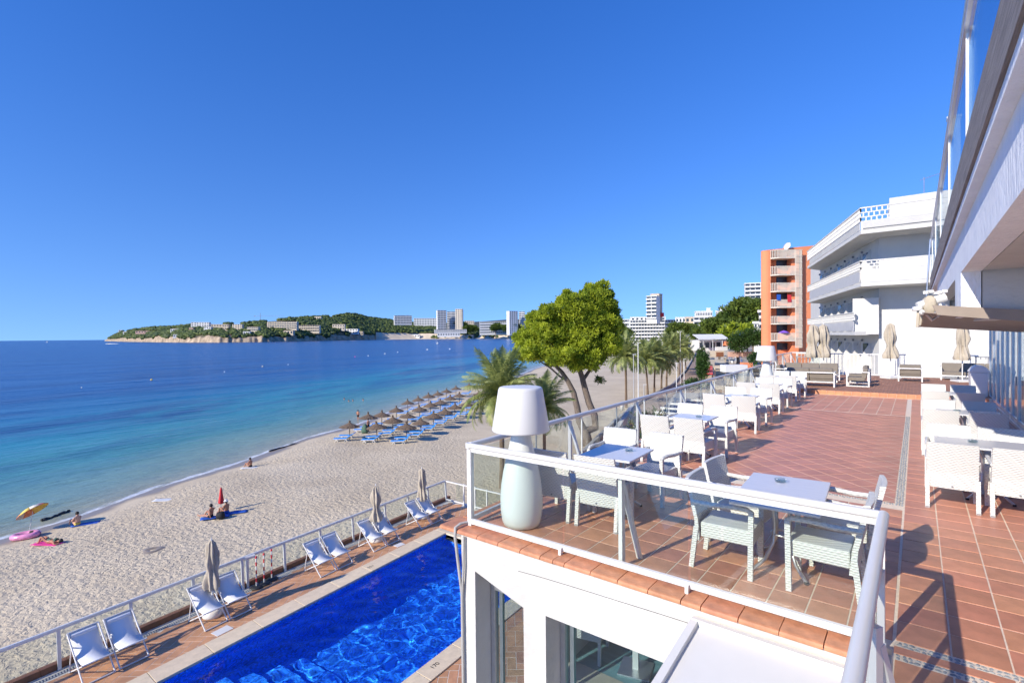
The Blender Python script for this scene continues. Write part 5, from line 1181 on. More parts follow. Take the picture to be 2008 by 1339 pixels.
p = bp(152, 1028); person('person sitting alone with arms round the knees, yellow shorts, near the water', p, PI + .35, sit, ED, RA, 'skin_pale', 0, [('swim_shorts', 'yellow', [(-.04, 0, .20), (.05, 0, .12), (.20, 0, .20)], [.165, .175, .13])], (4, 'hair'))
p = bp(413, 1015); person('person sitting on a blue towel leaning back on one arm, dark hair', p, PI + .35, sit2, ED, RA, 'skin', 0, [('swim_shorts', 'black', [(-.04, 0, .20), (.05, 0, .12), (.20, 0, .16)], [.165, .175, .14])], (4, 'hair'))
p = bp(444, 1007); person('person in a white cap sitting behind the closed red umbrella', p, PI + .3, sit, ED, RA, 'skin', 0, [('swim_shorts', 'blue', [(-.04, 0, .20), (.05, 0, .12), (.20, 0, .20)], [.165, .175, .13])], (4, 'hair'), 'white_plastic')
p = bp(98, 1064); person('person sunbathing on their back on a pink towel, knees raised', p, PI + .55, [(-x, y, z) for x, y, z in lie] if False else lie, ED, RA, 'skin', 0, [('swimwear', 'green_cloth', [(-.10, 0, .13), (.0, 0, .13), (.10, 0, .13)], [.14, .165, .14]), ('swim_top', 'green_cloth', [(-.36, 0, .16), (-.46, 0, .16)], [.165, .16])], (4, 'hair'))
p = bp(702, 823); p.z -= .25; person('person standing in the shallow water by the nearest umbrellas', p, 2.2, stand, ED, RA, 'skin', 0, [('swim_shorts', 'black', [(0, 0, 1.0), (0, 0, .88), (0, 0, .72)], [.16, .17, .15])], (4, 'hair'))
p = bp(722, 848); person('person standing beside a green beach bag among the front umbrellas', p, .5, stand, ED, RA, 'skin', 0, [('swim_shorts', 'black', [(0, 0, 1.0), (0, 0, .88), (0, 0, .72)], [.16, .17, .15])], (4, 'hair'))
p = bp(491, 915); person('small person sitting on a white towel high on the beach near the water', p, PI + .3, sit, ED, RA, 'skin', 0, [('swim_shorts', 'black', [(-.04, 0, .20), (.05, 0, .12), (.20, 0, .20)], [.165, .175, .13])], (4, 'hair'))
for i, (x, y, d) in enumerate(((675, 783, 'leftmost of the group'), (684, 787, 'second from the left, dark hair'), (692, 786, 'third from the left'), (712, 785, 'to the right of the group'))):
    p = at(x, y, Z_SEA); t = thing('person', f'swimmer with only head and shoulders above the water, {d}', 'person', (p.x, p.y, Z_SEA), i, 'swimmers off the umbrella rows')
    q = MB(); q.lathe([(.22, -.25), (.20, -.02), (.10, .06), (.055, .10), (.065, .15), (.095, .22), (.10, .28), (.07, .35), (0, .375)], 14, fold=lambda a, j: 1 + (.25 * abs(math.cos(a)) if j < 2 else 0)); q.build('body', 'skin', t)
    q = MB(); q.lathe([(.10, .25), (.108, .29), (.08, .365), (0, .39)], 12); q.build('hair', 'hair', t)
def towel(name, label, px, py, m, wx, wy, rz, cat='towel', grp=None):
    p = bp(px, py); t = thing(name, label, cat, p, rz, grp); V = []; n = 12; k = 6
    for i in range(n + 1):
        for j in range(k + 1): V.append((wx * (i / n - .5), wy * (j / k - .5), .012 + .02 * mnoise.noise(Vector((i * .6, j * .6, px)))))
    F = [(i * (k + 1) + j, (i + 1) * (k + 1) + j, (i + 1) * (k + 1) + j + 1, i * (k + 1) + j + 1) for i in range(n) for j in range(k)]
    o = link(nmesh('cloth', V, F, m, True), 'cloth', t); s_ = o.modifiers.new('thick', 'SOLIDIFY'); s_.thickness = .01
    return t
tw = .95
towel('beach_towel', 'bright pink towel under the sunbathing person', 94, 1065, 'pink', 1.7, .6, PI + .55)
towel('beach_towel', 'dark blue towel beside the person in yellow shorts', 168, 1025, 'blue', 1.5, .55, 1.2)
towel('beach_towel', 'blue towel under the two seated people', 422, 1014, 'blue', 1.7, .6, 1.1)
towel('beach_towel', 'blue towel in shade behind the seated people', 460, 1005, 'blue', 1.5, .6, 1.1)
towel('beach_towel', 'rumpled white towel lying alone on the open sand', 328, 979, 'white_plastic', 1.9, .7, .8)
towel('beach_towel', 'small white towel under the far seated person', 493, 916, 'white_plastic', 1.8, .7, .8)
p = bp(433, 1016); t = thing('beach_bag', 'dark beach bag standing on the blue towel', 'bag', p, .4); q = MB(); q.lathe([(0, 0), (.22, 0), (.27, .12), (.24, .32), (.17, .40), (.0, .38)], 16, fold=lambda a, j: 1 + .12 * math.sin(3 * a + j)); q.build('bag_body', 'black', t); q = MB(); q.tube([(-.12, 0, .38), (-.06, .02, .50), (.06, .02, .50), (.12, 0, .38)], .012, 6); q.build('handle', 'black', t)
p = bp(434, 1001); t = thing('closed_beach_umbrella', 'closed bright red umbrella stuck upright in the sand', 'umbrella', p, 0); q = MB(); q.cyl((0, 0, 0), (0, 0, 1.65), .015, n=8); q.build('pole', 'white_metal', t); q = MB(); q.lathe([(.02, .45), (.13, .48), (.15, .6), (.10, 1.0), (.05, 1.5), (.01, 1.62)], 20, fold=lambda a, j: 1 + .25 * math.sin(6 * a)); q.build('canopy', 'red', t)
p = bp(716, 849); t = thing('beach_bag', 'green bags piled among the front thatched umbrellas', 'bag', p, 0)
q = MB(); q.lathe([(0, 0), (.35, 0), (.4, .3), (.3, .8), (.1, 1.1), (0, 1.1)], 14, fold=lambda a, j: 1 + .2 * math.sin(3 * a + j)); q.build('bag_body', 'green_cloth', t)
# open striped umbrella leaning by the water, striped in yellow, orange and cream
p = bp(57, 1043); t = thing('open_beach_umbrella', 'open yellow and orange striped umbrella leaning at the water edge', 'umbrella', p, 0)
q = MB(); top = Vector((-.1, .2, 1.35)); q.cyl((0, 0, 0), top, .018, n=8); q.build('pole', 'white_metal', t)
ax_ = Vector((-.45, -.30, .75)).normalized(); ex = ax_.cross(Vector((0, 0, 1))).normalized(); ey = ax_.cross(ex)
cols_ = ['yellow', 'orange', 'cream_rail', 'orange', 'yellow', 'cream_rail', 'red', 'yellow']
for k in range(8):
    q = MB(); V = []; n = 5
    for i in range(n + 1):
        for a in (k * PI / 4, (k + .5) * PI / 4, (k + 1) * PI / 4): u = i / n; V.append(top + ax_ * (.32 * (1 - u * u)) + (ex * math.cos(a) + ey * math.sin(a)) * (.85 * u))
    q.add(V, [(i * 3 + j, (i + 1) * 3 + j, (i + 1) * 3 + j + 1, i * 3 + j + 1) for i in range(n) for j in range(2)], True); o = q.build('canopy_panel', cols_[k], t); s_ = o.modifiers.new('t', 'SOLIDIFY'); s_.thickness = .006
p = bp(50, 1052); t = thing('inflatable_ring', 'glossy pink inflatable swim float lying by the striped umbrella', 'float', p, .9)
q = MB(); q.tube([(.62 * math.cos(a), .38 * math.sin(a), .17 + .05 * math.cos(a)) for a in np.linspace(0, 2 * PI, 25)], .17, 12, False); q.build('ring', 'pinkfloat', t)
p = bp(67, 1047); t = thing('beach_bag', 'black bag beside the pink float', 'bag', p, 0); q = MB(); q.lathe([(0, 0), (.25, 0), (.28, .15), (.2, .32), (0, .36)], 12, fold=lambda a, j: 1 + .15 * math.sin(2 * a)); q.build('bag_body', 'black', t)
p = bp(300, 1079); 
q = MB(); q.lathe([(0, .0), (.15, .01), (.3, .07), (.42, .05), (.6, -.02)], 22, fold=lambda a, j: 1 + .18 * math.sin(3 * a + j)); o = q.build('sand_pit', 'sand'); o.location = p; tag(o, 'shallow dug pit with a ring of damp sand on the open beach', 'sand pit')
# buoys
bl = [(297, 745, 'yellow', 1.3, 'large yellow mooring buoy nearest the left edge'), (160, 760, 'white_plastic', .6, 'small pale buoy below the yellow one'), (440, 729, 'white_plastic', .6, 'small white buoy between the yellow and cream buoys'), (515, 719, 'cream_rail', 1.1, 'cream coloured buoy in the middle of the bay'), (565, 715, 'white_plastic', .6, 'small white buoy just right of the cream buoy'), (632, 707, 'green_cloth', .7, 'dark green marker buoy left of the red one'), (696, 700, 'pink', .9, 'pinkish red buoy far out in the bay'), (722, 698, 'white_plastic', .9, 'white buoy right of the red buoy'), (755, 694, 'white_plastic', 1.1, 'white buoy farther out in the bay'), (780, 691, 'white_plastic', .9, 'small white buoy off the twin towers'), (838, 686, 'white_plastic', 1.2, 'white buoy below the twin towers'), (882, 685, 'white_plastic', 1.0, 'white buoy left of the palm'), (858, 674, 'white_plastic', 1.6, 'white buoy close to the far beach')]
for x, y, m, s, lab in bl:
    p = at(x, y, Z_SEA); D_ = (p.x ** 2 + p.y ** 2) ** .5; k = max(.35, D_ * .0019) * s; t = thing('buoy', lab, 'buoy', (p.x, p.y, Z_SEA), 0, 'mooring buoys in the bay')
    q = MB(); q.lathe([(0, -.3 * k), (.6 * k, -.2 * k), (k * .75, .1 * k), (.55 * k, .5 * k), (.15 * k, .7 * k), (0, .72 * k)], 14); q.build('float', m, t)
    q = MB(); q.cyl((0, 0, .6 * k), (0, 0, 1.2 * k), .06 * k); q.build('stem', m, t)
p = at(213, 674.5, Z_SEA); t = thing('motor_boat', 'small white motor boat speeding off the headland with a white wake', 'boat', p, YAW + .1)
q = MB(); q.prism([(-7, 0), (5, 0), (8, 1.6), (-7, 1.4)], 'y', -1.6, 1.6); q.build('hull', 'white_plastic', t); q = MB(); q.box((0, 0, 2.3), (4, 2.2, 1.6), taper=.7); q.build('cabin', 'far_window', t)
q = MB(); q.lathe([(0, .9), (.6, .8), (1, 0)], 20, fold=lambda a, j: 1 + .2 * math.sin(5 * a)); o = q.build('wake', 'white_plastic', t); o.scale = (16, 2.5, 1.4); o.location = (10, 0, 0)
p = at(92, 671.3, Z_SEA); t = thing('sailing_boat', 'tiny sailing boat on the horizon at the left', 'boat', p, YAW); q = MB(); q.prism([(-4, 0), (4, 0), (5, 1.5), (-5, 1.5)], 'y', -1.2, 1.2); q.build('hull', 'white_plastic', t); q = MB(); q.prism([(0, 2), (3.5, 2), (0, 11)], 'y', -.1, .1); q.build('sail', 'far_grey', t)
# seaweed / wet debris at the water line
for a, b, lab in (((530, 884), (612, 862), 'long dark ribbon of seaweed washed up at the water edge'), ((80, 1020), (138, 1001), 'dark ribbon of seaweed in the foam near the striped umbrella')):
    p0, p1 = at(*a, Z_SEA + .05), at(*b, Z_SEA + .05); q = MB(); pts = [p0.lerp(p1, i / 14) + Vector((random.uniform(-.12, .12), random.uniform(-.12, .12), 0)) for i in range(15)]
    q.tube([(v.x, v.y, v.z - .02) for v in pts], [random.uniform(.06, .16) for _ in pts], 6); o = q.build('seaweed', 'dark'); tag(o, lab, 'seaweed')
# ================================================================= TREES
def tuft_cloud(centers, n_per, leaf, up=.35, seed=1, quads=4, shell=.72):
    """needle tufts spread through ellipsoid clumps: centers = (x,y,z,rx,ry,rz)"""
    r = np.random.default_rng(seed); Vs = []
    for c in centers:
        c = np.array(c); n = int(n_per * (c[3] * c[5]) ** .8); d = r.normal(size=(n, 3)); d /= np.linalg.norm(d, axis=1)[:, None]
        rad_ = r.uniform(shell, 1.04, (n, 1)) * (1 + .16 * np.sin(d[:, :1] * 7 + c[0]) * np.sin(d[:, 1:2] * 6 + c[1]) + .12 * np.sin(d[:, 2:3] * 9 + c[2])); P = c[:3] + d * rad_ * c[3:6]
        for k in range(quads):
            o = d * .7 + r.normal(size=(n, 3)) * .6 + np.array([0, 0, up]); o /= np.linalg.norm(o, axis=1)[:, None]
            s = np.cross(o, r.normal(size=(n, 3))); s /= np.linalg.norm(s, axis=1)[:, None]; L_ = leaf * r.uniform(.6, 1.3, (n, 1)); w_ = L_ * .20
            q = P + r.normal(size=(n, 3)) * leaf * .4
            Vs.append(np.stack([q - s * w_, q + s * w_, q + o * L_ + s * w_ * .7, q + o * L_ - s * w_ * .7], 1))
    V = np.concatenate(Vs).reshape(-1, 3); F = np.arange(len(V)).reshape(-1, 4); return V, F
def limb(q, pts, r0, r1, n=8, wob=.0):
    k = len(pts); q.tube(pts, [r0 + (r1 - r0) * i / (k - 1) for i in range(k)], n)
# hero pine on the beach edge
D0 = float(CAMM[2] @ (np.array(at(1150, 872, Z_SAND)) - np.array([0, 0, CAM_Z])))
pb0 = at(1150, 872, Z_SAND)
def cp(px, py, dd=0): p = at(px, py, D=D0 + dd); return Vector((p.x, p.y, p.z))
pine = thing('pine_tree', 'large bright green pine with a forked leaning trunk standing behind the sea-side glass rail', 'tree', (pb0.x, pb0.y, Z_SAND))
q = MB()
limb(q, [cp(1152, 880), cp(1150, 860), cp(1146, 842)], .62, .52, 12)
limb(q, [cp(1146, 846), cp(1168, 838, .2), cp(1166, 815, .3), cp(1155, 790, .4), cp(1147, 762, .5), cp(1141, 738, .6), cp(1132, 712, .3)], .44, .26, 10)
limb(q, [cp(1148, 850), cp(1136, 825, -.3), cp(1132, 800, -.4), cp(1125, 770, -.4), cp(1114, 748, -.6), cp(1102, 730, -.5), cp(1085, 712, -.5)], .42, .18, 10)
limb(q, [cp(1143, 745, .6), cp(1155, 728, 1), cp(1164, 708, 1.2), cp(1172, 690, 1)], .22, .12); limb(q, [cp(1132, 712), cp(1120, 690), cp(1100, 670)], .2, .1); limb(q, [cp(1132, 712), cp(1142, 680), cp(1150, 640)], .2, .1)
limb(q, [cp(1112, 746, -.6), cp(1098, 738), cp(1080, 722), cp(1058, 708)], .13, .06, 6); limb(q, [cp(1085, 712, -.5), cp(1065, 700, -1), cp(1050, 690)], .12, .05, 6); limb(q, [cp(1085, 712, -.5), cp(1082, 690), cp(1075, 660)], .12, .05, 6)
for a in range(26):
    x, y = random.uniform(1050, 1180), random.uniform(640, 700); dd = random.uniform(-2, 2); limb(q, [cp(1125 + random.uniform(-15, 15), 715), cp((x + 1125) / 2, (y + 715) / 2 + 6, dd * .6), cp(x, y, dd)], .07, .02, 5)
q.build('trunk', 'trunk', pine, world=True)
bl_ = [(1163, 592, 33, 30), (1128, 600, 30, 27), (1190, 610, 25, 24), (1095, 622, 32, 27), (1145, 630, 44, 32), (1060, 640, 28, 24), (1190, 645, 27, 26), (1032, 662, 24, 20), (1080, 660, 40, 28), (1130, 668, 42, 28), (1175, 680, 34, 24), (1050, 690, 34, 16), (1100, 698, 40, 18), (1150, 705, 34, 18), (1025, 684, 14, 12), (1197, 665, 16, 18), (1170, 572, 20, 14), (1105, 602, 14, 10), (1052, 622, 12, 10), (1075, 612, 14, 10), (1205, 630, 12, 16), (1185, 590, 16, 14)]
m_ = D0 / F_PX; cs = []
for x, y, rx, ry in bl_:
    for dd in ((-.35, .35) if rx > 28 else (0,)):
        dep = dd * rx * m_ * 1.6 + random.uniform(-.6, .6) * (3 if rx < 20 else 1.6); c = cp(x, y, dep) - pb0; c.z = cp(x, y, dep).z - Z_SAND; cs.append((c.x, c.y, c.z, rx * m_, rx * m_, ry * m_))
rp = random.Random(8); extra = []
for c in cs:
    for _ in range(5):
        d = Vector((rp.gauss(0, 1), rp.gauss(0, 1), rp.gauss(.25, .8))).normalized(); s = rp.uniform(.28, .62); extra.append((c[0] + d.x * c[3] * 1.02, c[1] + d.y * c[4] * 1.02, c[2] + d.z * c[5] * 1.05, s, s, s * .85))
V, F = tuft_cloud([(c[0], c[1], c[2], c[3] * .94, c[4] * .94, c[5] * .94) for c in cs] + extra, 600, .21, .4, 5, 4, .62); link(nmesh('crown', V, F, 'pine_leaf'), 'crown', pine)
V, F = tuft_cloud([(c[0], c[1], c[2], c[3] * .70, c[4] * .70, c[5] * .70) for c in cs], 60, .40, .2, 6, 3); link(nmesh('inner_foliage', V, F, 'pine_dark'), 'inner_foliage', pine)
c = cp(1176, 745) - pb0; V, F = tuft_cloud([(c.x, c.y, c.z, .45, .45, .35)], 300, .22, .2, 9, 4, .2); link(nmesh('twig_foliage', V, F, 'pine_dark'), 'twig_foliage', pine)
# generic pines
def pine_proto(seed, H=12, W=9, m='pine_dark', lean=0):
    r = random.Random(seed); t = thing('pine_tree', 'x', 'tree')
    q = MB(); top = Vector((lean + r.uniform(-.6, .6), r.uniform(-.6, .6), H * .62)); limb(q, [(0, 0, 0), (r.uniform(-.3, .3), 0, H * .3), top], .28, .16)
    cs = []
    for k in range(9):
        a = r.uniform(0, 6.28); rr = W * .5 * r.uniform(.25, .72); z = H * r.uniform(.62, .92) - rr * .10; c = Vector((math.cos(a) * rr + lean, math.sin(a) * rr, z)); s = W * r.uniform(.17, .25)
        cs.append((c.x, c.y, c.z, s, s, s * .62)); limb(q, [top * .8, (top + c) / 2 + Vector((0, 0, -.4)), c], .11, .04, 6)
    cs.append((lean, 0, H * .84, W * .28, W * .28, H * .13))
    q.build('trunk', 'trunk', t); V, F = tuft_cloud(cs, 70, .55, .3, seed, 4, .6); link(nmesh('crown', V, F, m), 'crown', t)
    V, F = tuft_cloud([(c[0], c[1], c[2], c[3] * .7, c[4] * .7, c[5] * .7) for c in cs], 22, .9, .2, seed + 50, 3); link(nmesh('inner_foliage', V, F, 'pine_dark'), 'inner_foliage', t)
    return t
pa = [pine_proto(11, 12, 9), pine_proto(12, 11, 10, lean=.8), pine_proto(13, 9, 8, 'pine_leaf')]
usedp = [False] * 3
def put_pine(k, px, D, ybase, ytop, label, zb=None, wide=1.):
    """a pine whose crown top reaches photo row ytop at depth D"""
    p = far(px, D); hz = horizon_y(px); zt = CAM_Z + (hz - ytop) / F_PX * D; z0 = CAM_Z + (hz - ybase) / F_PX * D; s = (zt - z0) / (12, 11, 9)[k]
    if not usedp[k]: o = pa[k]; usedp[k] = True
    else: o = copy_tree(pa[k])
    o.location = (p.x, p.y, z0); o.rotation_euler = (0, 0, px * .7); o.scale = (s * wide, s * wide, s); o['label'] = label; o['category'] = 'tree'
# wooded slope right of the palms: each tree one can tell apart
pl_ = [(2, 1447, 140, 715, 634, 'rounded light green pine with slanting trunks above the low white beach bar', 1.3), (0, 1410, 165, 705, 624, 'broad dark pine left of the rounded light green pine', 1.25), (1, 1376, 190, 690, 640, 'olive green pine behind the low white beach bar', 1.2), (0, 1452, 185, 690, 602, 'tall dark pine in the middle of the wooded slope', 1.2), (1, 1478, 170, 690, 588, 'dense pine against the left wall of the orange building', 1.2), (0, 1492, 150, 700, 585, 'pine crown touching the orange building', 1.1), (1, 1466, 150, 705, 640, 'pine with long bare pale branches by the blue sign', 1.1), (0, 1340, 230, 680, 632, 'pine behind the palm row, left end of the slope', 1.3), (1, 1360, 260, 675, 634, 'far pine between the palms and the white terraced hotel', 1.3), (0, 1318, 260, 676, 640, 'small pine in front of the long low hotel', 1.2), (1, 1425, 240, 680, 620, 'pine on the skyline left of the tall dark pine', 1.5), (0, 1398, 260, 680, 628, 'pine on the skyline below the terraced hotel', 1.5),
       (1, 1225, 330, 690, 640, 'yellowish tree just right of the big beach pine', 1.1), (0, 1205, 300, 688, 636, 'tree mostly hidden behind the big beach pine', 1.2), (1, 1465, 210, 680, 596, 'pine crown high on the slope left of the dense pine', 1.4), (0, 1440, 300, 670, 613, 'farthest pine on the slope skyline', 1.4)]
for k, px, D, yb, yt, lab, w_ in pl_: put_pine(k, px, D, yb, yt, lab, wide=w_)
for i, (px, yb, yt, D) in enumerate(((912, 664, 640, 2500), (930, 664, 637, 2500), (950, 664, 641, 2450), (972, 664, 634, 2350), (996, 664, 636, 2300), (1012, 664, 634, 2250), (902, 664, 630, 2600), (886, 662, 634, 2650), (1205, 664, 640, 1200))):
    put_pine(i % 2, px, D, yb, yt, f'distant pine on the far beachfront, {["left of the long low hotel", "before the long low hotel", "right of the twin towers", "under the right-hand tower", "beside the right-hand tower", "beside the far beach end", "close to the twin towers", "at the foot of the twin towers", "right of the big beach pine"][i]}', wide=1.3)
pts = []
for _ in range(230):
    px = rng.uniform(845, 1040); D = itp(cd, px) + rng.uniform(20, 140); p = far(px, D, -8.5); r = rng.uniform(6, 11)
    if 858 < px < 905 and rng.random() < .75: continue
    pts.append(((p.x, p.y, p.z + r * rng.uniform(.6, 1.5)), r, rng.uniform(.6, .9)))
o = crowns('beachfront_trees', pts, 'forest'); tag(o, 'green belt of trees along the far beach before the hotels', 'trees', kind='stuff')
# ---- palms
def frond(L_, droop, seed):
    r = random.Random(seed); n = 26; V = []; F = []; pts = []
    for i in range(n + 1):
        u = i / n; ang = .35 - droop * u ** 1.25; 
        if i == 0: p = Vector((0, 0, 0))
        else: p = pts[-1] + Vector((math.cos(ang), 0, math.sin(ang))) * (L_ / n)
        pts.append(p)
    def addq(a, b, c, d): k = len(V); V.extend([a, b, c, d]); F.append((k, k + 1, k + 2, k + 3))
    for i in range(n):
        w_ = .035 * (1 - i / n) + .008; a, b = pts[i], pts[i + 1]; y = Vector((0, w_, 0)); addq(a - y, a + y, b + y, b - y)
    for i in range(2, n + 1):
        u = i / n; ll = .62 * math.sin(PI * min(1, u * .92 + .10)) ** .6 * (L_ / 3.2) + .06; d = (pts[i] - pts[i - 1]).normalized()
        for s in (-1, 1):
            for k in (0, .5):
                p = pts[i - 1].lerp(pts[i], k); dirv = (d * .55 + Vector((0, s * .85, 0)) + Vector((0, 0, -.28 - r.uniform(0, .3) + (.25 if k else 0)))).normalized(); tip = p + dirv * ll * r.uniform(.85, 1.1) + Vector((0, 0, -.12 * ll))
                wv = d * .026 * (L_ / 3); mid = p.lerp(tip, .5) + Vector((0, 0, .03)); addq(p - wv, p + wv, mid + wv, mid - wv); addq(mid - wv, mid + wv, tip + wv * .15, tip - wv * .15)
    return nmesh('frond', V, F, 'frond')
FR = {}
def frset(L_): 
    k = round(L_, 1)
    if k not in FR: FR[k] = [frond(L_, dr_, 5 + i) for i, dr_ in enumerate((.55, 1.15, 1.8, 2.4))]
    return FR[k]
def palm(loc, Ht, L_, label, nf=40, fruit=False, r=.17, lean=(0, 0), seed=0, grp='date palms along the beach'):
    rr = random.Random(seed); t = thing('palm_tree', label, 'palm', loc, rr.uniform(0, 6), grp)
    q = MB(); pts = [Vector((lean[0] * (i / 10) ** 2, lean[1] * (i / 10) ** 2, Ht * i / 10)) for i in range(11)]; q.tube(pts, [r * (1.25 - .35 * min(1, i / 3)) * (1 + .06 * (i % 2)) for i in range(11)], 12); q.build('trunk', 'palmtrunk', t)
    q = MB(); c = pts[-1]; q.lathe([(r * .8, -.75), (r * 1.6, -.5), (r * 2.1, -.1), (r * 1.5, .25), (0, .4)], 14, c, fold=lambda a, j: 1 + .15 * math.sin(6 * a + j * 2), smooth=False); q.build('crown_shaft', 'palmtrunk', t)
    fs = frset(L_)
    for i in range(nf):
        u = (i + .5) / nf; az = i * 2.39996 + rr.uniform(-.15, .15); tilt = -(1.25 - 1.75 * u) + rr.uniform(-.1, .1); kind = 0 if u < .25 else 1 if u < .55 else 2 if u < .82 else 3
        o = link(fs[kind], 'frond', t, (c.x, c.y, c.z + .1 - .25 * u)); o.rotation_euler = (rr.uniform(-.3, .3), tilt if u < .6 else min(.15, tilt * .5), az); s = rr.uniform(.85, 1.08); o.scale = (s, s, s)
    if fruit:
        q = MB(); r2 = random.Random(seed + 3)
        for k in range(34):
            a = r2.uniform(0, 6.28); l = r2.uniform(.7, 1.3); e = Vector((math.cos(a) * l, math.sin(a) * l, r2.uniform(-.6, .1))); 
            q.tube([c, c + e * .5 + Vector((0, 0, .3)), c + e], .016, 4)
            for w_ in range(14): v = c + e + Vector((r2.uniform(-.15, .15), r2.uniform(-.15, .15), r2.uniform(-.55, .05))); q.tube([c + e, v], .022, 3)
        q.build('fruit_stalks', 'frond_yellow', t)
    return t
pb1 = at(985, 958, Z_SAND); 
palm(pb1, 7.2, 4.1, 'big feathery palm with yellow fruit stalks behind the giant near lamp', 62, True, .20, seed=1)
pb2 = at(1068, 930, Z_SAND); palm(pb2, 5.6, 3.3, 'smaller palm between the giant lamp and the big beach pine', 40, False, .15, seed=2)
for i, (px, py, D, yc, L_, lab) in enumerate(((1228, 800, 0, 700, 3.4, 'leftmost palm of the promenade row, trunk leaning slightly'), (1270, 775, 0, 708, 3.5, 'second palm of the promenade row from the left, full crown'), (1283, 770, 0, 700, 3.4, 'third palm, its crown overlapping the second'), (1297, 765, 0, 712, 3.2, 'fourth palm of the promenade row, slim trunk'), (1307, 760, 0, 690, 3.8, 'tall palm in the middle of the promenade row'), (1332, 740, 0, 682, 3.9, 'palm right of the tallest promenade palm'), (1338, 735, 0, 686, 3.9, 'palm near the right end of the promenade row'), (1345, 728, 0, 690, 4.2, 'last palm of the promenade row beside the paved walk'), (1280, 700, 420, 672, 4.2, 'far palm before the long low hotel'), (1258, 700, 420, 676, 4.2, 'far palm left before the long low hotel'), (1310, 700, 330, 672, 4.2, 'far palm behind the promenade row'))):
    p = at(px, py, Z_SAND) if not D else far(px, D, -9.5); d_ = float(CAMM[2] @ (np.array(p) - np.array([0, 0, CAM_Z]))); zc = CAM_Z + (horizon_y(px) - yc) / F_PX * d_
    palm(p, zc + 9.5, L_ * 1.3, lab, 52, False, .19, (.5 * math.sin(i * 2), .4 * math.cos(i)), seed=10 + i)

# ================================================================= BUILDINGS
WM = {}
def wmesh(w_, h, d=.3, m='far_window'):
    k = (round(w_, 2), round(h, 2), m)
    if k not in WM: b = MB(); b.box((0, 0, 0), (k[0], d, k[1])); WM[k] = b.mesh('window', m)
    return WM[k]
def frame_at(px, D, z): p = at(px, horizon_y(px), D=D); return Vector((p.x, p.y, z))
def zrow(px, y, D): return CAM_Z + (horizon_y(px) - y) / F_PX * D
def hill_t(px, yrow):
    for t in np.linspace(.04, 1, 60):
        p = hill_pt(px, float(t)); v = CAMM @ (np.array(p) - np.array([0, 0, CAM_Z]))
        if 669.5 + F_PX * v[1] / v[2] < yrow: return v[2]
    return v[2]
def building(name, label, x0, x1, ytop, ybot, D, floors, cols, m='far_white', depth=12, turn=0, style='grid', cat='building', roof=None, wm='far_window', parent=None, side=0, grp=None):
    W = (x1 - x0) / F_PX * D; xc = (x0 + x1) / 2; zb, zt = zrow(xc, ybot, D), zrow(xc, ytop, D); base = frame_at(xc, D, zb)
    t = thing(name, label, cat, base, YAW + turn - math.atan((xc - 1004) / F_PX), grp); H = zt - zb; Hf = H / floors
    q = MB(); q.box((0, depth / 2, H / 2 - 2), (W, depth, H + 4)); q.build('wall', m, t)
    q = MB(); q.box((0, depth / 2, H + .2), (W + .6, depth + .6, .5)); q.build('roof', roof or m, t)
    cw = W / cols
    if style == 'band':
        for f in range(floors):
            z = f * Hf
            o = link(wmesh(W * .97, Hf * .42), 'window', t, (0, -.02, z + Hf * .68))
            b = MB(); b.box((0, -.7, z + Hf * .22), (W, 1.5, Hf * .40)); b.build('balcony', m, t)
        b = MB()
        for c in range(1, cols): link(wmesh(.035 * W / cols * 3, H * .98, .9, m), 'partition_wall', t, (-W / 2 + c * cw, -.3, H / 2))
    elif style == 'grid':
        for f in range(floors):
            for c in range(cols): link(wmesh(cw * .50, Hf * .46), 'window', t, (-W / 2 + (c + .5) * cw, -.02, (f + .55) * Hf))
    if side:
        s = 1 if side > 0 else -1; n = max(2, int(depth / (cw)))
        for f in range(floors):
            for c in range(n): o = link(wmesh(cw * .5, Hf * .45), 'side_window', t, (s * (W / 2 + .02), depth * (c + .5) / n, (f + .55) * Hf), (0, 0, PI / 2))
    return t
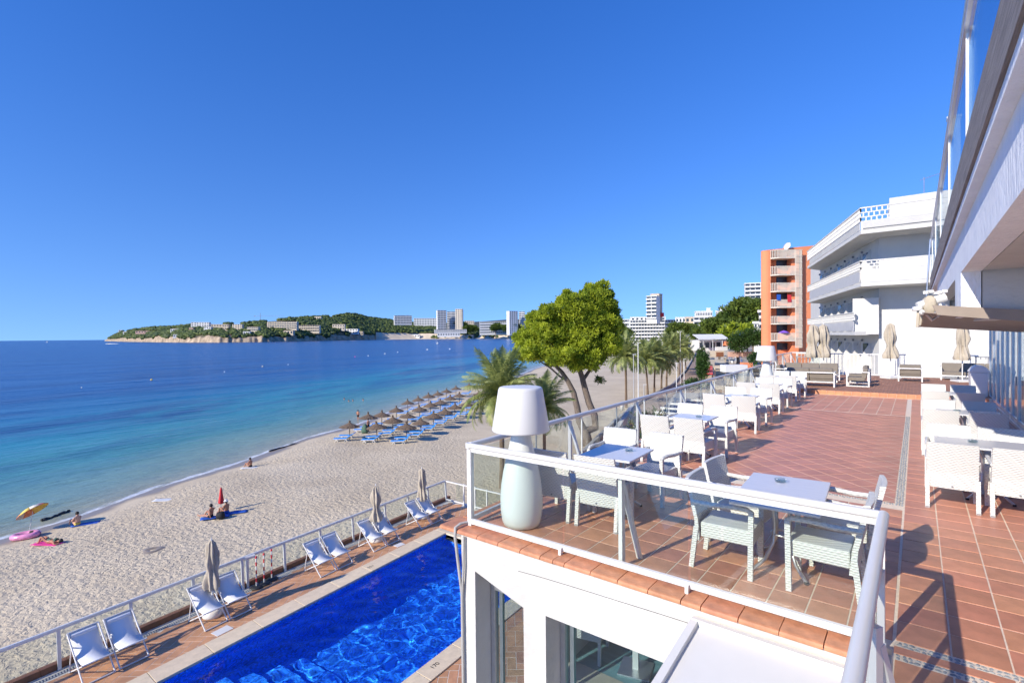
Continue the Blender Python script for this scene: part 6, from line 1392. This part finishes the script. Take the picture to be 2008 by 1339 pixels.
# headland houses
hs_ = [('apartment_block', 'long four-storey terraced apartment block in the middle of the headland', 522, 584, 631, 646, 1900, 4, 12, 'far_cream', 'band'), ('apartment_block', 'lower terraced apartment block right of the long one', 586, 627, 638, 652, 1950, 3, 9, 'far_cream', 'band'),
       ('hotel_block', 'bright white block with a grey end wall, highest on the left of the headland', 375, 386, 632, 643, 2000, 3, 2, 'far_white', 'grid'), ('hotel_block', 'long white and lilac block beside the highest white one', 386, 410, 632, 641, 2010, 3, 5, 'far_white', 'grid'),
       ('villa', 'cream villa group on the ridge left of the three-storey house', 414, 440, 636, 646, 1850, 2, 5, 'far_beige', 'grid'), ('villa', 'white house left of the cream ridge villas', 400, 414, 641, 649, 1800, 2, 3, 'far_white', 'grid'), ('villa', 'small terracotta pink house below the white blocks', 371, 379, 643, 650, 1800, 1, 2, 'far_pink', 'grid'),
       ('apartment_block', 'square cream three-storey house with red roof edge', 456, 475, 636, 647, 1800, 3, 4, 'far_cream', 'grid'), ('apartment_block', 'cream house left of the square three-storey one', 437, 448, 636, 647, 1800, 2, 3, 'far_beige', 'grid'), ('villa', 'stepped white villa with pink roof right of the three-storey house', 484, 507, 641, 650, 1760, 2, 5, 'far_cream', 'band'), ('villa', 'white villa low on the slope under the stepped one', 477, 490, 650, 656, 1720, 1, 3, 'far_white', 'grid'),
       ('villa', 'white stepped villa on the left slope of the headland', 335, 350, 645, 651, 1800, 1, 4, 'far_white', 'grid'), ('villa', 'row of low pinkish houses on the left slope', 268, 312, 649, 653, 2200, 1, 9, 'far_pink', 'grid'), ('villa', 'small white house near the tip of the headland', 242, 250, 650, 655, 2600, 1, 2, 'far_white', 'grid'), ('villa', 'tiny white house highest near the tip', 233, 240, 647, 650, 2800, 1, 2, 'far_white', 'grid'),
       ('villa', 'cream house among pines with a pink roof, right part of the headland', 652, 676, 636, 647, 2150, 2, 5, 'far_cream', 'grid'), ('villa', 'white house low near the shore, right part of the headland', 673, 703, 645, 654, 2150, 2, 5, 'far_white', 'grid'), ('villa', 'pale house near the ridge at the right of the crane', 617, 630, 621, 627, 2300, 1, 3, 'far_cream', 'grid'), ('villa', 'small beige beach house by the rocks', 700, 712, 650, 658, 2150, 1, 3, 'far_beige', 'grid'), ('villa', 'low cream house above the cliff below the long block', 556, 575, 648, 656, 1800, 1, 3, 'far_beige', 'grid'), ('villa', 'small house halfway down the left slope', 340, 349, 656, 661, 1760, 1, 2, 'far_white', 'grid'), ('villa', 'low white house at the shore, right end of the headland woods', 803, 823, 656, 662, 2450, 1, 4, 'far_white', 'grid')]
for nm, lab, x0, x1, yt, yb, D, fl_, c_, m, st in hs_: building(nm, lab, x0, x1, yt, yb, hill_t((x0 + x1) / 2, yb + 1) - 8, fl_, c_, m, 14, -.45 + rng.uniform(-.15, .15), st, roof='far_pink' if m in ('far_beige', 'far_pink') else None)
# far hotels
building('hotel_block', 'white five-storey hotel above the pines left of the twin towers', 774, 808, 619, 636, 2750, 5, 6, 'far_white', 20, .15, 'band')
building('hotel_block', 'low white stepped hotel left behind the twin towers', 812, 858, 624, 642, 3000, 4, 9, 'far_white', 20, 0, 'grid')
building('hotel_tower', 'left twin tower, white with curved balconies', 858, 876, 608.5, 648, 2500, 11, 3, 'far_white', 22, .25, 'band')
building('hotel_tower', 'middle slab joining the twin towers, white with dark loggias', 877, 893, 611, 648, 2560, 11, 2, 'far_white', 22, 0, 'band')
building('hotel_tower', 'right twin tower, cream coloured with small square windows', 893, 907, 606, 648, 2480, 11, 3, 'far_cream', 26, -.2, 'grid', side=1)
building('hotel_terraces', 'long white terraces at the foot of the twin towers', 852, 915, 646, 652, 2440, 2, 14, 'far_white', 20, 0, 'band')
building('beach_restaurant', 'low white beach building at the foot of the twin towers', 858, 902, 653, 659, 2360, 1, 9, 'far_white', 20, 0, 'grid')
building('hotel_block', 'cream block right behind the twin towers', 911, 930, 629, 645, 2700, 5, 5, 'far_cream', 20, 0, 'grid')
building('hotel_block', 'long white low-rise hotel left of the right-hand tower', 941, 998, 631, 655, 2400, 5, 14, 'far_white', 20, .05, 'band')
building('hotel_tower', 'right-hand tower block, grey and white', 998, 1017, 610, 655, 2200, 12, 4, 'far_white', 26, .5, 'grid')
building('hotel_tower', 'slim balcony wing at the right of the right-hand tower', 1018, 1029, 611, 655, 2260, 12, 2, 'far_white', 22, -.1, 'band')
building('hotel_tower', 'slender white and brown tower rising above the long low hotel', 1268, 1288, 581, 625, 420, 6, 2, 'far_white', 9, -.30, 'band', side=0)
building('hotel_tower', 'white cap block behind the slender tower', 1276, 1293, 577, 622, 428, 1, 1, 'far_beige', 9, -.3, 'none')
building('hotel_block', 'long low white hotel with five rows of windows beyond the palms', 1236, 1325, 628, 668, 450, 6, 16, 'far_white', 16, .1, 'band')
building('hotel_block', 'upper storey block under the slender tower', 1238, 1304, 622, 629, 455, 1, 8, 'far_white', 10, .1, 'grid')
building('hotel_block', 'white hotel wing partly behind the big beach pine', 1210, 1236, 627, 665, 480, 5, 5, 'far_white', 12, 0, 'band')
t = thing('water_tank', 'dark red drum on the roof beside the slender tower', 'tank', frame_at(1298, 430, zrow(1298, 621, 430))); q = MB(); q.cyl((0, 0, 0), (0, 0, 3.2), 1.8, n=16); q.build('drum', 'red', t)
building('hotel_block', 'plain beige block in the row of white hotels', 1344, 1362, 622, 634, 380, 1, 2, 'far_beige', 12, 0, 'grid')
building('hotel_block', 'white terraced hotel left part stepping up the slope', 1325, 1344, 623, 645, 400, 2, 3, 'far_white', 12, 0, 'grid')
building('hotel_block', 'white terraced hotel with arched top windows', 1366, 1396, 611, 622, 380, 1, 10, 'far_white', 12, .1, 'grid')
building('hotel_block', 'white terraces below the arched windows', 1362, 1400, 622, 640, 372, 2, 4, 'far_white', 12, .1, 'band')
building('hotel_block', 'long white arcaded wing on top of the slope', 1405, 1446, 610, 622, 340, 2, 14, 'far_white', 12, -.15, 'grid')
building('roof_block', 'small white roof block on the terraced hotel', 1386, 1393, 605, 611, 385, 1, 1, 'far_white', 8, 0, 'none'); building('roof_block', 'wider white roof block on the arcaded wing', 1411, 1424, 605, 611, 345, 1, 1, 'far_white', 8, 0, 'none')
building('hotel_tower', 'white balcony tower left behind the orange building', 1463, 1500, 556, 604, 300, 6, 4, 'far_white', 12, .05, 'band')
building('villa', 'small white house with a dark lattice wall left of the orange building', 1479, 1491, 634, 664, 120, 3, 2, 'far_white', 4, 0, 'grid'); building('villa', 'narrow white balcony house between pine and orange building', 1489, 1500, 612, 662, 115, 4, 1, 'far_white', 4, 0, 'band')
for x0, lab in ((512, 'tower crane with a long jib on the headland'), (788, 'small tower crane behind the white five-storey hotel')):
    D = 2400; xc = 511 if x0 == 512 else 800; s = 1 if x0 == 512 else .8; zb = zrow(xc, 628 if s == 1 else 622, D); t = thing('tower_crane', lab, 'crane', frame_at(xc, D, zb), YAW)
    hh = 14.5 if s == 1 else 5; k = D / F_PX
    q = MB(); q.box((0, 0, hh * k / 2), (1.4, 1.4, hh * k)); q.build('mast', 'grey_metal', t); q = MB(); q.box(((17 if s == 1 else -8) * k, 0, (8.6 if s == 1 else 3.6) * k), (60 * k if s == 1 else 26 * k, .8, .9)); q.build('jib', 'grey_metal', t); q = MB(); q.box(((-11) * k * s, 0, (7.8 if s == 1 else 3) * k), (3 * k, 1.5, 2)); q.build('counterweight', 'grey_metal', t)

# ---- orange apartment building
D = 93; ob = thing('apartment_building', 'tall orange apartment building with stacked cream slatted balconies', 'building', frame_at(1555, D, -10), YAW)
def ox(px): return (px - 1555) / F_PX * D
def oz(y, px=1540): return zrow(px, y, D) + 10
q = MB(); L_, Rr = ox(1498), ox(1640); r = 1.0; zt = oz(491, 1500)
poly = [(L_ + r * (1 - math.cos(a)), r * (1 - math.sin(a))) for a in np.linspace(0, PI / 2, 7)] 
bl0, bl1 = ox(1512), ox(1553)
poly = poly + [(bl0, 0), (bl0, 1.6), (bl1, 1.6), (bl1, 0), (Rr, 0), (Rr + 6.8, 12), (L_ + 6.1, 12)]
q.prism(poly, 'z', 0, zt - .0); q.add([(L_ + .3, .2, zt), (Rr, .0, zt + .9), (Rr + 6.8, 12, zt + .9), (L_ + 6.3, 12, zt)], [(0, 1, 2, 3)]); q.add([(ox(1500), 0, zt), (Rr, 0, zt), (Rr, 0, zt + 1.1)], [(0, 1, 2)]); q.build('wall', 'orange', ob)
tops = [492, 523.5, 556, 588.5, 620.5, 653.5]; bots = [508, 541, 573, 604, 636, 669]
sl_ = MB(); sl_.box((0, 0, 0), (.10, .05, 1.0)); 
for i, (a, b_) in enumerate(zip(tops, bots)):
    z1, z0 = oz(a), oz(b_); h = z1 - z0; bx0, bx1 = ox(1511), ox(1554)
    def edge(u): return (bx0 + (bx1 - bx0) * u, -.9 * (math.sin(min(1, u / .35) * PI / 2) if u < .35 else 1.0))
    q = MB(); pts = [edge(u) for u in np.linspace(0, 1, 12)]; q.add([(x, y, z0) for x, y in pts] + [(bx1, 1.5, z0), (bx0, 1.5, z0)] + [(x, y, z0 + .18) for x, y in pts] + [(bx1, 1.5, z0 + .18), (bx0, 1.5, z0 + .18)], [tuple(range(14))[::-1], tuple(range(14, 28))] + [(k, (k + 1) % 14, 14 + (k + 1) % 14, 14 + k) for k in range(14)]); q.build('balcony', 'cream_rail', ob)
    k_ = (round(h, 2)); sm_ = MB(); sm_.box((0, 0, 0), (.11, .06, h - .15)); sm_ = sm_.mesh('slat', 'cream_rail')
    for u in np.linspace(.02, .99, 20): x, y = edge(u); link(sm_, 'slat', ob, (x, y, (z0 + z1) / 2 + .08))
    q = MB(); q.tube([(x, y, z1) for x, y in pts], .05, 6); q.build('rail', 'cream_rail', ob)
    if i < 5:
        q = MB(); q.box((ox(1542), 1.58, z0 - (oz(b_) - oz(tops[i + 1])) * .5 + .3), (1.9, .08, 1.9)); q.build('balcony_door', 'far_window', ob)
q = MB(); q.box((ox(1543), 1.58, oz(673) - .6), (2.0, .08, 1.3)); q.build('balcony_door', 'far_window', ob)
sm_ = MB(); sm_.box((0, 0, 0), (.10, .10, oz(492) - oz(682))); sm_ = sm_.mesh('slat', 'cream_rail')
for k in range(6): link(sm_, 'slat', ob, (ox(1554.5 + k * 2.4), -.95, (oz(492) + oz(682)) / 2))
rg = MB(); rg.box((0, 0, 0), (ox(1568) - ox(1554), .05, .06)); rg = rg.mesh('cross_bar', 'cream_rail')
for k in range(16): link(rg, 'cross_bar', ob, ((ox(1554) + ox(1568)) / 2, -1.02, oz(492) - k * (oz(492) - oz(682)) / 15.5))
q = MB(); q.box((ox(1571), .02, (oz(492) + oz(682)) / 2), (.5, .1, oz(492) - oz(682))); q.build('shaft', 'brown_kerb', ob)
c = Vector((ox(1543), -.3, oz(485))); q = MB(); q.lathe([(0, 0), (.35, .03), (.75, .18), (.78, .2), (.35, .06), (0, .03)], 20, c); o = q.build('satellite_dish', 'far_white', ob); 
dish = o; dish.data.transform(Matrix.Translation(c) @ Matrix.Rotation(rad(-65), 4, 'Y') @ Matrix.Rotation(rad(20), 4, 'X') @ Matrix.Translation(-c))
for nm, lab, px, py, m, w_, h in (('beach_towel', 'red towel hanging over the fourth balcony of the orange building', 1548, 585, 'red', .7, 1.3), ('beach_towel', 'blue cloth drying on the fourth balcony of the orange building', 1527, 583, 'blue', .7, 1.0)):
    p = at(px, py, D=D - 1.1); t = thing(nm, lab, 'towel', p, YAW); q = MB(); q.box((0, 0, 0), (w_, .05, h)); q.build('cloth', m, t)
p = at(1537, 650, D=D - .5); t = thing('balcony_umbrella', 'open purple umbrella on the lowest visible balcony of the orange building', 'umbrella', (p.x, p.y, p.z - 1.5), YAW); q = MB(); q.lathe([(.95, 1.25), (.5, 1.55), (0, 1.72)], 12); q.build('canopy', 'purple', t); q = MB(); q.cyl((0, 0, 0), (0, 0, 1.6), .03); q.build('pole', 'white_metal', t)

# ---- white hotel with long balconies behind the lounge fence
O = Vector((-2.55, 36.3, 0)); sdir = Vector((-.30, .954, 0)).normalized(); xdir = Vector((1, -.02, 0)).normalized(); inn = Vector((sdir.y, -sdir.x, 0))
ht = thing('white_hotel', 'white hotel with long angled balconies and lattice parapets behind the picket fence', 'building', O)
def hp(u, w_, z): # u along side (away), w_ inward from the balcony edge
    v = sdir * u + inn * w_; return (v.x, v.y, z)
def hf(x, y, z): v = xdir * x + Vector((0, y, 0)); return (v.x, v.y, z)
def slabpoly(pts, z0, z1, name, m, par=ht):
    n = len(pts); q = MB(); q.add([(p[0], p[1], z0) for p in pts] + [(p[0], p[1], z1) for p in pts], [tuple(range(n))[::-1], tuple(range(n, 2 * n))] + [(k, (k + 1) % n, n + (k + 1) % n, n + k) for k in range(n)]); return q.build(name, m, par)
wc = (.75, 2.3)     # wall corner offset from O
def wside(u): v = Vector((wc[0], wc[1], 0)) + sdir * u; return (v.x, v.y)
slabpoly([wside(0), wside(22), (14, 24), (14, wc[1])], -8, 9.0, 'wall', 'plaster')
def lattice(a, b, z0, z1, name='lattice_parapet'):
    a, b = Vector(a), Vector(b); l = (b - a).length; q = MB(); n = int(l / .26); h = (z1 - z0)
    q.bar((a.x, a.y, z1), (b.x, b.y, z1), .10, .07); q.bar((a.x, a.y, z0 + .02), (b.x, b.y, z0 + .02), .06, .05)
    for k in (1, 2): q.bar((a.x, a.y, z0 + h * k / 3), (b.x, b.y, z0 + h * k / 3), .04, .06)
    for i in range(n + 1):
        for r_ in range(3): p = a.lerp(b, (i + (.5 if r_ % 2 else 0)) / (n + 1)); q.box((p.x, p.y, z0 + h * (r_ + .5) / 3), (.07, .05, h / 3 - .05))
    o = q.build(name, 'plaster', ht); o['kind'] = 'stuff'; return o
def louvre(a, b, z0, z1, slope, m):
    a, b = Vector(a), Vector(b); d = (b - a).normalized(); nn_ = Vector((d.y, -d.x, 0)); n = 9
    for k in range(n):
        zz = z0 + (z1 - z0) * (k + .5) / n; off = nn_ * slope * (1 - (k + .5) / n); q = MB(); q.bar((a.x + off.x, a.y + off.y, zz), (b.x + off.x, b.y + off.y, zz), .04, (z1 - z0) / n * .86); q.build('slat', m, ht)
O3 = Vector((0, 0, 0)); Fx = hf(12, 0, 0); M['lilac_panel'] = mat('grey_lilac_panel', (.52, .52, .53), .7, var=.04)
for lv, (zr, zl, zs, ul) in enumerate(((9.55, 8.75, 8.05, 17), (6.47, 5.95, 5.0, 17), (3.53, 3.05, 2.15, 17))):
    front = lv < 2; u0 = 0 if front else 1.4
    lattice(hp(u0, .0, 0), hp(ul, .0, 0), zl, zr)
    if front: lattice((0, 0, 0), Fx, zl, zr)
    pts = [hp(u0, 0, 0), hp(ul, 0, 0), (wside(ul)[0], wside(ul)[1]), wside(0)] if not front else [(0, 0), hp(ul, 0, 0), wside(ul), wside(0), (12.5, wc[1]), (12.5, -.2)]
    slabpoly([(p[0], p[1]) for p in pts], zs, zs + .22, 'balcony_slab', 'plaster')
    if front:
        # fascia under the parapet
        slabpoly([(0, -.02), (12, -.22), (12, .1), (.1, .12)], zs + .223, zl, 'fascia', 'plaster')
    if lv == 0: louvre((.1, -.08, 0), (12, -.3, 0), zs + .30, zl - .03, .0, 'plaster')
    louvre(hp(u0 + .3, .02, 0), hp(ul - 1, .02, 0), zs + .25, zl - .03, .0, 'lilac_panel' if lv else 'plaster')
    # second stepped volume further along
    for k in range(7):
        u = 1.6 + k * 2.3; z0, z1 = zs - 2.8, zs - .01
        if lv < 3:
            a, b = Vector((*wside(u), 0)), Vector((*wside(u), 0)) - inn * 1.2
            q = MB(); q.add([(a.x, a.y, z0 + .25), (b.x, b.y, z0 + .25), (a.x, a.y, z1 - .4), (a.x + sdir.x * .12, a.y + sdir.y * .12, z0 + .25), (b.x + sdir.x * .12, b.y + sdir.y * .12, z0 + .25), (a.x + sdir.x * .12, a.y + sdir.y * .12, z1 - .4)], [(0, 1, 2), (3, 5, 4), (1, 4, 5, 2), (0, 3, 4, 1)]); q.build('divider_wall', 'plaster', ht)
            c_ = Vector((*wside(u + 1.1), 0)) - inn * .03; q = MB(); R_ = Matrix.Rotation(math.atan2(sdir.y, sdir.x), 3, 'Z'); q.box((c_.x, c_.y, z0 + 1.25), (.95, .10, 2.0), R_); q.build('balcony_door', 'far_grey' if k % 3 else 'far_window', ht)
            q = MB(); q.box((c_.x - inn.x * .05 + sdir.x * .7, c_.y - inn.y * .05 + sdir.y * .7, z1 - .35), (.16, .10, .14), R_); q.build('wall_lamp', 'grey_metal', ht)
slabpoly([(wc[0] - 1.3, wc[1] - .5), (wc[0] + .02, wc[1] - .5), (wc[0] + .02, wc[1] + .1), (wc[0] - 1.3, wc[1] + .1)], 2.2, 4.4, 'corner_block', 'plaster')
slabpoly([(1.3, 1.4), (14, 1.2), (14, 12), (.6, 14)], 9.0, 10.2, 'roof_block', 'plaster'); slabpoly([(4.9, 2.4), (5.3, 2.4), (5.3, 3.2), (4.9, 3.2)], 9.6, 11.3, 'chimney', 'plaster')
q = MB(); q.bar((2.6, 3.6, 10.6), (5.0, 3.6, 10.6), .03, .03); [q.bar((x, 3.6, 10.3), (x, 3.6, 10.6), .03, .03) for x in (2.6, 3.4, 4.2, 5)]; q.build('roof_rail', 'white_metal', ht)
p = at(1812, 378, D=33); t = thing('tv_antenna', 'thin tv antenna on the roof of the white hotel', 'antenna', p); q = MB(); q.cyl((0, 0, 0), (0, 0, 1.0), .02); q.build('mast', 'grey_metal', t); q = MB(); q.cyl((-.2, .1, .85), (.75, -.3, 1.0), .012); [q.cyl((-.2 + .95 * k / 8, .1 - .4 * k / 8 - .15, .85 + .15 * k / 8), (-.2 + .95 * k / 8, .1 - .4 * k / 8 + .15, .85 + .15 * k / 8), .007, n=5) for k in range(9)]; q.build('yagi_boom', 'grey_metal', t)
p = at(1859, 300, D=28); t = thing('chimney_stack', 'plain white chimney seen beyond the upper glass parapet', 'chimney', (p.x, p.y, 8)); q = MB(); q.box((.25, 0, 2.9), (.5, .5, 5.8)); q.build('stack', 'plaster', t); q = MB(); q.box((.25, 0, 5.85), (.62, .62, .10)); q.build('cap', 'plaster', t)

# ================================================================= PROMENADE AND BEACHFRONT BEYOND THE TERRACE
def zpath(pts, name, m, z, th=.25):
    q = MB(); n = len(pts); q.add([(p.x, p.y, z) for p in pts] + [(p.x, p.y, z - th) for p in pts], [tuple(range(n)), tuple(range(n, 2 * n))[::-1]] + [(k, (k + 1) % n, n + (k + 1) % n, n + k) for k in range(n)]); return q.build(name, m)
eL = [(1130, 905), (1205, 830), (1262, 785), (1318, 757), (1345, 727), (1362, 698), (1368, 678)]; eR = [(1376, 678), (1383, 698), (1385, 727), (1372, 757), (1330, 785), (1290, 830), (1250, 905)]
PZ = Z_SAND + .35
struct(zpath([at(x, y, PZ) for x, y in eL + eR][::-1], 'promenade', 'path', PZ, .6))
q = MB()
for a, b in zip(eL[:-1], eL[1:]):
    pa_, pb_ = at(*a, PZ), at(*b, PZ); q.bar((pa_.x, pa_.y, PZ + .18), (pb_.x, pb_.y, PZ + .18), .35, .5)
o = q.build('sea_wall', 'grey_stone'); tag(o, 'low dark stone wall between the promenade and the sand', 'wall')
def bxf(name, label, cat, x0, x1, y0, y1, D, dep, m, parts=None, turn=0):
    xc = (x0 + x1) / 2; zb, zt = zrow(xc, y1, D), zrow(xc, y0, D); W = (x1 - x0) / F_PX * D; t = thing(name, label, cat, frame_at(xc, D, zb), YAW + turn); q = MB(); q.box((0, dep / 2, (zt - zb) / 2), (W, dep, zt - zb)); q.build('wall', m, t, bevel=.03); return t, W, zt - zb
# low white beach bar with a white awning roof
t, W, H = bxf('beach_bar', 'low white beach bar with a pale flat awning under the pines', 'building', 1370, 1425, 667, 688, 135, 8, 'far_white')
q = MB(); q.box((-1, -1.2, H + .9), (W * 1.05, 5, .12), Matrix.Rotation(rad(14), 3, 'X')); q.build('awning', 'far_white', t)
for k in range(5): q = MB(); q.box((-W / 2 + (k + .5) * W / 5, -.03, H * .55), (W / 5 * .7, .1, H * .5)); q.build('window', 'far_window', t)
for k in range(4): q = MB(); q.box((-W / 2 + k * W / 3, -3.2, H * .5), (.12, .12, H)); q.build('post', 'far_white', t)
t, W, H = bxf('balustrade_wall', 'white railed terrace wall below the beach bar', 'wall', 1403, 1428, 680, 688, 115, .3, 'far_white')
t, W, H = bxf('stair_block', 'pale stone block with a brown shutter below the white railed wall', 'building', 1402, 1420, 688, 700, 112, 3, 'far_beige'); q = MB(); q.box((0, -.05, H * .42), (W * .75, .1, H * .7)); q.build('shutter', 'brown_kerb', t)
def roofpanel(name, label, quad, D0_, z, m, th=.25, cat='roof'):
    pts = [at(x, y, z) for x, y in quad]; c = sum(pts, Vector()) / 4; t = thing(name, label, cat, (c.x, c.y, z)); n = 4; q = MB(); q.add([(p.x - c.x, p.y - c.y, 0) for p in pts] + [(p.x - c.x, p.y - c.y, -th) for p in pts], [(0, 1, 2, 3), (7, 6, 5, 4)] + [(k, (k + 1) % 4, 4 + (k + 1) % 4, 4 + k) for k in range(4)]); o = q.build('roof_panel', m, t)
    q = MB()
    for p in pts: q.box(((p.x - c.x) * .92, (p.y - c.y) * .92, -.125 - (z + 9.6) / 2), (.3, .3, (z + 9.6) - .25))
    q.build('support', 'far_beige', t); return t
roofpanel('pavilion_roof', 'long tan slatted pavilion roof beside the promenade', [(1401, 720), (1424, 720), (1418, 700), (1402, 700)], 90, -6.2, 'far_cream')
roofpanel('red_awning', 'red striped awning over a kiosk next to the green hedge', [(1381, 732), (1398, 732), (1397, 715), (1385, 715)], 80, -6.5, 'red')
q = MB()
for k in range(5): p0, p1 = at(1382, 731 - k * 3.4, -6.47), at(1398, 731 - k * 3.4, -6.47); q.bar(p0, p1, .22, .03)
o = q.build('awning_stripes', 'white_plastic'); tag(o, 'white stripes across the red kiosk awning', 'awning stripe')
t, W, H = bxf('retaining_wall', 'salmon coloured retaining wall behind the small pool terrace', 'wall', 1430, 1480, 690, 700, 112, 1, 'far_pink')
t, W, H = bxf('garden_wall', 'low orange garden wall below the far lamp', 'wall', 1456, 1476, 711, 722, 80, 1, 'orange')
t, W, H = bxf('garden_wall', 'white garden wall with a flat roof edge below the pool terrace', 'wall', 1422, 1466, 716, 730, 78, 2, 'far_white')
t, W, H = bxf('brick_kiosk', 'small orange brick kiosk with a dark opening', 'building', 1427, 1450, 669, 678, 130, 3, 'orange'); q = MB(); q.box((0, -.05, H * .45), (W * .6, .1, H * .5)); q.build('opening', 'far_window', t)
t, W, H = bxf('sloping_wall', 'white sloping stair wall right of the brick kiosk', 'wall', 1430, 1455, 676, 684, 118, .4, 'far_white', turn=.2)
t, W, H = bxf('blue_sign', 'tall dark blue sign board on a white post under the pines', 'sign', 1450, 1457, 652, 664, 118, .3, 'blue'); q = MB(); q.box((0, .15, -1.6), (.25, .25, 3.2)); q.build('post', 'far_white', t)
ter = [at(x, y, -8.2) for x, y in ((1424, 722), (1500, 722), (1500, 690), (1424, 697))]; struct(zpath(ter[::-1], 'pool_terrace_ground', 'ground', -8.2, .4))
r2 = random.Random(4)
for i in range(16):
    px, py = r2.uniform(1427, 1454), r2.uniform(702, 716); p = at(px, py, -8.2); t = thing('garden_chair', f'small white garden seat on the crowded pool terrace, {"left" if px < 1440 else "right"} half', 'chair', p, r2.uniform(0, 6), 'white garden furniture on the distant pool terrace')
    q = MB(); q.box((0, 0, .42), (.6, 1.1, .08)); q.box((0, .55, .75), (.6, .08, .6)); q.build('seat', 'far_white' if i % 4 else 'blue', t); q = MB(); [q.box((a * .25, b * .45, .2), (.06, .06, .4)) for a in (-1, 1) for b in (-1, 1)]; q.build('leg_frame', 'far_white', t)
# hedges and shrubs
def shrub(label, px, py, D, w_, h, m='hedge', n=60, cat='shrub', name='shrub', leaf=.3):
    zb = zrow(px, py, D); t = thing(name, label, cat, frame_at(px, D, zb)); cs = [(r2.uniform(-w_, w_) * .4, r2.uniform(-w_, w_) * .3, h * r2.uniform(.35, .7), w_ * .5, w_ * .5, h * .42) for _ in range(5)]
    V, F = tuft_cloud(cs, n, leaf, .3, int(px), 4, .5); link(nmesh('foliage', V, F, m), 'foliage', t); q = MB(); q.cyl((0, 0, -.1), (0, 0, h * .5), .08); q.build('stem', 'trunk', t)
shrub('tall dark green cypress hedge beside the paved walk', 1378, 745, 85, 1.3, 5.2, n=170, leaf=.25); shrub('second tall dark bush right behind the hedge', 1376, 725, 100, 1.2, 4.2, n=150, leaf=.25)
shrub('round green bush above the salmon wall', 1443, 690, 112, 3.2, 3.4, n=90); shrub('green hedge along the orange building, left part', 1466, 678, 112, 4, 3.2, n=80); shrub('green hedge along the orange building, right part', 1482, 676, 110, 4, 3.4, n=80); shrub('low green planting below the glass rail', 1365, 762, 75, 2.5, 1.4, n=90, leaf=.25); shrub('small bush left of the far lamp', 1479, 716, 70, 1.4, 1.5, n=90, leaf=.25); shrub('creeper behind the sea-side rail near the steps', 1262, 870, 24, 1.2, 1.6, n=130, leaf=.14)
# lamp and flag posts along the promenade
for px, y0, y1, D, lab in ((1242, 780, 695, 78, 'left grey lamp post among the promenade palms'), (1251, 785, 672, 74, 'tall white lamp post among the promenade palms'), (1334, 740, 650, 120, 'slim lamp post at the right of the palm row'), (1326, 757, 712, 95, 'thin white pole on the sea wall'), (1341, 740, 704, 100, 'second thin white pole on the sea wall'), (1262, 772, 754, 78, 'short striped marker post on the sand')):
    zb, zt = zrow(px, y0, D) - 1.5, zrow(px, y1, D); t = thing('lamp_post', lab, 'post', frame_at(px, D, zb), YAW); q = MB(); q.cyl((0, 0, 0), (0, 0, zt - zb), .09, .06, 8); q.build('pole', 'far_grey' if 'grey' in lab or 'striped' in lab else 'far_white', t)
    q = MB(); q.box((.15, 0, zt - zb), (.5, .14, .08)); q.build('lamp_head', 'far_white', t)
# white sun-bed platforms and pergola seen through the sea-side glass
for i in range(7):
    p = at(1290 + i * 11, 838 - i * 9, -5.6); t = thing('pergola_beam', f'white pergola beam seen through the sea-side glass, {["first", "second", "third", "fourth", "fifth", "sixth", "seventh"][i]} from the near end', 'pergola', (p.x, p.y, -5.6), .1, 'white pergola beams below the terrace'); q = MB(); q.box((0, 0, 0), (4.2, .18, .22)); q.build('beam', 'white_metal', t); q = MB(); q.box((-1.9, 0, -2.0), (.16, .16, 3.8)); q.box((1.9, 0, -2.0), (.16, .16, 3.8)); q.build('support', 'white_metal', t)
p0 = at(1165, 905, -7.6); p1 = at(1240, 800, -7.9)
q = MB(); q.bar((p0.x, p0.y, -8.4), (p1.x, p1.y, -8.4), .5, 1.9); o = q.build('garden_wall', 'plaster_old'); tag(o, 'sloping pale garden wall beside the beach pine, seen through the glass', 'wall')
pf = [at(x, y, -7.2) for x, y in ((1210, 905), (1275, 905), (1420, 770), (1325, 770))]; struct(zpath(pf[::-1], 'lower_terrace', 'grey_stone', -7.2, 2.6))
p = at(1220, 800, -8.8); t = thing('waste_bin', 'small white bin at the foot of the leftmost promenade palm', 'bin', (p.x, p.y, -9.15)); q = MB(); q.lathe([(0, 0), (.25, 0), (.3, .8), (.34, .85), (0, .86)], 12); q.build('bin_body', 'white_plastic', t); q = MB(); q.lathe([(.2, .86), (.18, .95), (0, .98)], 12); q.build('lid', 'dark', t)
